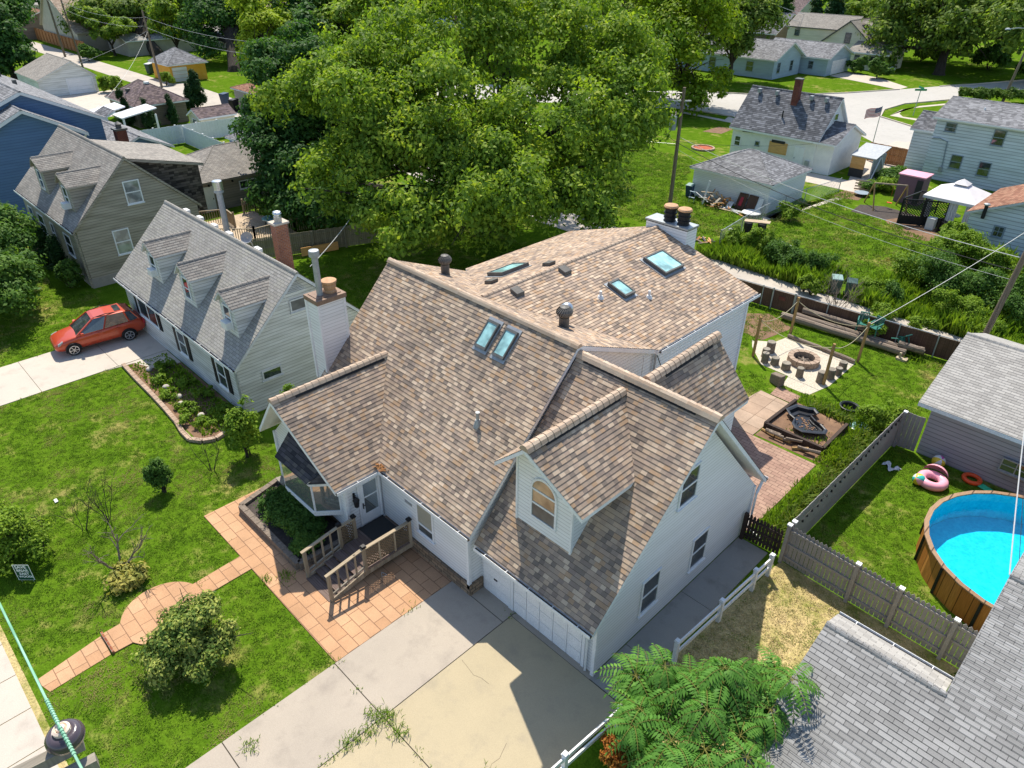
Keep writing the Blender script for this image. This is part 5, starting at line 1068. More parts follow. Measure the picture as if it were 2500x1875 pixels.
# ================================================================== cars
def car(name, label, loc, rz, paint, L=4.5, W=1.8, H=1.65, detail=True):
    root = thing(name, label, 'car', (0,0,0)); k = L/4.5; hw = W/2
    # side outline, front toward -Y (local): sections (y, zlow, zbelt, width factor)
    secs = [(-2.25,.42,.62,.72),(-2.18,.30,.74,.86),(-1.95,.24,.86,.95),(-1.55,.22,.95,.985),(-1.0,.22,1.02,1.0),(-.2,.22,1.05,1.0),(.8,.22,1.08,1.0),(1.6,.24,1.10,.985),(2.0,.28,1.08,.95),(2.2,.36,.98,.86),(2.25,.45,.8,.74)]
    mb = MB(); rings = []
    for y, z0, z1, f in secs:
        w = hw*f; zm = (z0+z1)/2+.05
        rings.append([V(-w*.82,y*k,z0), V(-w*.97,y*k,z0+.14), V(-w,y*k,zm), V(-w*.95,y*k,z1-.06), V(-w*.84,y*k,z1), V(0,y*k,z1+.035), V(w*.84,y*k,z1), V(w*.95,y*k,z1-.06), V(w,y*k,zm), V(w*.97,y*k,z0+.14), V(w*.82,y*k,z0)])
    for a, b_ in zip(rings[:-1], rings[1:]):
        for i in range(10): mb.poly([a[i], b_[i], b_[i+1], a[i+1]])
        mb.poly([a[10], b_[10], b_[0], a[0]])
    mb.poly(rings[0]); mb.poly(rings[-1][::-1])
    body = mb.build('body', m[paint], root, smooth=True)
    b2 = body.modifiers.new('sub', 'SUBSURF'); b2.levels = 1; b2.render_levels = 2
    # greenhouse: base ring on the belt, roof ring above
    base = [(-1.12,.80),(-.95,.83),(.2,.85),(1.5,.82),(2.02,.72)]; roof = [(-.2,.60),(-.05,.64),(.5,.67),(1.35,.66),(1.72,.58)]
    zb = [1.0,1.02,1.05,1.09,1.06]; zr = [H-.06,H-.02,H,H-.03,H-.12]
    gl = MB(); rf = MB()
    for s in (-1,1):
        for i in range(4):
            p = [V(s*base[i][1]*hw/.9,base[i][0]*k,zb[i]), V(s*base[i+1][1]*hw/.9,base[i+1][0]*k,zb[i+1]), V(s*roof[i+1][1]*hw/.9,roof[i+1][0]*k,zr[i+1]), V(s*roof[i][1]*hw/.9,roof[i][0]*k,zr[i])]
            gl.poly(p if s > 0 else p[::-1])
    q = lambda t_, i, s, z: V(s*t_[i][1]*hw/.9, t_[i][0]*k, z[i])
    gl.poly([q(base,0,-1,zb), q(base,0,1,zb), q(roof,0,1,zr), q(roof,0,-1,zr)]); gl.poly([q(base,4,1,zb), q(base,4,-1,zb), q(roof,4,-1,zr), q(roof,4,1,zr)])
    gl.build('window_glass', m['glass'], root)
    for i in range(4):
        rf.poly([q(roof,i,-1,zr)+Z*.005, q(roof,i,1,zr)+Z*.005, q(roof,i+1,1,zr)+Z*.005, q(roof,i+1,-1,zr)+Z*.005])
        rf.poly([q(roof,i,-1,zr)+Z*.04-V(-.08,0,0), q(roof,i,1,zr)+Z*.04-V(.08,0,0), q(roof,i+1,1,zr)+Z*.04-V(.08,0,0), q(roof,i+1,-1,zr)+Z*.04-V(-.08,0,0)])
        for s in (-1,1): rf.poly([q(roof,i,s,zr), q(roof,i+1,s,zr), q(roof,i+1,s,zr)+Z*.04-V(s*.08,0,0), q(roof,i,s,zr)+Z*.04-V(s*.08,0,0)])
    for s in (-1,1):
        for i in (0,2,3,4): rf.bar(q(base,i,s,zb), q(roof,i,s,zr)+Z*.01, .07 if i else .09, .05)
        rf.bar(q(base,0,s,zb)+V(s*.01,0,.0), q(base,4,s,zb)+V(s*.01,0,0), .05, .06)
    rf.build('roof', m[paint], root)
    for s in (-1,1):
        b_ = MB(); b_.tube([q(roof,0,s,zr)+V(-s*.06,.1,.06), q(roof,2,s,zr)+V(-s*.06,0,.09), q(roof,4,s,zr)+V(-s*.06,-.1,.06)], .022, 6); b_.build('roof_rail', m['black'], root)
        b_ = MB(); b_.hexa([V(s*(hw-.02),-.95*k,1.0), V(s*(hw+.18),-.9*k,1.02), V(s*(hw+.18),-.78*k,1.02), V(s*(hw-.02),-.8*k,1.0), V(s*(hw-.02),-.95*k,1.14), V(s*(hw+.17),-.9*k,1.17), V(s*(hw+.17),-.78*k,1.17), V(s*(hw-.02),-.8*k,1.14)]); b_.build('wing_mirror', m[paint], root, bevel=.02)
        b_ = MB(); x = s*hw*.72; b_.hexa([V(x-.17,-2.13*k,.64), V(x+.17,-2.07*k,.64), V(x+.17,-1.8*k,.72), V(x-.17,-1.8*k,.72), V(x-.17,-2.1*k,.77), V(x+.17,-2.04*k,.77), V(x+.15,-1.78*k,.885), V(x-.13,-1.8*k,.885)]); b_.build('headlight', m['headl'], root, bevel=.03)
        b_ = MB(); b_.box((s*hw*.8-.12,2.16*k,.75), (s*hw*.8+.12,2.24*k,1.05)); b_.build('tail_light', m['flagred'], root)
        for yy in (-.05,.85):
            b_ = MB(); b_.box((s*(hw-.0),yy*k-.1,.88), (s*(hw+.03),yy*k+.1,.92)); b_.build('door_handle', m[paint], root)
        for yy in (-1.42,1.3):
            c = V(s*(hw-.09),yy*k,.33); w = MB(); ax = V(s,0,0)
            w.tube([c-ax*.11, c-ax*.09, c+ax*.09, c+ax*.115], [.29,.33,.33,.29], 24); wh = w.build('wheel', m['rubber'], root)
            w = MB(); w.tube([c+ax*.10, c+ax*.118], [.235,.225], 24); w.build('rim_back', m['black'], wh)
            w = MB()
            for i in range(6):
                a = 2*math.pi*i/6; d_ = V(0,math.cos(a),math.sin(a)); w.bar(c+ax*.125+d_*.03, c+ax*.125+d_*.22, .03, .085, up=ax)
            w.tube([c+ax*.11, c+ax*.14], [.06,.05], 12)
            for i in range(24):
                a, a2 = 2*math.pi*i/24, 2*math.pi*(i+1)/24; w.bar(c+ax*.122+V(0,math.cos(a),math.sin(a))*.225, c+ax*.122+V(0,math.cos(a2),math.sin(a2))*.225, .02, .035)
            w.build('rim', m['chrome'], wh)
            w = MB(); pts = [c+ax*.10+V(0,math.cos(a),math.sin(a))*.37 for a in [math.pi*(-.08+1.16*i/12) for i in range(13)]]; w.tube(pts, .035, 6); w.build('wheel_arch', m['black'], root)
    b_ = MB(); b_.hexa([V(-.42,-2.26*k,.48), V(.42,-2.26*k,.48), V(.42,-2.18*k,.48), V(-.42,-2.18*k,.48), V(-.36,-2.22*k,.68), V(.36,-2.22*k,.68), V(.36,-2.1*k,.68), V(-.36,-2.1*k,.68)]); b_.build('grille', m['black'], root)
    b_ = MB(); b_.box((-.42,1.0*k,H+.012), (.42,1.3*k,H+.04)); b_.build('sunroof', m['glass'], root)
    root.location = loc; root.rotation_euler = (0,0,rz); return root
car('parked_car', 'red five-door car parked nose out on the neighbour driveway', (-40.6,8.55,.03), rad(-6), 'red', 4.55, 1.82, 1.66)
car('parked_car', 'black car parked far off behind the white canopy at the upper left', (-160,79,0), rad(95), 'carblack', 4.7, 1.8, 1.45)
p = G('r4',1000,600); car('parked_car', 'white car parked behind the bushes by the cream house', (p.x,p.y,0), rad(75), 'carwhite', 4.7, 1.85, 1.6)
# ================================================================== utility poles and wires
def upole(label, base, top, r0=.16, r1=.11, arm=None):
    root = thing('utility_pole', label, 'pole', (base[0],base[1],0)); q = MB(); q.tube([V(*base), V(*base).lerp(V(*top),.5), V(*top)], [r0,(r0+r1)/2,r1], 12); q.build('shaft', m['pole'], root); return root
def wire(label, pts, sag=.6, r=.018, mt='cable', name='overhead_wire', group=None):
    mb = MB()
    for a, b_ in zip(pts[:-1], pts[1:]):
        a, b_ = Vector(a), Vector(b_); L = [a.lerp(b_, i/16)-Z*(sag*4*(i/16)*(1-i/16)) for i in range(17)]; mb.tube(L, r, 5)
    return tag(mb.build(name, m[mt]), label, 'wire', group)
pm = upole('tall gray utility pole with a transformer at the edge of the big tree', (-32.85,51.6,0), (-32.85,51.6,9.3), .17, .12)
q = MB(); c = V(-33.25,51.2,6.1); q.lathe(c, [(.25,0),(.28,.03),(.28,.95),(.29,1.0),(.2,1.08),(.05,1.12)], 18); tr = q.build('transformer', m['xfmr'], pm)
for dx in (-.1,.1): q = MB(); q.lathe(c+V(dx,dx,1.08), [(.04,0),(.06,.1),(.04,.16),(.05,.28),(.01,.34)], 8); q.build('bushing', m['cream'], tr)
q = MB(); q.bar(V(-33.5,51.0,8.3), V(-32.4,52.1,8.3), .1, .1); q.bar(V(-33.25,51.25,8.32), V(-33.25,51.25,8.7), .04); q.build('bracket', m['galv'], pm)
q = MB(); q.tube([V(-33.25,51.2,6.2), V(-33.7,50.8,5.4), V(-33.4,51.1,4.9), V(-32.9,51.5,4.9)], .02, 6); q.tube([V(-33.3,51.2,6.1), V(-33.5,50.9,5.7), V(-33.1,51.3,5.3), V(-32.9,51.5,5.2)], .02, 6); q.build('drop_cable', m['cable'], pm)
pr_ = upole('leaning brown utility pole at the right edge behind the pale roof', (-6.3,42.0,0), (-5.6,42.6,11), .16, .12)
pl1 = upole('slim gray utility pole in front of the yellow garage', (-116.9,43.1,0), (-117.3,43.0,10.2), .17, .12)
pl2 = upole('pale utility pole behind the old white garage', (-145,41.2,0), (-145.8,41,10.5), .17, .12)
pl3 = upole('dark utility pole near the brown fence at the upper left', (-160.7,43.2,0), (-161.2,43,15), .2, .14)
g_ = 'overhead wires along the back alley'
wire('pale overhead wire above the weedy alley from the transformer pole to the right pole', [(-32.85,51.6,5.6),(-6.1,42.1,5.6)], .7, .02, 'cable_lt', group=g_)
wire('thick black overhead cable below the pale alley wire', [(-32.85,51.6,5.1),(-6.15,42.1,4.9)], .75, .024, 'cable', group=g_)
wire('thin lowest overhead wire above the weedy alley', [(-32.85,51.6,4.6),(-6.15,42.1,4.4)], .8, .009, 'cable_lt', group=g_)
wire('pale overhead wire passing in front of the hip-roof white garage', [(-32.85,51.6,5.2),(-29.3,70,2.7)], .3, .012, 'cable', group=g_)
wire('wire from the transformer pole into the big tree', [(-32.85,51.6,5.0),(-60,45,6.5)], .8, .013, 'cable_lt', group=g_)
wire('bare wire at the top of the transformer pole', [(-32.85,51.6,8.9),(-70,44,9.3)], .8, .018, 'cable_lt', group=g_)
wire('wire slanting from the right pole down to a fire pit timber post', [(-5.95,42.3,7.3),(-10.43,36.45,2.2)], .15, .014, 'cable_lt', group=g_)
wire('pale service wire from the brick chimney side to the big tree', [(-32.5,17.4,4.3),(-45,33,7)], .8, .02, 'cable_lt', group=g_)
for i, (a, b_) in enumerate((((-117.2,43,9.3),(-145.6,41,9.8)),((-117.1,43,8.2),(-145.5,41,8.8)),((-117.2,43,9.4),(-80,44,9)),((-117.1,43,8.0),(-80,44,7.6)),((-145.6,41,9.2),(-161,43,9.5)))):
    wire(['upper wire between the two left alley poles','lower wire between the two left alley poles','upper wire from the slim gray pole toward the dark tree','lower wire from the slim gray pole toward the dark tree','short wire between the two farthest left poles'][i], [a,b_], .8, .014, 'cable_lt', group=g_)
wire('service wire from the slim gray pole down to the blue house', [(-117.1,43,7.5),(-67,17,6)], 1.2, .013, 'cable_lt', group=g_)
wire('service wire from the slim gray pole to the old white garage', [(-117.1,43,7.6),(-119.8,30,3.2)], .5, .012, 'cable_lt', group=g_)
a_ = GY('b4',2090,30,22.0); b2 = GY('m4',2175,300,42.3)
wire('twisted service wire hanging over the round pool to the corner house', [(-5.7,42.3,9.0), a_], .5, .02, 'cable_lt', group=g_)
wire('thin black service wire over the pool beside the twisted one', [(-5.7,42.3,8.6), a_+V(.3,.0,-.2)], .6, .01, 'cable', group=g_)
wire('dark overhead wire over the pale garage roof', [(-5.8,42.3,7.4),(3,33,4.2)], .3, .012, 'cable', group=g_)
for i, dz in enumerate((0,.7,1.5)): wire(['top','middle','lowest'][i]+' far power line above the blue ranch roof', [GD(1880,5+i*22,150), GD(2060,45+i*18,190)], .8, .03, 'cable_lt', group='far power lines')
def street_light():
    root = upole('wooden street light pole with curved arm at the right edge', (-27.1,124.5,0), (-26.4,125.2,9.2), .2, .13); q = MB(); q.tube([V(-26.4,125.2,8.6), V(-26.9,124.6,9.3), V(-28.0,123.3,9.4), V(-28.6,122.6,9.3)], .06, 8); q.build('arm', m['galv'], root)
    q = MB(); q.lathe(V(-28.9,122.3,9.2), [(.1,-.05),(.35,.0),(.3,.15),(.05,.22)], 12); q.build('lamp_head', m['galv'], root)
street_light()
q = GD(1705,85,112); sl_ = thing('street_lamp', 'curved gray street lamp arm peeking out of the bright green tree', 'lamp', (q.x,q.y,0)); t_ = MB(); t_.tube([V(q.x-.6,q.y+.4,0), V(q.x-.6,q.y+.4,q.z-1.2), q+V(-.2,.2,-.2), q+V(.9,.6,.2)], .08, 8); t_.build('arm', m['galv'], sl_); t_ = MB(); t_.ball(q+V(1.1,.7,.18), .25, 10, 0, .5); t_.build('lamp_head', m['galv'], sl_)
ss = thing('street_sign', 'green street name sign on a slim pole at the street corner', 'sign', (-32.35,105.3,0)); q = MB(); q.tube([V(-32.35,105.3,0), V(-32.3,105.35,3.0)], .05, 8); q.build('pole', m['galv'], ss)
for dz, d in ((3.0,V(1,.9,0)),(3.25,V(-.9,1,0))): q = MB(); c = V(-32.3,105.35,dz); q.hexa([c-d*.55+V(0,0,0), c+d*.55, c+d*.55+V(.02,.02,0), c-d*.55+V(.02,.02,0), c-d*.55+Z*.24, c+d*.55+Z*.24, c+d*.55+V(.02,.02,.24), c-d*.55+V(.02,.02,.24)]); q.build('sign_blade', m['streetgreen'], ss)
def flag():
    base = V(-29.5,85.4,0); root = thing('flagpole', 'flagpole with a striped red, white and blue flag by the street', 'flag', base); q = MB(); q.tube([base, base+Z*4.1], [.05,.035], 8); q.build('pole', m['galv'], root)
    d = V(-.8,-.55,0).normalized(); n_ = V(-d.y,d.x,0); top = base+Z*4.05; N = 12
    def pt(u, v): return top+d*(u*1.55)+n_*(.12*math.sin(u*7)*u)-Z*(v*.95+u*.42+.05*math.sin(u*6))
    for mt, nm in (('flagred','red_stripe'),('flagwhite','white_stripe'),('flagblue','canton')):
        f_ = MB()
        if mt == 'flagblue':
            for i in range(5): 
                a, b_ = .4*i/5, .4*(i+1)/5; f_.poly([pt(a,0)+n_*.012, pt(b_,0)+n_*.012, pt(b_,.54)+n_*.012, pt(a,.54)+n_*.012]); f_.poly([pt(a,0)-n_*.012, pt(a,.54)-n_*.012, pt(b_,.54)-n_*.012, pt(b_,0)-n_*.012])
        else:
            for s in range(0 if mt == 'flagred' else 1, 13, 2):
                for i in range(N): a, b_ = i/N, (i+1)/N; f_.poly([pt(a,s/13), pt(b_,s/13), pt(b_,(s+1)/13), pt(a,(s+1)/13)])
        f_.build('flag_'+nm, m[mt], root)
    st = MB(); rg = random.Random(2)
    for r_ in range(5):
        for c_ in range(6):
            p = pt(.04+.06*c_, .06+.1*r_)
            for s in (.02,-.02): st.poly([p+n_*s+d*.02, p+n_*s+Z*.025, p+n_*s-d*.02, p+n_*s-Z*.025])
    st.build('flag_stars', m['flagwhite'], root)
flag()
# near pole head at the lower left with its big insulator
def near_pole():
    z = 12.6; e = G('b1',700,1440,z); f = G('b1',60,1760,z); d = (f-e).normalized(); n = V(-d.y,d.x,0)
    root = thing('utility_pole', 'weathered pole top with double cross-arms at the bottom left corner', 'pole', (e.x+d.x*1.6, e.y+d.y*1.6, 0))
    q = MB(); pb = e+d*1.6; q.tube([V(pb.x,pb.y,0), V(pb.x,pb.y,z+.1)], [.2,.14], 12); q.build('shaft', m['pole'], root)
    for k, (off, dz) in enumerate(((0,0),(.17,-.12))):
        a = e+n*(-off if n.dot(CR) < 0 else off)+Z*dz+d*(-.06*k); q = MB(); q.bar(a, a+d*3.0, .1, .12); q.build('cross_arm', m['wood_gray'], root)
    c = G('b1',552,1400,z+.16); r = .165
    q = MB(); q.lathe(c, [(.05,-.12),(.07,-.06),(r*.9,-.05),(r,0),(r*.97,.04),(r*.8,.085),(r*.5,.1),(r*.42,.085)], 28); ins = q.build('insulator', m['insul'], root, smooth=True)
    q = MB(); q.lathe(c+Z*.085, [(.075,0),(.075,.045),(.055,.06),(.04,.04),(.035,.07),(.01,.075)], 20); q.build('insulator_cap', m['cream'], ins)
    p0 = G('b1',-40,200,z+.27); p1 = c+Z*.19; p2 = G('b1',760,1800,z+.27)
    q = MB(); q.tube([p0+(p0-p1)*3, p0, p1, p2, p2+(p2-p1)*2], .012, 8)
    for s in (-1,1):
        dd = (p0-p1).normalized() if s > 0 else (p2-p1).normalized()
        for i in range(10): a = p1+dd*(.03+i*.035); q.tube([a, a+dd*.018], .018, 8)
    tag(q.build('overhead_wire', m['wire_gr']), 'green wrapped wire tied over the brown insulator in the foreground', 'wire')
near_pole()
# ================================================================== yard things
def pool():
    c = V(.25,25.2,0); R = 3.5; root = thing('pool', 'round above-ground pool with amber wooden wall and bright blue water', 'pool', c); N = 28
    ring = lambda r, z: [c+V(r*math.cos(2*math.pi*i/N), r*math.sin(2*math.pi*i/N), z) for i in range(N)]
    q = MB(); A, B = ring(R,0), ring(R,1.2)
    for i in range(N): q.poly([A[i], A[(i+1)%N], B[(i+1)%N], B[i]])
    q.build('wall', m['pool_wall'], root)
    q = MB(); A, B = ring(R-.04,.02), ring(R-.04,1.21)
    for i in range(N): q.poly([A[(i+1)%N], A[i], B[i], B[(i+1)%N]])
    q.build('liner', m['liner'], root)
    q = MB(); A, B, C_, D = ring(R-.09,1.2), ring(R+.07,1.2), ring(R+.07,1.25), ring(R-.09,1.25)
    for i in range(N):
        j = (i+1) % N; q.hexa([A[i],A[j],B[j],B[i],D[i],D[j],C_[j],C_[i]])
    q.build('rim', planks('tan_pool_rim', hx('8a6b50'), hx('a88a6c'), .5, False, .08, .6), root)
    for i in range(0, N, 2):
        a = 2*math.pi*i/N; d = V(math.cos(a), math.sin(a), 0); q = MB(); q.bar(c+d*(R+.03), c+d*(R+.03)+Z*1.2, .06, .09); q.build('upright', m['black'], root)
    q = MB(); q.poly(ring(R-.05,.82)); q.build('water', m['water'], root); q = MB(); q.poly(ring(R-.05,.03)); q.build('pool_floor', m['liner'], root)
pool()
def gored(center, r, colors, label, tilt, name='beach_ball'):
    c = V(*center); root = thing(name, label, 'ball', (c.x,c.y,c.z-r)); M3 = Matrix.Rotation(tilt[0], 3, 'X') @ Matrix.Rotation(tilt[1], 3, 'Y')
    N = len(colors); 
    mats = [m[x] for x in colors]; q = MB()
    for g in range(N):
        for s in range(3):
            a0 = 2*math.pi*(g+s/3)/N; a1 = 2*math.pi*(g+(s+1)/3)/N
            for k in range(8):
                t0, t1 = math.pi*k/8, math.pi*(k+1)/8; P = lambda a, t_: c+M3 @ V(r*math.sin(t_)*math.cos(a), r*math.sin(t_)*math.sin(a), -r*math.cos(t_))
                q.poly([P(a0,t0+1e-4), P(a1,t0+1e-4), P(a1,t1-1e-4), P(a0,t1-1e-4)], g)
    q.build('ball_skin', mats, root, smooth=True)
m['ball_y'] = plain('ball_yellow', hx('e8c53c'), .3); m['ball_t'] = plain('ball_teal', hx('3fc1b5'), .3); m['ball_m'] = plain('ball_magenta', hx('c04c9c'), .3)
gored((-4.3,30.0,.27), .27, ['plastic_w','ball_m','plastic_w','ball_y','plastic_w','ball_y'], 'white, magenta and yellow beach ball against the lavender garage', (.5,.4))
gored((-4.45,28.15,.25), .25, ['ball_t','ball_y','plastic_w','ball_t','ball_y','pink'], 'teal and yellow beach ball leaning on the pink float', (.9,-.4))
def ringfloat(c, R, r, mt, label, name, cat, tilt=0, extra=False):
    q = MB(); c = V(*c); N = 24; n = 10; V0 = lambda a, b: c+Matrix.Rotation(tilt, 3, 'X') @ V((R+r*math.cos(b))*math.cos(a), (R+r*math.cos(b))*math.sin(a), r*math.sin(b))
    for i in range(N):
        for j in range(n):
            a0, a1, b0, b1 = 2*math.pi*i/N, 2*math.pi*(i+1)/N, 2*math.pi*j/n, 2*math.pi*(j+1)/n; q.poly([V0(a0,b0), V0(a1,b0), V0(a1,b1), V0(a0,b1)])
    root = thing(name, label, cat, (c.x,c.y,0)); q.build('ring', m[mt], root, smooth=True); return root
f_ = ringfloat((-4.05,28.55,.2), .42, .19, 'pink', 'pink baby float with a domed shade lying on the pool lawn', 'pool_float', 'float')
q = MB(); c = V(-4.1,28.85,.22)
for i in range(10):
    for k in range(5):
        P = lambda a, t_: c+V(.5*math.cos(a)*math.cos(t_), .12+.42*math.sin(a)*math.cos(t_), .46*math.sin(t_))
        a0, a1, t0, t1 = math.pi*i/10, math.pi*(i+1)/10, math.pi/2*k/5, math.pi/2*(k+1)/5; q.poly([P(a0,t0), P(a1,t0), P(a1,t1), P(a0,t1)])
q.build('sun_shade', m['pink'], f_, smooth=True)
ringfloat((-2.95,30.0,.1), .3, .09, 'orange', 'orange swim ring lying by the lavender garage wall', 'swim_ring', 'ring')
q = MB(); q.hexa([V(-2.65,29.75,.02),V(-2.2,29.6,.02),V(-2.1,29.9,.02),V(-2.55,30.05,.02),V(-2.65,29.75,.07),V(-2.2,29.6,.07),V(-2.1,29.9,.07),V(-2.55,30.05,.07)]); tag(q.build('kickboard', m['mint'], bevel=.02), 'mint green foam kickboard on the grass beside the orange ring', 'kickboard')
q = MB(); rg = random.Random(5); N = 10; g_ = [[V(-5.95+.65*i/N+rg.gauss(0,.02), 28.3+.28*j/4+.18*math.sin(i*.9), .03+.08*rg.random()) for j in range(5)] for i in range(N+1)]
for i in range(N):
    for j in range(4): q.poly([g_[i][j], g_[i+1][j], g_[i+1][j+1], g_[i][j+1]])
tag(q.build('towel', m['flagwhite'], smooth=True), 'crumpled white and pale blue towel on the shaded pool lawn', 'towel')
def string_lights():
    root = thing('string_lights', 'dark string of bulbs drooping along the top of the long vinyl fence', 'lights', (-6.25,25,1.8)); q = MB(); b = MB(); n = 24; pts = []
    for i in range(n*4+1):
        t_ = i/(n*4); y = 20.6+9.3*t_; z = 1.72-.12*abs(math.sin(math.pi*t_*n/2)); pts.append(V(-6.19+.02*math.sin(i),y,z))
        if i % 4 == 2: b.lathe(pts[-1]-Z*.13, [(.02,0),(.045,.03),(.03,.08),(.02,.13)], 8)
    q.tube(pts, .01, 5); q.build('cord', m['cable'], root)
    o = b.build('bulbs', m['black'], root); tag(o, kind='stuff')
string_lights()
def fire_pit():
    c = V(-12.45,34.3,0); root = thing('fire_pit', 'round stone fire pit full of ash on the gravel bed', 'fire pit', c); n = 14
    for lv in range(2):
        q = MB()
        for i in range(n):
            a0 = 2*math.pi*(i+.04+.5*lv)/n; a1 = 2*math.pi*(i+.96+.5*lv)/n; P = lambda r, a, z: c+V(r*math.cos(a), r*math.sin(a), z); z0, z1 = .18*lv+.005, .18*lv+.178
            q.hexa([P(.55,a0,z0),P(.82,a0,z0),P(.82,a1,z0),P(.55,a1,z0),P(.55,a0,z1),P(.82,a0,z1),P(.82,a1,z1),P(.55,a1,z1)])
        q.build('stone_ring', noisy('firepit_stone', hx('8f7b6b'), hx('b09b88'), 5, .9), root)
    q = MB(); q.lathe(c, [(.56,.03),(.3,.1),(.01,.12)], 20); q.build('ash', m['soil_dk'], root)
    q = MB()
    for a in (0,1,2.1): q.tube([c+V(.3*math.cos(a),.3*math.sin(a),.15), c-V(.3*math.cos(a),.3*math.sin(a),-.18)], .045, 7)
    q.build('charred_log', m['log'], root)
fire_pit()
SI = ['leftmost rear','second rear','shaded left','third from the left','front middle','front right of middle','tall right front','right middle','right rear','farthest right']
for i, p in enumerate(((-14.15,33.4),(-14.25,34.1),(-13.9,32.85),(-13.4,33.0),(-12.75,32.95),(-11.9,32.75),(-10.9,33.0),(-10.75,33.75),(-10.6,34.4),(-10.7,35.15))):
    root = thing('stump_seat', SI[i]+' log stump seat around the fire pit', 'stump', (*p,0), 'log stump seats around the fire pit'); r = .21+.03*math.sin(i*2.1); h = .5+.12*math.sin(i*1.3)
    q = MB(); q.lathe((*p,.01), [(r*1.08,0),(r,.1),(r*.97,h-.02)], 14); q.build('bark', m['bark_gr'], root); q = MB(); q.lathe((*p,h-.01), [(r*.97,0),(r*.9,.025)], 14); q.build('cut_top', m['wood_gray'], root)
PL_ = ['left rear','right rear','right front','left front']
for i, p in enumerate(((-14.4,36.7),(-10.43,36.45),(-10.67,32.9),(-14.65,33.0))):
    root = thing('timber_post', PL_[i]+' honey coloured timber post of the fire pit square', 'post', (*p,0), 'timber posts around the fire pit'); q = MB(); q.box((p[0]-.06,p[1]-.06,0), (p[0]+.06,p[1]+.06,2.35)); q.build('shaft', m['wood_new'], root); q = MB(); q.tube([V(*p,2.15)+V(-.1,0,0), V(*p,2.15)+V(.1,0,0)], .012, 6); q.build('hook', m['galv'], root)
P4 = [V(-14.4,36.7,2.15), V(-10.43,36.45,2.15), V(-10.67,32.9,2.15), V(-14.65,33.0,2.15)]
for i in range(4): wire(['rear','right','front','left'][i]+' rope drooping between two timber posts of the fire pit', [P4[i], P4[(i+1)%4]], .45, .016, 'rope', 'rope', 'ropes between the timber posts')
def log(a, b_, r, label, group, name='log', mt='log'):
    a, b_ = Vector(a), Vector(b_); root = thing(name, label, 'log', ((a.x+b_.x)/2,(a.y+b_.y)/2,0), group); q = MB(); N = 7; rg = random.Random(int(abs(a.x*100)))
    q.tube([a.lerp(b_, i/N)+V(0,rg.gauss(0,.012),rg.gauss(0,.01)) for i in range(N+1)], [r*(1+rg.gauss(0,.03)) for i in range(N+1)], 10); q.build('trunk', m[mt], root); d = (b_-a).normalized()
    q = MB(); q.tube([b_, b_+d*.012], r*.93, 10); q.tube([a, a-d*.012], r*.93, 10); q.build('cut_end', m['wood_rail'], root)
G5 = 'old poles stacked along the back fence'
log((-15.75,38.25,.28),(-8.9,38.75,.28), .2, 'nearest long weathered pole of the stack by the back fence', G5)
log((-15.2,38.75,.28),(-9.1,39.15,.28), .2, 'middle long weathered pole of the stack by the back fence', G5)
log((-14.9,39.05,.62),(-10.6,39.35,.62), .17, 'upper back weathered pole of the stack by the back fence', G5)
log((-9.4,38.95,.55),(-8.2,39.2,.5), .19, 'short paler log at the right end of the pole stack', G5)
log((-9.3,39.35,.3),(-8.2,39.55,.3), .16, 'short rear log at the right end of the pole stack', G5)
G6 = 'edging logs of the gravel bed'
log((-14.35,36.35,.12),(-12.4,36.3,.12), .11, 'left edging log behind the fire pit', G6); log((-12.3,36.3,.12),(-10.5,36.15,.12), .12, 'right edging log behind the fire pit', G6)
q = MB(); q.box((-9.15,38.2,0),(-8.6,38.6,.12)); q.box((-9.05,38.3,.12),(-8.95,38.4,.4)); tag(q.build('pole_cradle', m['wood_rail']), 'wooden cradle block under the right end of the pole stack', 'timber')
def chair(loc, rz, label, tip=0):
    root = thing('garden_chair', label, 'chair', loc, 'green plastic chairs behind the pole stack', rz); root.rotation_euler = (tip, 0, rz); mt = m['green_pl']
    B = lambda a, b_, n_: MB().hexa([V(x,y,z) for z in (a[2],b_[2]) for x, y in ((a[0],a[1]),(b_[0],a[1]),(b_[0],b_[1]),(a[0],b_[1]))])
    inv = world_of(root)
    def part(mb, n_):
        mb.v = [inv @ p for p in mb.v]; mb.build(n_, mt, root)
    q = MB(); q.box((-.25,-.25,.38),(.25,.25,.42)); part(q, 'seat')
    q = MB(); 
    for i in range(6): q.bar(V(-.22+.088*i,.24,.42), V(-.2+.08*i,.36,.9), .05, .02)
    q.bar(V(-.24,.36,.9), V(.24,.36,.9), .05, .06); part(q, 'backrest')
    for x in (-.22,.22):
        for y in (-.22,.24): q = MB(); q.bar(V(x,y,.38), V(x*1.15,y*1.15,0), .05); part(q, 'leg')
        q = MB(); q.bar(V(x*1.15,-.22,.62), V(x*1.15,.3,.66), .06, .03); q.bar(V(x*1.15,-.22,.62), V(x*1.1,-.24,.4), .05); part(q, 'armrest')
chair((-11.5,39.0,.62), .3, 'left green plastic garden chair behind the pole stack'); chair((-10.8,39.0,.62), -.2, 'middle green plastic garden chair facing the fire pit'); chair((-9.7,39.45,.35), 1.2, 'tipped over green plastic garden chair at the stack end', 1.1)
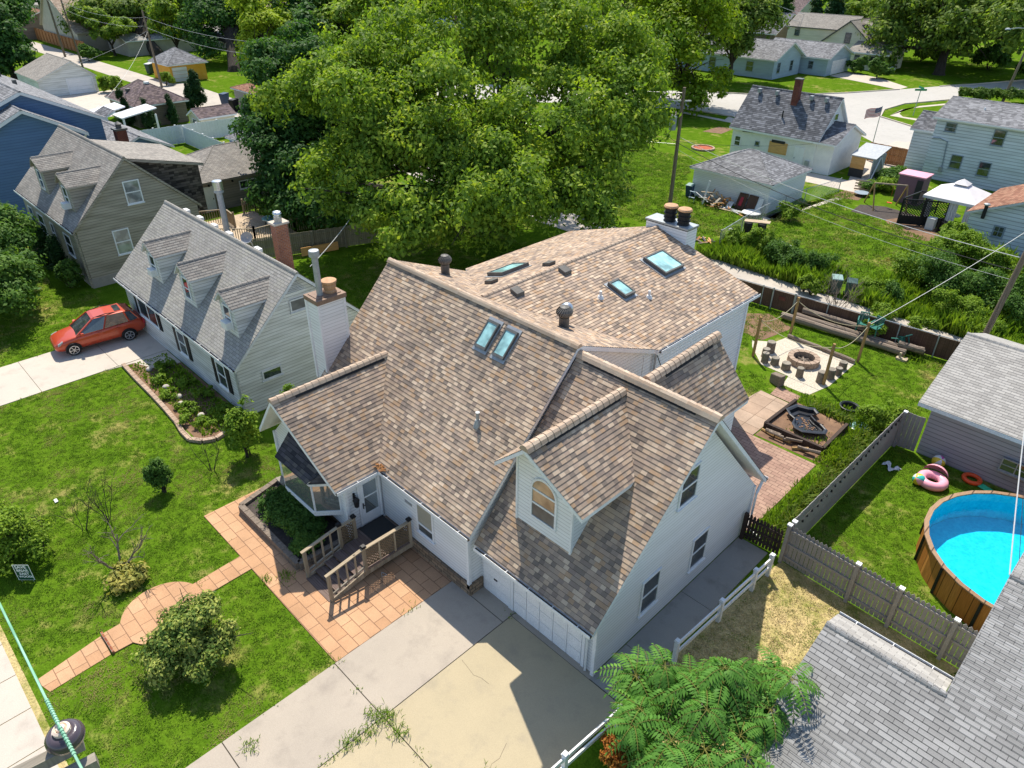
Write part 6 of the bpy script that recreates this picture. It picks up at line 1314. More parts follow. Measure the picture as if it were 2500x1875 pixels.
def wheelie(p, rz, mt, label, lid='bin_lid', s=1.0, group=None):
    root = thing('wheelie_bin', label, 'bin', (p[0],p[1],0), group); c = V(p[0],p[1],0); M3 = Matrix.Rotation(rz, 3, 'Z'); X = lambda x, y, z: c+M3 @ V(x*s,y*s,z*s)
    q = MB(); q.hexa([X(-.24,-.28,.06),X(.24,-.28,.06),X(.24,.28,.06),X(-.24,.28,.06),X(-.3,-.36,1.0),X(.3,-.36,1.0),X(.3,.36,1.0),X(-.3,.36,1.0)]); q.build('body', m[mt], root, bevel=.03)
    q = MB(); q.hexa([X(-.32,-.4,1.0),X(.32,-.4,1.0),X(.32,.38,1.02),X(-.32,.38,1.02),X(-.29,-.36,1.06),X(.29,-.36,1.06),X(.29,.34,1.11),X(-.29,.34,1.11)]); q.build('lid', m[lid], root, bevel=.02)
    for sx in (-1,1): q = MB(); q.tube([X(sx*.26,.3,.12), X(sx*.32,.3,.12)], .12*s, 12); q.build('wheel', m['rubber'], root)
    q = MB(); q.tube([X(-.26,.43,1.0), X(.26,.43,1.0)], .02*s, 6); q.build('handle', m['black'], root)
wheelie((-15.2,44.1), .5, 'bin_green', 'left dark green bin with pale lid in the weeds by the alley', 'bin_lid', 1.05); wheelie((-14.3,44.2), .4, 'bin_green', 'right dark green bin in the weeds by the alley', 'bin_green', 1.05)
wheelie((-33.0,54.7), .2, 'bin_blue', 'blue bin with pale lid at the corner of the white hip-roof garage'); 
wheelie((-130.6,46.9), .4, 'bin_green', 'dark bin with white lid standing by the far alley', 'plastic_w', 1.5); wheelie((-126.0,47.9), .9, 'bin_blue', 'dark blue bin beside a low fence near the yellow garage', 'bin_blue', 1.4)
wheelie((-158,45.9), .4, 'bin_blue', 'blue bin against the brown wooden privacy fence', 'bin_blue', 1.6); wheelie((-98.2,43.9), .3, 'bin_blue', 'blue bin at the apron edge near the rust-roofed garage', 'bin_blue', 1.4); wheelie((-93.5,42.9), .3, 'black', 'black bin beside the rust-roofed gray garage', 'black', 1.4)
# pond bed
def pond_bed():
    root = thing('raised_bed', 'dark timber raised bed holding the black pond basin', 'raised bed', (-9.5,28.6,0)); pts = [V(-10.85,27.25,0),V(-8.15,27.3,0),V(-8.2,29.85,0),V(-10.8,30.1,0)]
    for i in range(4):
        if i == 2: continue
        a, b_ = pts[i], pts[(i+1)%4]
        for k in range(2): q = MB(); q.bar(a+Z*(.1+.17*k), b_+Z*(.1+.17*k), .14, .165); q.build('timber', m['wood_dk'], root)
    q = MB(); q.poly([p+Z*.2 for p in pts]); q.build('soil_fill', m['soil'], root)
pond_bed()
def basin():
    out = [(-10.6,28.8),(-10.45,29.45),(-9.95,29.6),(-9.75,29.75),(-9.45,29.5),(-9.6,29.1),(-9.25,28.85),(-8.95,28.75),(-8.6,28.5),(-8.55,28.2),(-8.85,27.95),(-9.3,27.65),(-9.65,27.7),(-9.9,27.95),(-10.0,28.35),(-10.3,28.5)]
    c = V(sum(p[0] for p in out)/len(out), sum(p[1] for p in out)/len(out), 0); root = thing('pond_basin', 'empty black plastic pond basin with a wavy rim', 'pond', (c.x,c.y,.2)); N = len(out)
    ring = lambda s, z: [c+(V(x,y,0)-c)*s+Z*z for x, y in out]
    rs = [ring(1.07,.40), ring(1.09,.46), ring(1.0,.47), ring(.9,.45), ring(.86,.3), ring(.66,.29), ring(.6,.215), ring(.1,.21)]; q = MB()
    for a, b_ in zip(rs[:-1], rs[1:]):
        for i in range(N): q.poly([a[i], a[(i+1)%N], b_[(i+1)%N], b_[i]])
    q.build('shell', m['basin'], root, smooth=False)
    q = MB(); rg = random.Random(8)
    for i in range(60):
        p = c+V(rg.gauss(0,.3), rg.gauss(0,.3), .225+.02*rg.random()); e = V(rg.uniform(-1,1), rg.uniform(-1,1), .2*rg.random())*.06; f = V(-e.y,e.x,0)*.7; q.poly([p-e,p+f,p+e,p-f])
    tag(q.build('leaf_litter', m['soil'], root), kind='stuff')
basin()
q = MB(); p = V(-8.75,31.4,0); q.lathe(p, [(.32,.0),(.42,.32),(.46,.33),(.42,.34),(.36,.3),(.3,.06),(.02,.05)], 20); tag(q.build('tub', m['basin']), 'round black plastic tub lying open on the back lawn', 'tub')
q = MB(); q.lathe((-7.85,30.5,.02), [(.42,0),(.45,.03),(.4,.05),(.38,.03),(.02,.02)], 22); tag(q.build('glass_disc', m['sky_gl']), 'round glass table top lying in the grass beside the tub', 'glass')
rg = random.Random(12)
for i in range(9):
    a = rg.gauss(.15,.25); p = V(-10.55+.26*i+rg.gauss(0,.06), 27.0+rg.gauss(0,.09)-.05*i*.3, .08+.09*(i % 3)); d = V(math.cos(a), math.sin(a), .05)*.35; q = MB(); q.tube([p-d,p+d], .06+.02*rg.random(), 6)
    tag(q.build('firewood', m['log'] if i % 3 else m['wood_new']), 'split firewood piece lying along the front of the raised bed', 'firewood', 'split firewood along the raised bed')
q = MB(); q.hexa([V(-12.75,31.2,0),V(-12.1,31.0,0),V(-12.0,31.35,0),V(-12.65,31.55,0),V(-12.75,31.2,.5),V(-12.1,31.0,.62),V(-12.0,31.35,.62),V(-12.65,31.55,.5)]); tag(q.build('stone_block', m['bark_gr'], bevel=.04), 'gray stone block standing at the end of the slab patio', 'stone')
# front planter
def planter():
    root = thing('planter_bed', 'gray stone edged planting bed under the bay window', 'planter', (-20.2,8.2,0)); pts = [V(-22.25,7.55,0),V(-18.05,7.5,0),V(-17.75,9.0,0)]
    for a, b_ in ((V(-22.3,7.5,0),V(-18.05,7.5,0)),(V(-22.3,7.5,0),V(-22.75,9.4,0)),(V(-18.05,7.5,0),V(-17.95,9.3,0))):
        L = (b_-a).length; n = max(1, int(L/.45))
        for i in range(n):
            for k in range(2): q = MB(); q.bar(a.lerp(b_,(i+.02)/n)+Z*(.09+.17*k), a.lerp(b_,(i+.98)/n)+Z*(.09+.17*k), .22, .165); q.build('edging_block', m['bark_gr'], root)
    q = MB(); q.poly([V(-22.25,7.6,.22),V(-18.1,7.6,.22),V(-18.0,9.6,.22),V(-22.6,9.6,.22)]); q.build('soil_fill', m['soil_dk'], root)
planter()
def bed_edge():
    pts = [(-37.0,8.42),(-35,8.35),(-33.2,8.33),(-31.5,8.28),(-30,8.2),(-29.0,8.05),(-28.2,8.05),(-27.7,8.4),(-27.45,8.9),(-27.6,9.4)]; n = 0; root = thing('bed_edging', 'curved tan block edging of the neighbour flower bed', 'edging', (-31,8.3,0))
    for a, b_ in zip(pts[:-1], pts[1:]):
        a, b_ = V(*a,.08), V(*b_,.08); L = (b_-a).length; k = max(1, round(L/.4))
        for i in range(k): q = MB(); q.bar(a.lerp(b_,(i+.03)/k), a.lerp(b_,(i+.97)/k), .2, .16); q.build('edging_block', m['paver_slab'], root)
bed_edge()
for i, (x, y) in enumerate(((-33.3,9.1),(-32.0,9.2),(-31.3,9.0),(-29.7,9.25),(-35.6,9.2),(-28.8,9.9))):
    q = MB(); q.ball(V(x,y,.08), .17, 9, 0, .7); tag(q.build('garden_stone', noisy('field_stone_%d' % i, hx('a89f95'), hx('c9c2b8'), 6, .9), smooth=True), 'pale round stone in the neighbour flower bed', 'stone', 'pale round stones in the flower bed')
# yard sign
def yard_sign():
    a, b_ = G('b1',185,92), G('b1',293,92); c = (a+b_)/2; c.z = 0; u = (V(b_.x,b_.y,0)-V(a.x,a.y,0)).normalized(); n = V(u.y,-u.x,0); w, h, z0 = .56, .72, .12
    root = thing('yard_sign', 'dark green lawn sign with white border and hand lettering', 'sign', c); X = lambda x, z, d=0: c+u*x+Z*z+n*d
    def quad(q, x0, x1, za, zb, d0, d1): q.hexa([X(x0,za,d0),X(x1,za,d0),X(x1,za,d1),X(x0,za,d1),X(x0,zb,d0),X(x1,zb,d0),X(x1,zb,d1),X(x0,zb,d1)])
    q = MB(); quad(q,-w/2,w/2,z0,z0+h,-.008,.0); q.build('board', m['signgreen'], root)
    q = MB(); t_ = .022
    quad(q,-w/2,w/2,z0+h-t_,z0+h,.001,.004); quad(q,-w/2,w/2,z0,z0+.01,.001,.004); quad(q,-w/2,-w/2+t_,z0+.01,z0+h-t_,.001,.004); quad(q,w/2-t_,w/2,z0+.01,z0+h-t_,.001,.004); q.build('border', m['white'], root)
    for x in (-.2,.2): q = MB(); q.tube([X(x,0,-.012), X(x,z0+.3,-.012)], .006, 6); q.build('stake', m['galv'], root)
    R3 = Matrix((( u.x, 0, n.x),(u.y, 0, n.y),(0, 1, 0)))
    for i, (tx, sz, z) in enumerate((('SAVE',.175,.57),('BRIAR',.15,.42),('EAST',.15,.27),('WOODS',.125,.14))):
        cu = bpy.data.curves.new('lettering', 'FONT'); cu.body = tx; cu.size = sz; cu.align_x = 'CENTER'; cu.extrude = .002; cu.offset = .004
        o = bpy.data.objects.new('lettering', cu); col.objects.link(o); dg = bpy.context.evaluated_depsgraph_get(); me = bpy.data.meshes.new_from_object(o.evaluated_get(dg)); bpy.data.objects.remove(o)
        me.transform(R3.to_4x4()); me.transform(Matrix.Translation(X(.02*i-.03, z0+z-.02, .003)-c)); me.materials.clear(); me.materials.append(m['white'])
        lo2 = bpy.data.objects.new('lettering', me); col.objects.link(lo2); lo2.parent = root
yard_sign()
p = G('l1',475,1018); q = MB(); q.box((p.x-.12,p.y-.06,.03),(p.x+.12,p.y+.06,.06)); tag(q.build('paper_scrap', m['plastic_w']), 'small white paper scrap on the front lawn', 'paper')
q = MB(); p = V(-22.3,9.35,0); q.box((p.x-.35,p.y-.14,.42),(p.x+.35,p.y+.14,.47)); bn = q.build('bench', m['wood_gray']); tag(bn, 'small weathered plank bench beside the bay window', 'bench')
for dx in (-.25,.25): q = MB(); q.box((p.x+dx-.04,p.y-.12,0),(p.x+dx+.04,p.y+.12,.42)); q.build('leg', m['wood_gray'], bn)
q = MB(); p = G('b2',1165,30); q.tube([p+V(-.12,0,.05),p+V(.1,.06,.05),p+V(.05,-.12,.05),p+V(-.12,0,.05)], .012, 5); tag(q.build('wire_hoop', m['cable_lt']), 'small pale triangular wire hoop on the shaded paver patio', 'wire')
# lumber beside the white garage -----------------------------------------------------
rg = random.Random(21); GL = 'scrap lumber piled against the white garage'
for i in range(46):
    c = V(-30.2+rg.gauss(0,.75), 54.2+rg.gauss(0,.4), .15+rg.random()*.85*(1-min(1,abs(rg.gauss(0,.6))))); a = rg.random()*3.14; e = rg.gauss(0,.35); d = V(math.cos(a)*math.cos(e), math.sin(a)*math.cos(e), math.sin(e)); L = rg.uniform(.5,1.6)
    if c.z-abs(d.z)*L/2 < .03: c.z = .06+abs(d.z)*L/2
    q = MB(); q.bar(c-d*L/2, c+d*L/2, rg.uniform(.06,.2), .03); tag(q.build('scrap_board', m[('ply','wood_old','deck','wood_gray','fence_br','trim_gr')[i % 6]]), 'loose board in the scrap lumber heap by the white garage', 'board', GL)
for i in range(14):
    c = V(-28.2+rg.gauss(0,.8), 53.7+rg.gauss(0,.22), .05+.03*(i%3)); a = rg.gauss(-.15,.2); d = V(math.cos(a), math.sin(a), 0); q = MB(); q.bar(c-d*.8, c+d*.8, .12, .03); tag(q.build('scrap_board', m[('ply','deck','trim_gr')[i % 3]]), 'loose board in the scrap lumber heap by the white garage', 'board', GL)
def lean(x0, x1, h, mt, label, name, y=55.0):
    q = MB(); q.hexa([V(x0,y-.45,.03),V(x1,y-.45,.03),V(x1,y-.4,.03),V(x0,y-.4,.03),V(x0,y+.2,h),V(x1,y+.2,h),V(x1,y+.25,h),V(x0,y+.25,h)]); return tag(q.build(name, m[mt]), label, name.replace('_',' '))
lean(-28.5,-27.7,1.25,'reed','left brown door panel leaning on the white garage','door_panel'); o = lean(-27.6,-26.8,1.25,'reed','right brown door panel leaning on the white garage','door_panel'); lean(-26.75,-26.3,1.15,'plastic_w','white door panel leaning beside the brown ones','door_panel')
q = MB(); q.hexa([V(-28.25,54.62,.35),V(-27.95,54.62,.35),V(-27.95,54.6,.35),V(-28.25,54.6,.35),V(-28.2,54.97,1.0),V(-27.95,54.97,1.0),V(-27.95,54.95,1.0),V(-28.2,54.95,1.0)]); tag(q.build('cloth', m['flagred']), 'red and pink cloth hanging on the left brown door panel', 'cloth')
lean(-31.0,-30.85,1.9,'plastic_w','upright white board stuck in the scrap lumber heap','plank',54.0); lean(-29.0,-28.55,.55,'trim_gr','pale blue-gray panel at the foot of the lumber heap','panel',54.3)
q = MB(); q.lathe((-26.6,54.0,.25), [(.75,0),(.78,.03),(.75,.06)], 24); tt = thing('round_table', 'round pale table top resting on the ground by the garage', 'table', (-26.6,54.0,0)); q.build('table_top', m['plastic_w'], tt); q = MB(); q.lathe((-26.6,54.0,0), [(.2,0),(.1,.25)], 10); q.build('base', m['galv'], tt)
fc = thing('folding_chair', 'folded pale blue lawn chair frame in front of the blue bin', 'chair', (-31.9,53.4,0))
for dx in (-.25,.25): q = MB(); q.bar(V(-31.9+dx,53.3,0), V(-31.9+dx,53.5,1.0), .03); q.bar(V(-31.9+dx,53.6,0), V(-31.9+dx,53.2,.5), .03); q.build('frame', m['galv'], fc)
for z_ in (.45,.95): q = MB(); q.bar(V(-32.15,53.35,z_), V(-31.65,53.35,z_), .1, .04); q.build('webbing', m['side_ltblue'], fc)
for i in range(16):
    c = V(-25.9+rg.gauss(0,.6), 46.2+rg.gauss(0,.4), .06+.05*rg.random()); a = rg.random()*3; d = V(math.cos(a),math.sin(a),.1); q = MB(); q.bar(c-d*.35, c+d*.35, .12, .05); tag(q.build('scrap_piece', m[('wood_dk','log','ply','black','fence_br')[i % 5]]), 'broken scrap piece in the heap behind the rear chimney', 'scrap', 'scrap heap behind the rear chimney')
for i in range(14):
    c = V(-22.6+rg.gauss(0,.7), 49.4+rg.gauss(0,.35), .06+.04*(i%3)); a = rg.gauss(.5,.2); d = V(math.cos(a),math.sin(a),0); q = MB(); q.bar(c-d*.7, c+d*.7, .1, .05); tag(q.build('white_plank', m['plastic_w']), 'white plank in the loose pile behind the weeds', 'plank', 'white planks piled behind the weeds')
q = MB(); q.box((-24.9,47.4,0),(-24.3,48.0,.95)); tag(q.build('storage_bin', m['plastic_w'], bevel=.03), 'pale storage box at the corner of the chain-link fence', 'box')
tb = thing('work_table', 'board laid over dark barrels behind the tall weeds', 'table', (-23.9,49.3,0)); q = MB(); q.hexa([V(-24.7,49.2,1.1),V(-23.0,49.9,1.15),V(-23.2,50.5,1.15),V(-24.9,49.8,1.1),V(-24.7,49.2,1.16),V(-23.0,49.9,1.21),V(-23.2,50.5,1.21),V(-24.9,49.8,1.16)]); q.build('board', m['deck'], tb)
for x_, y_ in ((-24.4,49.4),(-23.5,49.8)): q = MB(); q.lathe((x_,y_,0), [(.3,0),(.32,.3),(.3,.6),(.32,.9),(.3,1.1)], 16); q.build('barrel', m['black'], tb)
# right back yard: gazebo, lattice screen, sheds, swing -------------------------------------
def gazebo():
    x0, x1, y0, y1 = -16.3, -12.9, 61.9, 65.4; cx, cy = (x0+x1)/2, (y0+y1)/2; root = thing('gazebo', 'pale gray pagoda-roofed canopy gazebo with gauze curtains', 'gazebo', (cx,cy,0))
    q = MB(); E = [V(x0-.25,y0-.25,2.35),V(x1+.25,y0-.25,2.35),V(x1+.25,y1+.25,2.35),V(x0-.25,y1+.25,2.35)]; s = .2; T = [V(cx,cy,0)+(p-V(cx,cy,2.35))*s+Z*3.15 for p in E]
    for i in range(4):
        a, b_, c, d = E[i], E[(i+1)%4], T[(i+1)%4], T[i]; mid = (a+b_)/2-Z*.0; mt_ = (c+d)/2
        q.poly([a,mid,mt_,d]); q.poly([mid,b_,c,mt_]); q.poly([a-Z*.2,mid-Z*.2,mid,a]); q.poly([mid-Z*.2,b_-Z*.2,b_,mid])
    q.build('canopy', m['canvas'], root)
    q = MB(); T2 = [V(cx,cy,0)+(p-V(cx,cy,2.35))*.27+Z*3.22 for p in E]; top = V(cx,cy,3.6)
    for i in range(4): q.poly([T2[i],T2[(i+1)%4],top])
    q.build('vent_cap', m['canvas'], root); q = MB(); q.box((cx-.4,cy-.4,3.0),(cx+.4,cy+.4,3.2)); q.build('vent_frame', m['black'], root)
    for x in (x0,x1):
        for y in (y0,y1): q = MB(); q.box((x-.05,y-.05,0),(x+.05,y+.05,2.4)); q.build('post', m['black'], root)
    for x in (x0+.2,cx+.3,x1-.25):
        q = MB(); N = 10
        for i in range(N):
            a = x-.3+.6*i/N; b_ = x-.3+.6*(i+1)/N; q.poly([V(a,y0+.05*math.sin(i*2),.1),V(b_,y0+.05*math.sin(i*2+2),.1),V(b_,y0+.05*math.sin(i*2+2),2.3),V(a,y0+.05*math.sin(i*2),2.3)])
        q.build('curtain', m['canvas'], root)
    q = MB(); q.lathe((cx,cy,0), [(.06,0),(.06,.7),(.6,.72),(.6,.76)], 16); q.build('table', m['plastic_w'], root)
gazebo()
def lattice_screen():
    a, b_ = V(-17.5,60.6,0), V(-14.7,62.3,0); root = thing('lattice_screen', 'black timber lattice screen in front of the gazebo', 'screen', a); d = (b_-a); L = d.length; d.normalize()
    for t_ in (0,.5,1): q = MB(); p = a+d*L*t_; q.box((p.x-.06,p.y-.06,0),(p.x+.06,p.y+.06,2.1)); q.build('post', m['black'], root)
    for z_ in (.7,2.0): q = MB(); q.bar(a+Z*z_, b_+Z*z_, .06, .1); q.build('rail', m['black'], root)
    q = MB(); q.bar(a+Z*.35, b_+Z*.35, .04, .6); q.build('skirt_board', m['black'], root)
    q = MB(); h = 1.25; k = int((L+h)/.2)
    for i in range(1,k):
        s = i*.2; P, Q = (max(0,s-h),min(s,h)), (min(s,L),max(0,s-L))
        for sg in (0,1):
            p0, p1 = (P,Q) if not sg else ((L-P[0],P[1]),(L-Q[0],Q[1])); q.bar(a+d*p0[0]+Z*(.72+p0[1]), a+d*p1[0]+Z*(.72+p1[1]), .02, .045)
    q.build('lattice', m['black'], root)
    for p0, p1 in ((a+Z*2.1, a+V(.3,2.8,2.1)),(a+d*L*.5+Z*2.1,a+d*L*.5+V(.3,2.8,2.1)),(a+V(.3,2.8,2.1),b_+V(.3,2.0,2.1))): q = MB(); q.bar(p0,p1,.08,.1); q.build('beam', m['black'], root)
lattice_screen()
picket_fence('picket_fence', 'low black picket fence between the lattice screen and the blue-white garage', (-14.6,60.9,0), (-12.6,59.6,0), 1.1, 'black', pw=.16, gap=.03, point=False, pcap=False)
q = MB(); q.box((-15.6,61.0,0),(-15.0,61.6,.9)); tag(q.build('white_cabinet', m['plastic_w'], bevel=.02), 'small white plastic cabinet below the lattice screen', 'cabinet')
ms = thing('storage_shed', 'mauve-walled storage cupboard with pink flat roof by the two-storey house', 'shed', (-19,67.3,0)); box_part(ms, 'wall', 'mauve', (-20.1,66.5,0), (-18.1,68.2,2.3)); box_part(ms, 'roof', 'pink', (-20.2,66.4,2.3), (-18.0,68.3,2.4)); box_part(ms, 'door', 'grate', (-18.6,66.46,.1), (-18.12,66.5,2.1))
cp = thing('chicken_coop', 'lean-to coop of plywood and gray sheets by the tan fence', 'coop', (-25,73,0)); q = MB(); q.hexa([V(-26.3,71.2,1.9),V(-23.9,71.2,1.9),V(-23.9,74.4,2.5),V(-26.3,74.4,2.5),V(-26.3,71.2,2.0),V(-23.9,71.2,2.0),V(-23.9,74.4,2.6),V(-26.3,74.4,2.6)]); q.build('roof', m['dullmetal'], cp); box_part(cp, 'wall', 'ply', (-26.2,71.4,.8), (-24.9,71.5,1.9)); box_part(cp, 'dark_base', 'grate', (-26.2,71.4,0), (-24.9,71.52,.8)); box_part(cp, 'side_sheet', 'dullmetal', (-24.2,71.3,0), (-24.1,74.2,2.0))
for p0, p1 in ((V(-24.0,71.3,0),V(-24.0,72.6,1.9)),(V(-24.0,74.2,0),V(-24.0,72.8,1.9))): q = MB(); q.bar(p0,p1,.1); q.build('brace', m['trim'], cp)
sg = thing('swing_set', 'wooden A-frame swing set over the dark mulch', 'swing', (-20.5,62.8,0))
A0, A1 = V(-20.9,63.4,2.0), V(-18.7,64.6,2.0)
for top in (A0, A1):
    for s in (-1,1): q = MB(); q.bar(V(top.x+s*.75,top.y-s*.9,0), top, .09); q.build('leg', m['wood_new'], sg)
q = MB(); q.bar(A0,A1,.1); q.build('crossbar', m['wood_old'], sg)
q = MB(); c = A0.lerp(A1,.6); q.bar(c, V(c.x,c.y,.5), .015); q.box((c.x-.2,c.y-.1,.45),(c.x+.2,c.y+.1,.5)); q.build('swing_seat', m['orange'], sg)
tr = thing('trampoline', 'small round blue-gray trampoline at the garden edge', 'trampoline', (-22.6,66.0,0)); q = MB(); q.lathe((-22.6,66.0,.25), [(.62,0),(.65,.04),(.55,.06),(.02,.05)], 22); q.build('mat', m['graytrim'], tr)
for a in range(5): q = MB(); x_, y_ = -22.6+.58*math.cos(a*1.26), 66+.58*math.sin(a*1.26); q.bar(V(x_,y_,0),V(x_,y_,.25),.03); q.build('leg', m['black'], tr)
pt = thing('pallet', 'small wooden pallet leaning by the vegetable patch', 'pallet', (-23.2,67.4,0))
for i in range(4): q = MB(); q.bar(V(-23.8,67.2,.15+.25*i), V(-22.6,67.6,.15+.25*i), .03, .13); q.build('slat', m['deck'], pt)
bd = thing('flower_bed', 'round brick ringed flower bed in the far side lawn', 'flower bed', (-41.6,64.4,0)); c0 = G('r3',1645,1255)
for i in range(16): a0, a1 = 2*math.pi*(i+.05)/16, 2*math.pi*(i+.95)/16; q = MB(); q.bar(c0+V(1.15*math.cos(a0),1.15*math.sin(a0),.09), c0+V(1.15*math.cos(a1),1.15*math.sin(a1),.09), .22, .18); q.build('edging_block', m['paver_slab'], bd)
q = MB(); q.lathe(c0, [(1.1,.08),(.02,.12)], 20); q.build('mulch', noisy('red_mulch', hx('9a4f38'), hx('b0644a'), 5, .95), bd)
for i, (x0, x1, y) in enumerate(((-10.6,-9.2,58.4),(-10.3,-8.6,58.0),(-9.8,-8.0,58.7),(-9.4,-8.2,57.7))): q = MB(); q.bar(V(x0,y,.1+.05*i), V(x1,y+.5,.14+.05*i), .3, .04); tag(q.build('siding_scrap', m['side_ltblue']), 'pale blue siding scrap on the ground by the blue-white garage', 'siding', 'siding scraps by the blue-white garage')
cn = thing('canopy_tent', 'white canopy roof on thin poles by the far black car', 'canopy', (-150,76,0)); q = MB(); q.hexa([V(-153,72,3.0),V(-146,72,3.0),V(-146,80,3.6),V(-153,80,3.6),V(-153,72,3.15),V(-146,72,3.15),V(-146,80,3.75),V(-153,80,3.75)]); q.build('canopy_roof', m['vinyl_w'], cn)
for x_, y_, h_ in ((-153,72,3),(-146,72,3),(-146,80,3.6),(-153,80,3.6)): q = MB(); q.bar(V(x_,y_,0),V(x_,y_,h_),.12); q.build('pole', m['galv'], cn)
# ================================================================== plants
def leaf_mesh(name, P, N, size, aspect=.5, rng=None, up=None, droop=0.0):
    """P: leaf centres (n,3); N: outward directions; each leaf a separate rhombus"""
    n = len(P); r = rng.normal(size=(n,3)); t_ = np.cross(N, r); t_ /= np.linalg.norm(t_, axis=1)[:,None]+1e-9
    t_[:,2] -= droop; t_ /= np.linalg.norm(t_, axis=1)[:,None]+1e-9
    b = np.cross(N, t_); b /= np.linalg.norm(b, axis=1)[:,None]+1e-9
    s = size*(.7+.6*rng.random(n))[:,None]; fold = N/(np.linalg.norm(N,axis=1)[:,None]+1e-9)*s*.12
    v = np.stack([P-t_*s*.5, P+b*s*.5*aspect+fold, P+t_*s*.5, P-b*s*.5*aspect+fold], 1).reshape(-1,3)
    me = bpy.data.meshes.new(name); me.vertices.add(4*n); me.vertices.foreach_set('co', v.astype(np.float32).ravel())
    me.loops.add(4*n); me.loops.foreach_set('vertex_index', np.arange(4*n, dtype=np.int32)); me.polygons.add(n)
    me.polygons.foreach_set('loop_start', np.arange(0, 4*n, 4, dtype=np.int32)); me.polygons.foreach_set('loop_total', np.full(n, 4, dtype=np.int32))
    me.update(calc_edges=True); me.validate(); return me
def crown_points(rng, lobes, nclump, per, rc, flat=.6, shell=.55, nbd=16):
    """lobes: (centre, (rx,ry,rz)); leaves in clumps spread through the outer part of every lobe"""
    C = np.array([np.array(l[0]) for l in lobes]); R = np.array([np.array(l[1]) for l in lobes]); vol = (R.prod(1))**(2/3); k = rng.choice(len(lobes), nclump, p=vol/vol.sum())
    # boughs: each lobe carries a few rounded masses, the clumps sit on their outer and upper faces
    nb = max(len(lobes), nclump//nbd); kb = rng.choice(len(lobes), nb, p=vol/vol.sum()); e = rng.normal(size=(nb,3)); e /= np.linalg.norm(e,axis=1)[:,None]; e[:,2] = np.where(e[:,2] < -.3, -e[:,2]*.6, e[:,2])
    bc = C[kb]+e*R[kb]*(shell*.85+(.74-shell*.85)*rng.random((nb,1))); br = R[kb]*(.26+.16*rng.random((nb,1)))
    j = rng.integers(0, nb, nclump); d = rng.normal(size=(nclump,3)); d /= np.linalg.norm(d,axis=1)[:,None]; d = d+e[j]*.55+np.array([0,0,.35]); d /= np.linalg.norm(d,axis=1)[:,None]
    cc = bc[j]+d*br[j]*(.75+.35*rng.random((nclump,1)))
    p = rng.normal(size=(nclump,per,3)); p /= np.linalg.norm(p,axis=2)[:,:,None]; p *= (rng.random((nclump,per,1))**.45)
    rcs = rc*(.55+.9*rng.random((nclump,1,1))); off = p*rcs; off[:,:,2] *= flat
    P = (cc[:,None,:]+off).reshape(-1,3); nrm = (p*.9+d[:,None,:]*.5+np.array([0,0,.55])+.5*rng.normal(size=(nclump,per,3))).reshape(-1,3)
    nrm /= np.linalg.norm(nrm,axis=1)[:,None]+1e-9
    return P, nrm
def limb(mb, a, b_, r0, r1, rg, n=6, wob=.12):
    a, b_ = Vector(a), Vector(b_); L = (b_-a).length; pts = []; w = V(0,0,0)
    for i in range(n+1):
        t_ = i/n; w += V(rg.gauss(0,1), rg.gauss(0,1), rg.gauss(0,.4))*(wob*L/n); pts.append(a.lerp(b_, t_)+w*(1 if i else 0)+Z*(.06*L*math.sin(math.pi*t_)))
    mb.tube(pts, [r0+(r1-r0)*i/n for i in range(n+1)], 7); return pts
def tree(name, label, cat, base, lobes, mat, nclump, per, rc, leaf_s, trunk_r=.35, seed=1, flat=.6, group=None, bark='bark', fork=.35, stems=1, droop=0.0, shell=.55, aspect=.55, grow=1.0):
    lobes = [(l[0], tuple(q_*grow for q_ in l[1])) for l in lobes]; base = Vector(base); rng = np.random.default_rng(seed); rg = random.Random(seed); root = thing(name, label, cat, base, group)
    tb = MB(); top = sum((Vector(l[0]) for l in lobes), V(0,0,0))/len(lobes)
    for s in range(stems):
        b0 = base+V(rg.gauss(0,.3),rg.gauss(0,.3),0)*(stems > 1); fz = base.z+(top.z-base.z)*fork
        f = V(base.x+(top.x-base.x)*.35+rg.gauss(0,.4)*(stems > 1), base.y+(top.y-base.y)*.35+rg.gauss(0,.4)*(stems > 1), fz)
        tb.tube([b0-Z*.1, b0+Z*.25, b0.lerp(f,.5), f], [trunk_r*1.5, trunk_r*1.1, trunk_r*.9, trunk_r*.75], 9)
        for i, l in enumerate(lobes):
            if i % stems != s: continue
            c = Vector(l[0]); pts = limb(tb, f, c+Z*l[1][2]*.2, trunk_r*.55, trunk_r*.13, rg, 6)
            for k in range(4):
                q_ = pts[2+k if 2+k < len(pts) else -1]; e = c+V(rg.uniform(-1,1)*l[1][0], rg.uniform(-1,1)*l[1][1], rg.uniform(-.3,.8)*l[1][2])*.8; limb(tb, q_, e, trunk_r*.17, trunk_r*.04, rg, 4)
    tb.build('trunk', m[bark], root)
    P, N = crown_points(rng, lobes, nclump, per, rc, flat, shell)
    me = leaf_mesh('crown', P-np.array(base), N, leaf_s, aspect, rng, droop=droop); me.materials.append(m[mat]); o = bpy.data.objects.new('crown', me); col.objects.link(o); o.parent = root
    return root
def lob(sx, sy, dist, r, sq=.85): p = GD(sx, sy, dist); return ((p.x,p.y,max(p.z, r*sq*.75)), (r,r,r*sq))
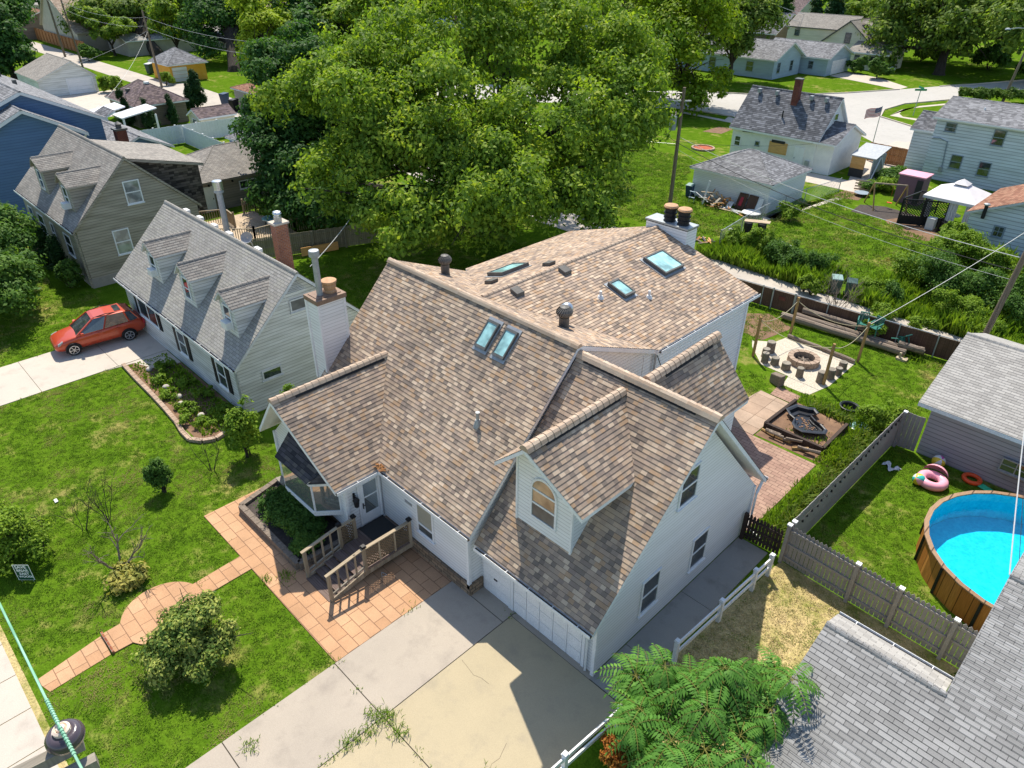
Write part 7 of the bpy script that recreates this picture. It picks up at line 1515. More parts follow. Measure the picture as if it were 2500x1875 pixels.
# the great maple behind the house
tree('maple_tree', 'huge spreading green maple rising behind the brown-roofed house', 'tree', (-38.2,35.8,0), [lob(*a) for a in ((860,330,51,4.6),(800,250,53,3.6),(960,430,48,5.2),(930,180,55,5.0),(1040,300,50,5.0),(1090,540,47,4.0),(1000,560,46,3.0),(1110,170,57,5.6),(1240,90,60,6.5),(1120,40,62,5.0),(1300,20,64,6.0),(1360,150,58,6.0),(1440,290,53,5.0),(1330,330,50,4.8),(1480,190,57,4.4),(1250,480,46,4.2),(1340,520,46,3.2),(1430,440,50,3.4),(1190,380,49,3.6),(1500,330,53,2.6),(1530,230,57,2.6),(1160,560,45,2.8),(1240,560,45,2.6),(1060,590,45,2.4),(1180,470,47,3.6),(1400,520,46,2.4),(900,520,47,3.0),(940,370,50,3.6),(1000,400,51,3.6),(880,420,49,2.6))], 'lf_maple', 3600, 42, .85, .32, .55, 3, .75, fork=.45, stems=3, droop=.5, shell=.5, grow=1.2)
tree('tree', 'dense dark green tree standing left of the huge maple', 'tree', (-52.5,36,0), [lob(*a) for a in ((715,170,66,3.6),(690,220,66,2.8),(665,330,65,2.5),(710,310,63,3.8),(755,260,64,3.8),(745,420,61,4.0),(690,450,61,2.4),(715,525,59,2.5),(775,400,61,3.8),(785,510,58,3.0),(760,570,57,1.9),(660,270,66,1.6))], 'lf_dark', 1700, 40, .8, .33, .4, 7, .6, fork=.3, grow=1.12)
p = G('r3',1510,830); tree('tree', 'bright yellow-green tree to the right of the huge maple', 'tree', (p.x,p.y,0), [lob(*a) for a in ((1600,40,108,6.5),(1650,70,106,7),(1690,110,104,5.5),(1640,160,103,6),(1590,150,104,5),(1690,190,102,4.2),(1720,60,106,4.5),(1560,60,110,6),(1640,230,100,3.6),(1540,10,114,7))], 'lf_bright', 900, 36, 1.3, .55, .45, 11, .7, grow=1.15)
p = G('r3',1868,690); tree('tree', 'dark round tree on the lawn in front of the ranch house', 'tree', (p.x,p.y,0), [lob(*a) for a in ((1770,50,128,5.5),(1800,90,127,5.5),(1750,110,127,4.8),(1835,60,128,4.5),(1780,140,125,4.6),(1820,125,126,4),(1770,-20,134,6),(1850,20,130,4))], 'lf_oak', 520, 36, 1.4, .6, .4, 12, .7)
p = G('r4',1490,630); tree('oak_tree', 'broad spreading oak with leaning dark trunk on the corner lawn', 'tree', (p.x,p.y,0), [lob(*a) for a in ((2240,60,160,9),(2330,40,156,10),(2420,60,152,10),(2480,120,146,8),(2200,110,158,7),(2260,120,152,7),(2370,130,148,7),(2190,40,166,8),(2300,-30,166,10),(2440,-30,160,11),(2180,140,154,4),(2520,40,146,9))], 'lf_oak', 1300, 34, 1.9, .75, .8, 13, .6, fork=.5, grow=1.15)
p = V(-137,29,0); tree('tree', 'dark green tree at the upper left picture edge', 'tree', (p.x,p.y,0), [lob(*a) for a in ((-10,40,146,4.4),(20,70,143,3.6),(-30,100,142,5),(10,130,140,3.6),(-15,170,137,3.6),(30,110,142,2.6),(0,5,150,4.6),(25,155,139,2.4))], 'lf_dark', 560, 34, 1.5, .6, .5, 14, .7)
tree('tree', 'leafy mid green tree at the left edge above the red car', 'tree', (-45.6,1.2,0), [lob(*a) for a in ((-20,600,54,2.6),(15,580,55,2.0),(25,640,53,2.0),(0,680,52,2.4),(30,700,53,1.5),(-30,720,50,2.6),(0,550,56,1.8))], 'lf_shrub', 620, 40, .6, .24, .25, 15, .7)
p = G('r1',1980,600); tree('oak_tree', 'thick-trunked tree on the sunny lawn behind the yellow garage', 'tree', (p.x,p.y,0), [lob(*a) for a in ((520,60,150,6.5),(560,40,150,6),(590,90,148,4.6),(530,110,146,4.4),(500,90,148,4),(560,-20,156,8),(610,30,150,4),(540,0,152,7))], 'lf_dark', 560, 34, 1.4, .6, .9, 16, .7, fork=.55)
p = G('r1',1330,470); tree('oak_tree', 'very large dark oak rising behind the slim utility pole', 'tree', (p.x,p.y,0), [lob(*a) for a in ((215,40,176,4.0),(260,60,172,4.2),(310,45,172,4.5),(260,15,178,5),(380,40,170,5),(200,60,176,3),(240,85,170,2.4),(420,70,168,3.6),(350,0,178,7),(300,95,170,2.2),(430,20,172,5))], 'lf_oak', 640, 34, 1.6, .7, 1.1, 17, .65, fork=.6)
p = GD(640,200,118); tree('tree', 'yellow-green tree catching the sun above the dark dense tree', 'tree', (p.x,p.y,0), [lob(*a) for a in ((630,40,122,4.5),(650,90,120,4.2),(625,90,120,3.2),(640,130,119,3),(670,60,121,3),(615,20,124,4),(640,0,126,4.5))], 'lf_yellow', 330, 36, 1.0, .5, .35, 18, .7)
# trees farther back, each a copy of one of three with its own size and turn
def proto(name, label, mat, seed, w=4.5, h=9.5, n=420, conif=False):
    if conif: lobes = [((0,0,1.6+i*1.35),(2.6*(1-i/7.5),2.6*(1-i/7.5),1.0)) for i in range(7)]
    else:
        rg = random.Random(seed); lobes = [((rg.gauss(0,w*.42),rg.gauss(0,w*.42),h*(.45+.11*i)),(w*(.72-.06*i),)*2+(w*.55,)) for i in range(6)]
    return tree(name, label, 'tree', (0,0,0), lobes, mat, n, 30, .95, .62, .32, seed, .7, group='background trees')
PR = [proto('tree','dark','lf_dark',31), proto('tree','mid','lf_maple',32,5.2,10.5), proto('tree','oak','lf_oak',33,5.5,9.5), proto('conifer_tree','con','lf_arb',34,conif=True)]
used = [False]*4
def far_tree(k, loc, s, label, rz):
    if not used[k]: o = PR[k]; used[k] = True
    else: o = dup(PR[k])
    o.location = (loc[0],loc[1],0); o.scale = (s*1.1,s*1.1,s); o.rotation_euler = (0,0,rz); o['label'] = label; o['group'] = 'background trees'
FT = [(0,710,60,135,1.5,'dark tree at the top just right of the yellow-green one'),(0,780,40,140,1.7,'dark leafy tree at the top between the yellow-green tree and the maple'),(2,850,30,128,1.6,'olive tree behind the left shoulder of the maple'),(0,760,100,122,1.2,'dark tree directly above the dense left tree'),(1,900,70,118,1.25,'green tree touching the upper left side of the maple'),
 (0,470,10,205,1.8,'tall dark tree at the top behind the canopy roof'),(2,420,30,200,1.3,'tree behind the far black car'),(0,360,5,230,1.3,'tree behind the large dark oak'),(2,95,-10,300,1.2,'tree at the top left beyond the roofs'),(0,80,5,280,1.9,'farthest dark tree at the top left'),(1,270,90,165,.55,'small round tree by the pale gray outbuilding'),(1,420,75,155,.8,'bright young tree near the far black car'),
 (0,1900,30,180,1.5,'dark tree at the top right behind the ranch roof'),(3,1985,45,190,1.6,'left conifer beyond the power lines'),(3,2040,30,200,1.8,'right conifer beyond the power lines'),(1,2110,40,210,1.1,'light tree above the cream house roof'),(2,2080,5,240,1.7,'tree at the top above the cream house'),(0,2150,20,220,1.6,'tree between the cream house and the spreading oak'),
 (1,1500,5,150,1.8,'tall green tree behind the bright one'),(0,1400,-10,150,1.9,'dark tree behind the top of the maple'),(2,1180,-20,140,1.9,'tree hidden behind the maple top'),(0,1000,10,140,1.8,'tree behind the upper left of the maple'),(1,1740,0,170,1.6,'tree behind the dark round lawn tree'),(2,1830,10,210,1.6,'hazy tree left of the conifers'),
 (0,2350,120,185,1.0,'shady tree behind the oak trunk'),(1,2440,140,175,1.0,'bushy tree at the right edge behind the corner lawn'),(2,2260,150,190,.9,'low tree left of the oak trunk'),(0,600,20,170,1.5,'dark tree behind the yellow-green one'),(2,560,60,185,1.2,'tree behind the thick-trunked lawn tree')]
for i, (k, sx, sy, d, s, lb) in enumerate(FT):
    q_ = GD(sx, sy, d); hgt = 9.5*s; far_tree(k, (q_.x,q_.y), max(s*.55, min(1.7*s, (q_.z+3.0)/9.5)) if q_.z > 1 else s*.7, lb, i*1.7)
# distant wood
wl = MB(); rg = random.Random(77); rng = np.random.default_rng(77); Lb = []
for i in range(170):
    a = rg.uniform(-88,-2); d = rg.uniform(235,390); x, y = d*math.sin(rad(a)), d*math.cos(rad(a)); r = rg.uniform(5,9); Lb.append(((x,y,rg.uniform(4,8)),(r,r,r*.8)))
P, N = crown_points(rng, Lb, 6500, 12, 2.0, .7, .6); me = leaf_mesh('distant_wood', P, N, 1.5, .7, rng); me.materials.append(m['lf_dark']); o = bpy.data.objects.new('distant_wood', me); col.objects.link(o); tag(o, 'distant belt of dark tree crowns along the top of the view', 'wood', None, 'stuff')
# shrubs -------------------------------------------------------------------
def shrub(name, label, base, r, h, mat, n, per=22, rc=.16, leaf_s=.1, seed=1, cat='shrub', group=None, stems=7, flat=.9, aspect=.5, lobes=None, bark='bark'):
    base = Vector(base); rng = np.random.default_rng(seed); rg = random.Random(seed); root = thing(name, label, cat, base, group)
    lobes = lobes or [((base.x+rg.gauss(0,r*.3), base.y+rg.gauss(0,r*.3), base.z+h*(.35+.1*i)), (r*(.85-.06*i),)*2+(h*.42,)) for i in range(5)]
    tb = MB()
    for i in range(stems): l = lobes[i % len(lobes)]; limb(tb, base+V(rg.gauss(0,.06),rg.gauss(0,.06),0), Vector(l[0])+V(rg.gauss(0,.3)*r,rg.gauss(0,.3)*r,h*.15), .025+r*.012, .008, rg, 4)
    tb.build('stems', m[bark], root)
    P, N = crown_points(rng, lobes, n, per, rc, flat, .35, 7); me = leaf_mesh('foliage', P-np.array(base), N, leaf_s, aspect, rng); me.materials.append(m[mat]); o = bpy.data.objects.new('foliage', me); col.objects.link(o); o.parent = root; return root
def gl(r_, x_, y_): p = G(r_, x_, y_); return (p.x,p.y,0)
b = G('b1',1560,950)+V(-.55,.55,0); shrub('shrub', 'big variegated cream-and-green shrub on the front lawn', (b.x,b.y,0), 1.35, 2.3, 'lf_vari', 820, 24, .2, .12, 41, lobes=[((b.x+dx,b.y+dy,z_),(rr,rr,rr*.8)) for dx, dy, z_, rr in ((0,0,1.15,1.0),(.7,.45,1.0,.8),(-.7,.35,.9,.8),(.45,-.6,.7,.75),(-.5,-.55,.7,.7),(.15,.4,1.7,.55),(1.15,-.05,.75,.5),(-1.15,.05,.75,.5),(.75,.95,1.3,.35),(-.35,.95,1.5,.35),(.1,-.95,.6,.45),(-.25,.2,2.05,.3),(.4,.75,1.9,.28),(-1.0,-.75,.5,.4))], stems=10)
shrub('shrub', 'dark rounded bush standing alone on the neighbour front lawn', gl('l1',1385,935), .55, 1.5, 'lf_shrub', 210, 26, .15, .1, 42)
shrub('shrub', 'yellow-green bush at the left edge beside the lawn sign', gl('l1',90,1480), 1.5, 1.8, 'lf_weed', 380, 24, .24, .13, 43)
shrub('shrub', 'leafy young tree in the gap between the two front houses', gl('l1',2090,640), .9, 2.6, 'lf_weed', 260, 22, .22, .15, 44)
shrub('shrub', 'taller leafy sapling against the white dormered house gable', (-24.6,11.0,0), .6, 2.7, 'lf_weed', 150, 20, .22, .16, 45)
shrub('shrub', 'low green plants below the left chimney', (-24.2,12.6,0), .7, 1.8, 'lf_shrub', 120, 20, .2, .14, 46)
shrub('juniper', 'dark spreading juniper filling the planter under the bay window', (-20.0,8.55,.2), 1.0, .75, 'lf_shrub', 900, 26, .17, .1, 47, lobes=[((-20.9,8.4,.5),(.85,.8,.4)),((-20.0,8.35,.6),(.95,.8,.45)),((-19.1,8.3,.55),(.85,.75,.42)),((-18.45,8.15,.42),(.55,.65,.35)),((-21.5,8.5,.42),(.6,.75,.35)),((-20.4,8.9,.65),(.9,.6,.45)),((-19.4,8.8,.6),(.8,.6,.4))], stems=12)
shrub('hosta_plant', 'yellow-leaved hosta at the foot of the dead tree', gl('b1',1080,80), .75, .5, 'lf_hosta', 120, 14, .18, .2, 48, lobes=[((gl('b1',1080,80)[0],gl('b1',1080,80)[1],.22),(.7,.7,.28))], aspect=.45)
for i, (x, y, r_, h_) in enumerate(((-35.0,9.6,.6,.45),(-33.9,9.0,.5,.4),(-32.3,8.8,.5,.35),(-30.6,8.9,.6,.45),(-29.6,8.7,.55,.4),(-28.6,9.4,.5,.4),(-31.2,10.0,.6,.45),(-33.0,9.9,.5,.4),(-29.4,10.2,.45,.4))):
    shrub('perennial', 'leafy perennial in the curved neighbour flower bed', (x,y,0), r_, h_, 'lf_weed', 60, 16, .12, .12, 60+i, 'plant', 'perennials in the neighbour flower bed', 4)
# trimmed columns
def column(label, base, r, h, seed, group=None, mat='lf_arb'):
    base = Vector(base); lobes = [((base.x,base.y,h*(.1+.1*i)),(r*(1-.09*abs(i-2)) if i < 3 else r*(1-.11*(i-2)),)*2+(h*.09,)) for i in range(9)]
    shrub('columnar_evergreen', label, base, r, h, mat, int(260*max(1,h/4)), 26, .2+.05*r, .16+.02*h, seed, 'evergreen', group, 3, 1.4, .4, lobes)
for i, (lb, x, y, r_, h_) in enumerate((('leftmost columnar evergreen in front of the brown hip garage',-93.2,29.5,.85,4.2),('slim evergreen right of the leftmost column by the patio cover',-91.2,31.2,.6,3.2),('dark evergreen column before the brown garage wall',-91.0,34.0,.6,3.8),('small evergreen column beside the tallest one',-98.3,39.3,.8,3.2),('tallest dark evergreen column right of the brown garage',-98.9,40.6,1.15,5.2),('low evergreen at the foot of the patio cover',-88,30.4,.8,3.0))): column(lb, (x,y,0), r_, h_, 80+i, 'columnar evergreens by the brown garage')
column('clipped dark evergreen along the tan house wall, nearer the corner', (-51.6,10.0,0), .55, 2.6, 90); column('clipped dark evergreen along the tan house wall, in the middle', (-53.6,9.8,0), .75, 3.0, 91); shrub('shrub', 'dense shrubbery at the far end of the tan house wall', (-57,9.3,0), 1.5, 3.2, 'lf_shrub', 320, 24, .3, .2, 92)
shrub('shrub', 'loose pale-leaved shrub at the tan house corner', (-49.5,9.8,0), 1.0, 1.7, 'lf_shrub', 200, 22, .2, .16, 93)
# bare twiggy shrubs
def twigs(name, label, base, h, spread, n, seed, mat='bark_gr', r=.022, cat='shrub', lean=(0,0)):
    base = Vector(base); rg = random.Random(seed); mb = MB(); tw = MB()
    def grow(p, d, L, r_, lv):
        q_ = p+d*L; pts = limb(mb if lv == 0 else tw, p, q_, r_, r_*.5, rg, 4, .1)
        if lv < 3:
            for i in range(3 if lv else 4):
                s = pts[rg.randint(2,4)]; nd = (d+V(rg.gauss(0,.5),rg.gauss(0,.5),rg.gauss(.1,.3))).normalized(); grow(s, nd, L*rg.uniform(.4,.62), r_*.5, lv+1)
    root = thing(name, label, cat, base)
    for i in range(n):
        a = 2*math.pi*i/n+rg.random(); d = V(math.cos(a)*spread+lean[0], math.sin(a)*spread+lean[1], 1).normalized(); grow(base+V(math.cos(a),math.sin(a),0)*.08, d, h*.65, r, 0)
    mb.build('stems', m[mat], root); tw.build('twigs', m[mat], root); return root
twigs('bare_shrub', 'bare twiggy shrub right of the dark rounded bush', gl('l1',1790,760), 1.5, .35, 5, 101, r=.016, mat='bark'); twigs('bare_shrub', 'tall bare shrub in the middle of the front lawn', gl('l1',910,1180), 1.9, .4, 6, 102, r=.016, mat='bark'); twigs('bare_shrub', 'small bare shrub left of the tall bare one', gl('l1',710,1265), 1.5, .35, 4, 103, r=.014, mat='bark'); twigs('bare_shrub', 'curved bare stems beside the yellow-green bush', gl('l1',350,1420), 1.6, .3, 4, 104, r=.016, mat='bark')
twigs('dead_tree', 'small gray dead tree with a pale trunk above the hosta', gl('l1',1015,1620), 2.0, .55, 3, 105, 'bark_gr', .045, 'tree', (.1,.1)); twigs('bare_shrub', 'gray leafless shrub in front of the back fence', (-13.7,40.6,0), 2.6, .5, 9, 106, 'bark_gr', .024)
# sumac-like tree with feather leaves at the bottom
def feather_tree():
    c0 = G('b3',1700,1250,3.0); base = V(-4.3,10.9,0); rg = random.Random(9); rng = np.random.default_rng(9); root = thing('sumac_tree', 'glossy tree with long feather-like leaves at the bottom edge', 'tree', base); tb = MB(); P, N, T = [], [], []; ra = MB()
    tips = []
    for i in range(58):
        x = rg.uniform(0,1); y = rg.uniform(0,1)
        sx = 1545+x*390; sy = 1625+y*290
        if x < .25 and y > .6: sx += 60
        if sx-1500 < (1640-sy)*.8: sy += 70
        z_ = 3.3-1.5*abs(x-.5)+rg.gauss(0,.35); q_ = CAM+ray('s',sx,sy)*((H0-z_)/-ray('s',sx,sy).z); tips.append(q_)
    for k, tp in enumerate(tips):
        if k % 3 == 0: limb(tb, base+V(rg.gauss(0,.2),rg.gauss(0,.2),0), tp, .05, .015, rg, 6, .06)
        nl = rg.randint(7,10)
        for j in range(nl):
            a = 2*math.pi*j/nl+rg.random()*.6; L = rg.uniform(.45,1.0); el = rg.uniform(-.1,.75); d = V(math.cos(a),math.sin(a),0); pts = []
            for s in range(9):
                t_ = s/8; pts.append(tp+d*(L*t_)+Z*(el*L*t_-.75*L*t_*t_))
            ra.tube(pts, .007, 4, False)
            side = V(-d.y,d.x,0); nn = 9
            for s in range(1, nn+1):
                t_ = .1+.9*s/nn; i0 = min(7, int(t_*8)); p = pts[i0].lerp(pts[i0+1], t_*8-i0); tn = (pts[i0+1]-pts[i0]).normalized(); ll = .25*(1-.55*abs(t_-.45))
                up = side.cross(tn)*-1
                if up.z < 0: up = -up
                for sg_ in ((-1,1) if s < nn else (0,)):
                    ld_ = (side*sg_+tn*.38-Z*.22).normalized() if sg_ else tn
                    w_ = ld_.cross(up).normalized()*ll*.17; tip = p+ld_*ll-Z*ll*.18; mid = p+ld_*ll*.45+up*.01
                    P.append((p, mid+w_, tip, mid-w_))
    v = np.array([[list(q_) for q_ in f_] for f_ in P]).reshape(-1,3)-np.array(base); n = len(P); me = bpy.data.meshes.new('crown'); me.vertices.add(4*n); me.vertices.foreach_set('co', v.astype(np.float32).ravel()); me.loops.add(4*n); me.loops.foreach_set('vertex_index', np.arange(4*n,dtype=np.int32)); me.polygons.add(n); me.polygons.foreach_set('loop_start', np.arange(0,4*n,4,dtype=np.int32)); me.polygons.foreach_set('loop_total', np.full(n,4,dtype=np.int32)); me.update(calc_edges=True)
    me.materials.append(m['lf_sumac']); o = bpy.data.objects.new('crown', me); col.objects.link(o); o.parent = root
    tb.build('trunk', m['bark_gr'], root); ra.build('leaf_stalks', plain('leaf_stalk', hx('7d7a3a'), .5), root)
feather_tree()
shrub('vine', 'red and orange tinged vine by the rail fence at the bottom edge', gl('b3',900,1600), .55, .7, 'lf_red', 150, 16, .12, .1, 110, 'vine'); shrub('vine', 'yellow-green vine stems beside the red tinged vine', gl('b3',1050,1640), .5, .6, 'lf_weed', 110, 16, .12, .1, 111, 'vine')
# strap-leaved clumps along the vinyl fence and by the pond bed
def blades(label, base, n, L, seed, group, mat='lf_iris', name='iris_clump', w=.03, spread=.45, cat='plant'):
    rg = random.Random(seed); mb = MB(); base = Vector(base)
    for i in range(n):
        a = rg.random()*6.28; s = rg.uniform(.1,spread); p = base+V(rg.gauss(0,.13),rg.gauss(0,.13),0); d = V(math.cos(a)*s, math.sin(a)*s, 1).normalized(); l = L*rg.uniform(.6,1.1); sd = V(-math.sin(a+.6),math.cos(a+.6),0)*w; q1 = p+d*l*.55; q2 = q1+(d+V(math.cos(a),math.sin(a),-.8)*.45).normalized()*l*.45
        mb.poly([p-sd*.6,p+sd*.6,q1+sd,q1-sd]); mb.poly([q1-sd,q1+sd,q2+sd*.1,q2-sd*.1])
    return tag(mb.build(name, m[mat], None, loc=base), label, cat, group)
rg = random.Random(3)
for i in range(34):
    y = 20.9+i*.27; blades('strap-leaved iris clump along the back of the vinyl fence', (-6.75-.35*rg.random()-(.25 if i % 2 else 0), y, 0), 26, .62, 200+i, 'iris clumps along the vinyl fence')
for i in range(7): blades('strap-leaved clump behind the black pond basin', (-10.1+.3*i, 30.25+rg.gauss(0,.12), .05), 22, .6, 240+i, 'iris clumps behind the pond basin')
shrub('shrub', 'leafy green bush at the corner of the vinyl fence and garage', (-7.0,30.9,0), .9, 1.3, 'lf_weed', 220, 22, .2, .13, 120)
# weeds in the driveway joints
WD = [(-11.36,6.23,.26),(-11.6,6.05,.22),(-11.15,6.35,.22),(-11.2,5.7,.2),(-11.34,5.35,.2),(-11.36,5.0,.2),(-11.35,4.6,.14),(-11.34,4.3,.1),(-10.6,6.23,.28),(-9.7,6.22,.12),(-13.8,6.26,.12),(-13.2,3.1,.18),(-13.84,9.2,.16),(-9.0,6.2,.16),(-8.0,7.15,.2),(-12.6,6.23,.1),(-18.4,6.4,.2),(-18.1,7.0,.22),(-17.9,6.8,.14),(-11.4,11.42,.12)]
for i, (x, y, s) in enumerate(WD): blades('weed tuft growing in a pavement joint', (x,y,.02), 60 if s > .17 else 16, s, 300+i, 'weed tufts in the pavement joints', 'lf_weed', 'weed_tuft', .012, .9, 'weed')
# alley-side growth: each bush its own
BU = [('rounded pale bush by the chain-link fence below the garage',-23.9,55.2,.9,1.3,'lf_weed'),('tall weeds at the corner of the chain-link fence',-23.6,46.3,1.0,1.6,'lf_weed'),('weeds in front of the dark barrels',-22.2,46.4,1.0,1.9,'lf_weed'),('feathery goldenrod clump beside the barrels',-21.3,46.6,.7,2.2,'lf_weed'),('tall weed mass along the alley left of the bins',-20.2,45.6,1.2,1.7,'lf_shrub'),('dense weed mass along the alley, second from the bins',-18.8,45.6,1.3,1.8,'lf_shrub'),('dense weed mass just left of the green bins',-17.2,45.3,1.2,1.7,'lf_shrub'),('leafy weeds right of the green bins',-13.2,45.2,1.0,1.2,'lf_weed'),
 ('dark bush right of the green bins',-12.0,45.0,1.0,1.5,'lf_shrub'),('big bright bush in the middle of the overgrown lot',-12.4,49.6,1.9,2.4,'lf_weed'),('big dark leafy bush in the overgrown lot',-10.8,47.6,2.1,2.8,'lf_shrub'),('yellow-green bush above the dark one',-11.6,54.6,2.0,2.4,'lf_weed'),('bush touching the blue-white garage corner',-12.9,57.6,1.3,1.9,'lf_weed'),('spreading bush behind the right utility pole',-8.2,48.6,1.9,2.2,'lf_shrub'),('bush left of the right utility pole base',-8.4,45.2,1.4,1.7,'lf_weed'),('low bush at the right utility pole base',-6.9,44.4,1.1,1.0,'lf_weed'),('bush in the far right corner of the overgrown lot',-5.6,48.0,1.8,2.2,'lf_shrub'),('bush near the pale blue siding scraps',-9.2,54.0,1.8,2.0,'lf_weed'),('bush right of the siding scraps',-6.2,54.0,2.0,2.2,'lf_shrub'),
 ('small goldenrod clump between fence and alley, left',-16.7,42.9,.5,1.1,'lf_weed'),('small goldenrod clump between fence and alley, middle',-16.1,42.7,.5,1.0,'lf_weed'),('weeds along the alley edge behind the chairs',-11.6,42.9,.8,.8,'lf_weed'),('weeds along the alley edge near the pole',-9.6,42.4,.8,.9,'lf_weed'),('vine heap over the slatted fence behind the chairs',-10.9,39.9,.8,1.4,'lf_weed'),('leafy vegetables beside the swing set',-22.0,69.2,1.3,.9,'lf_weed'),('large-leaved squash plants by the tan fence',-22.2,72.4,1.8,1.0,'lf_shrub'),('feathery dark green herb bed by the trampoline',-23.0,68.2,1.0,.7,'lf_shrub'),
 ('dark bush in front of the white car',-47.5,131.5,1.8,2.6,'lf_shrub'),('round bush left of the white car',-52.5,134.5,1.5,2.2,'lf_shrub'),('dark shrub at the right edge of the corner lawn',-28.5,147,3.2,4.2,'lf_shrub'),('shrub under the oak beyond the corner lawn',-38,156,4,4,'lf_shrub'),('shrub left of the oak trunk',-50,158,4,3.4,'lf_weed'),('tall grassy weeds by the white garage door corner',-117.6,36.4,1.5,2.0,'lf_weed'),('small bush at the foot of the slim utility pole',-118.3,44.4,1.0,1.8,'lf_weed'),('ivy bush along the brown wooden fence',-152,44.5,2,2.5,'lf_shrub'),('overgrown bush by the old white garage rear',-133,32,2.5,3,'lf_shrub')]
for i, (lb, x, y, r_, h_, mt) in enumerate(BU):
    f = max(.1, .0024*math.hypot(x,y)); shrub('bush', lb, (x,y,0), r_, h_, mt, int(150*min(3,max(.8,r_**1.5))), 24, .22*max(.7,r_**.5), f*1.25, 400+i, 'bush', None, 5)
def weed_field(label, polys, n, h0, h1, mt, seed, w=.05):
    rng = np.random.default_rng(seed); rg = random.Random(seed); P = []
    for poly, sh in polys:
        x0, x1 = min(p[0] for p in poly), max(p[0] for p in poly); y0, y1 = min(p[1] for p in poly), max(p[1] for p in poly); c = 0
        while c < n*sh:
            x, y = rg.uniform(x0,x1), rg.uniform(y0,y1)
            k = math.sin(x*1.3+1.7*math.sin(y*.8))+math.sin(y*1.9+math.sin(x*.9))
            P.append((x,y,max(.25,.6+.4*k/2))); c += 1
    P = np.array(P); N_ = len(P); h = (h0+(h1-h0)*rng.random(N_))*P[:,2]; a = rng.random(N_)*6.28; ln = .25*rng.normal(size=(N_,2))*h[:,None]; s_ = np.stack([np.cos(a),np.sin(a)],1)*w*(.6+.8*rng.random((N_,1)))
    B = np.stack([P[:,0],P[:,1],h*0],1); M_ = np.stack([P[:,0]+ln[:,0]*.4,P[:,1]+ln[:,1]*.4,h*.6],1); T = np.stack([P[:,0]+ln[:,0],P[:,1]+ln[:,1],h],1); S3 = np.concatenate([s_,np.zeros((N_,1))],1)
    v = np.stack([B,M_+S3,T,M_-S3],1).reshape(-1,3); c0 = v.mean(0); c0[2] = 0
    me = bpy.data.meshes.new('tall_weeds'); me.vertices.add(4*N_); me.vertices.foreach_set('co', (v-c0).astype(np.float32).ravel()); me.loops.add(4*N_); me.loops.foreach_set('vertex_index', np.arange(4*N_,dtype=np.int32)); me.polygons.add(N_); me.polygons.foreach_set('loop_start', np.arange(0,4*N_,4,dtype=np.int32)); me.polygons.foreach_set('loop_total', np.full(N_,4,dtype=np.int32)); me.update(calc_edges=True)
    me.materials.append(m[mt]); o = bpy.data.objects.new('tall_weeds', me); o.location = c0; col.objects.link(o); tag(o, label, 'weeds', None, 'stuff')
weed_field('tall weeds growing along the alley edge and over the lot', [([(-25,43.9),(-15.5,43.4),(-15.5,46.8),(-25,47.2)],.45),([(-14,43.5),(-4,43.4),(-4,47),(-14,47)],.3),([(-13.5,47),(-4,47),(-4,58),(-13.5,58)],.5)], 15000, .5, 1.5, 'lf_weed', 501, .07)
weed_field('unkempt weeds around the pond bed and the vinyl fence', [([(-7.9,20.6),(-6.5,20.6),(-6.5,30.2),(-7.6,30.2)],1.0),([(-10.9,30.2),(-7.2,30.2),(-7.0,31.4),(-10.7,31.2)],.25),([(-8.15,26.4),(-7.3,26.4),(-7.3,30),(-8.1,30)],.3),([(-10.7,27.4),(-8.3,27.4),(-8.3,29.8),(-10.7,29.9)],.18),([(-18,38.4),(-7,39.2),(-7,39.6),(-18,38.8)],.2)], 3200, .15, .5, 'lf_weed', 502, .03)
weed_field('leafy ground plants in the curved flower bed', [([(-36.8,8.6),(-28,8.6),(-28,10.5),(-36.8,10.5)],1.0)], 2600, .1, .35, 'lf_weed', 503, .05)
hd = [GD(2360,238,126), GD(2480,236,124)]; ha, hb = G('r4',1690,850), G('r4',2180,870); root = None
shrub('hedge', 'clipped bright green hedge by the right street light', ((ha.x+hb.x)/2,(ha.y+hb.y)/2,0), 1, 1.6, 'lf_hedge', 500, 26, .35, .3, 130, 'hedge', lobes=[((ha.x+(hb.x-ha.x)*t_,ha.y+(hb.y-ha.y)*t_,.9),(1.3,1.2,.85)) for t_ in [i/9 for i in range(10)]], stems=4)
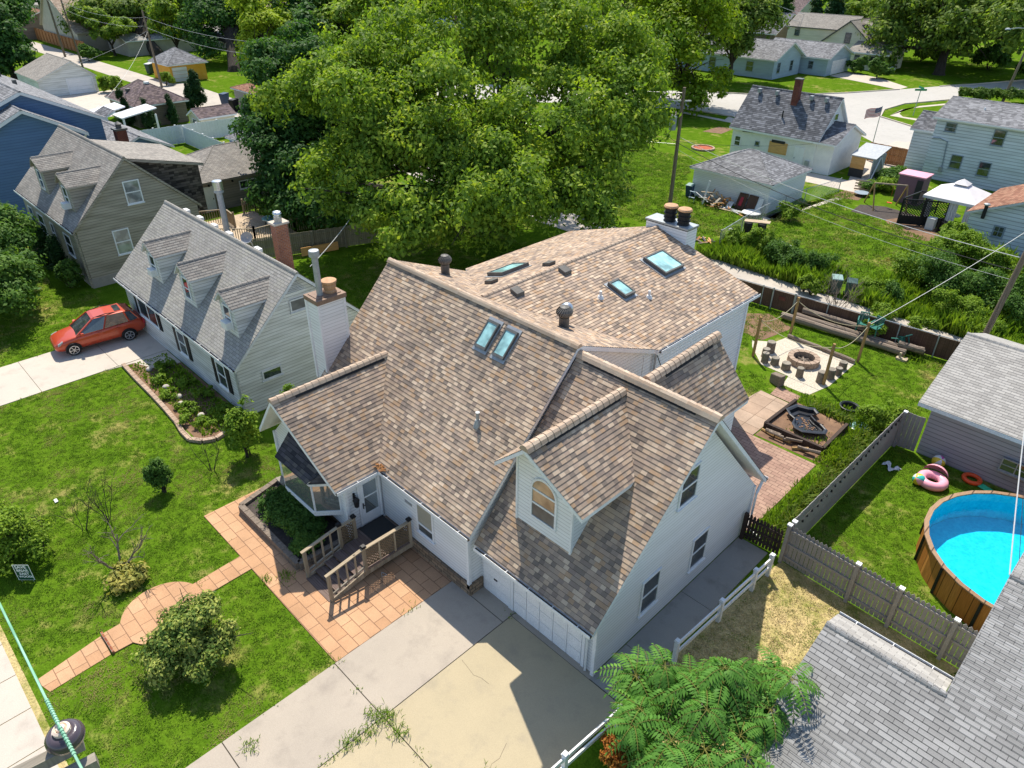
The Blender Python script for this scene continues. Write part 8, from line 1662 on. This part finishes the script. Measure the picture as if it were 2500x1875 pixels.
# grass tufts on the near lawns -------------------------------------------------
def grass_tufts():
    rg = random.Random(1); mb = MB()
    for i in range(15):
        a = rg.random()*6.28; s = rg.uniform(.3,1.5); p = V(rg.gauss(0,.05),rg.gauss(0,.05),0); d = V(math.cos(a)*s,math.sin(a)*s,1).normalized(); l = rg.uniform(.03,.065); sd = V(-math.sin(a),math.cos(a),0)*.007; q1 = p+d*l*.6; q2 = q1+(d+V(math.cos(a),math.sin(a),-.4)*.5).normalized()*l*.5
        mb.poly([p-sd,p+sd,q1+sd,q1-sd]); mb.poly([q1-sd,q1+sd,q2+sd*.2,q2-sd*.2])
    t = NT('grass_blade'); oi = t.n('ObjectInfo'); n1 = t.noise(oi.outputs['Location'], .5, 4, .65); n2 = t.noise(oi.outputs['Location'], .13, 3)
    c = t.ramp(t.m_('ADD', t.m_('MULTIPLY', oi.outputs['Random'], .45), t.m_('MULTIPLY', n1, .55)), [(.2,(.065,.145,.010)),(.45,(.115,.21,.016)),(.7,(.19,.29,.03))])
    k = t.m_('ADD', t.m_('MULTIPLY', n1, .6), t.m_('MULTIPLY', n2, .4)); c = t.mix(t.rng(k, .52, .62, 0, .85), c, (.36,.29,.12)); t.out(c, .7, spec=.05)
    gm = t.m; tr = t.n('BsdfTranslucent'); t.set(tr.inputs[0], t.mix(1.0, c, (1.2,1.3,.6), 'MULTIPLY')); mx = t.n('MixShader', {0: .3, 1: t.b.outputs[0], 2: tr.outputs[0]}); t.t.links.new(mx.outputs[0], t.t.nodes['Material Output'].inputs[0])
    t2 = NT('dry_grass_blade'); oi = t2.n('ObjectInfo'); n1 = t2.noise(oi.outputs['Location'], .9, 4); c = t2.ramp(t2.m_('ADD', t2.m_('MULTIPLY', oi.outputs['Random'], .4), t2.m_('MULTIPLY', n1, .6)), [(.3,(.2,.26,.04)),(.45,(.42,.34,.14)),(.7,(.6,.47,.25))]); t2.out(c, .7)
    def inside(p, poly):
        r_ = False; j = len(poly)-1
        for i in range(len(poly)):
            if (poly[i][1] > p[1]) != (poly[j][1] > p[1]) and p[0] < (poly[j][0]-poly[i][0])*(p[1]-poly[i][1])/(poly[j][1]-poly[i][1])+poly[i][0]: r_ = not r_
            j = i
        return r_
    lawns = [('lawn_grass', 'short green grass of the front lawns', [[(-37.1,-.7),(-13.9,-.6),(-13.9,6.22),(-19.15,6.25),(-19.15,4.8),(-20.05,4.8),(-20.2,6.25),(-23.1,6.25),(-23.1,10.5),(-27.4,10.5),(-27.4,8.0),(-37.1,8.2)]], 62, gm, .95),
             ('lawn_grass', 'short green grass of the lawn behind the red car', [[(-62,-2),(-41.3,1),(-41.3,10.4),(-47.8,10.4),(-49,9),(-62,9)]], 26, gm, 1.5),
             ('lawn_grass', 'green grass of the pool lawn', [[(-6.15,20.3),(0,20.0),(3.8,23),(-3.2,25),(-2.2,27.8),(.2,28.8),(0,30.3),(-5.4,30.2),(-6.15,29.9)]], 62, gm, 1.0),
             ('lawn_grass', 'green grass of the fire pit yard', [[(-19,30),(-12.9,27),(-12.5,31),(-10.9,31.2),(-7.4,30.6),(-5.7,31),(-6.3,39.6),(-18,38.4)]], 34, gm, 1.3),
             ('lawn_grass', 'green grass of the yard behind the white dormered house', [[(-42.3,18.5),(-28.5,18.2),(-23.6,14),(-23.7,29),(-30,36),(-42,36)]], 24, gm, 1.6),
             ('lawn_grass', 'long grass of the back yard beyond the alley', [[(-25,46.6),(-4,46),(-4,58.5),(-13,59),(-14,58),(-17.5,60.5),(-22,61),(-23,66),(-25,66)],[(-44,46.2),(-26,46.2),(-25.6,54),(-34,55),(-40,66),(-56,66)]], 12, gm, 2.6),
             ('dry_grass', 'dry straw-coloured grass beside the corner house', [[(-6.7,11.4),(-3.1,11.4),(-3.1,16),(-.3,16),(-.2,19.5),(-6.2,19.9)]], 90, t2.m, 1.0)]
    skip = [lambda x, y: math.hypot(x+19.5, y-3.3) < 1.36, lambda x, y: -20.1 < x < -18.85 and -1 < y < 2.3, lambda x, y: math.hypot(x-.25, y-25.2) < 3.65, lambda x, y: -15.4 < x < -10.3 and 31.4 < y < 36.3 and not (x > -12 and y < 31.4)]
    tufts = []
    for i, mt in enumerate((gm, t2.m)):
        b2 = MB(); b2.v = list(mb.v); b2.f = list(mb.f); b2.mi = list(mb.mi); o = b2.build('grass_tuft', mt, None, loc=V(0,0,0)); o.location = (-30-i*.2, 14.2, .6); tag(o, 'grass tuft', 'grass', None, 'stuff'); tufts.append(o)
    for nm, lb, polys, dens, mt, s in lawns:
        pts = []
        for poly in polys:
            x0, x1 = min(p[0] for p in poly), max(p[0] for p in poly); y0, y1 = min(p[1] for p in poly), max(p[1] for p in poly)
            for i in range(int((x1-x0)*(y1-y0)*dens)):
                x, y = rg.uniform(x0,x1), rg.uniform(y0,y1)
                if not inside((x,y), poly) or any(f(x,y) for f in skip): continue
                pts.append((x+rg.gauss(0,.05),y+rg.gauss(0,.05),.0))
        cx, cy = sum(p[0] for p in pts)/len(pts), sum(p[1] for p in pts)/len(pts)
        me = bpy.data.meshes.new(nm); me.from_pydata([(x-cx,y-cy,z_) for x, y, z_ in pts], [], []); o = bpy.data.objects.new(nm, me); o.location = (cx,cy,0); col.objects.link(o); tag(o, lb, 'grass', None, 'stuff')
        ng = bpy.data.node_groups.new('grass_scatter', 'GeometryNodeTree'); ng.interface.new_socket('Geometry', in_out='INPUT', socket_type='NodeSocketGeometry'); ng.interface.new_socket('Geometry', in_out='OUTPUT', socket_type='NodeSocketGeometry')
        gi, go, ip, ob, rr, rs = (ng.nodes.new(t_) for t_ in ('NodeGroupInput','NodeGroupOutput','GeometryNodeInstanceOnPoints','GeometryNodeObjectInfo','FunctionNodeRandomValue','FunctionNodeRandomValue'))
        rr.data_type = 'FLOAT_VECTOR'; rr.inputs[0].default_value = (-.25,-.25,0); rr.inputs[1].default_value = (.25,.25,6.28); rs.data_type = 'FLOAT'; rs.inputs[2].default_value = .6*s; rs.inputs[3].default_value = 1.5*s
        ob.inputs['Object'].default_value = tufts[0 if mt is gm else 1]; ob.inputs['As Instance'].default_value = True
        for a_, b_ in ((gi.outputs[0],ip.inputs['Points']),(ob.outputs['Geometry'],ip.inputs['Instance']),(rr.outputs[0],ip.inputs['Rotation']),(rs.outputs[1],ip.inputs['Scale']),(ip.outputs[0],go.inputs[0])): ng.links.new(a_, b_)
        o.modifiers.new('scatter', 'NODES').node_group = ng
grass_tufts()
# ------------------------------------------------------------------ light
w = bpy.data.worlds.new('World'); sc.world = w; w.use_nodes = True
bg = w.node_tree.nodes['Background']; sk = w.node_tree.nodes.new('ShaderNodeTexSky'); sk.sky_type = 'NISHITA'; sk.sun_disc = False
SUN = V(-.52, .39, 1.0).normalized()
sk.sun_elevation = math.asin(SUN.z); sk.sun_rotation = math.atan2(SUN.x, SUN.y)
sk.air_density = 1.0; sk.dust_density = .6
w.node_tree.links.new(sk.outputs[0], bg.inputs[0]); bg.inputs[1].default_value = .15
ld = bpy.data.lights.new('sun', 'SUN'); lo_ = bpy.data.objects.new('sun', ld); col.objects.link(lo_)
ld.energy = 5.0; ld.angle = rad(.53); ld.color = (1.0, .93, .81)
lo_.rotation_euler = SUN.to_track_quat('Z', 'Y').to_euler(); lo_.location = (-30, 30, 60)
sc.view_settings.view_transform = 'Standard'; sc.view_settings.look = 'None'; sc.view_settings.gamma = 1.0; sc.view_settings.use_curve_mapping = False
sc.view_settings.exposure = .42
sc.cycles.max_bounces = 8; sc.cycles.diffuse_bounces = 3; sc.cycles.glossy_bounces = 3; sc.cycles.transmission_bounces = 4; sc.cycles.transparent_max_bounces = 8
sc.cycles.use_denoising = True
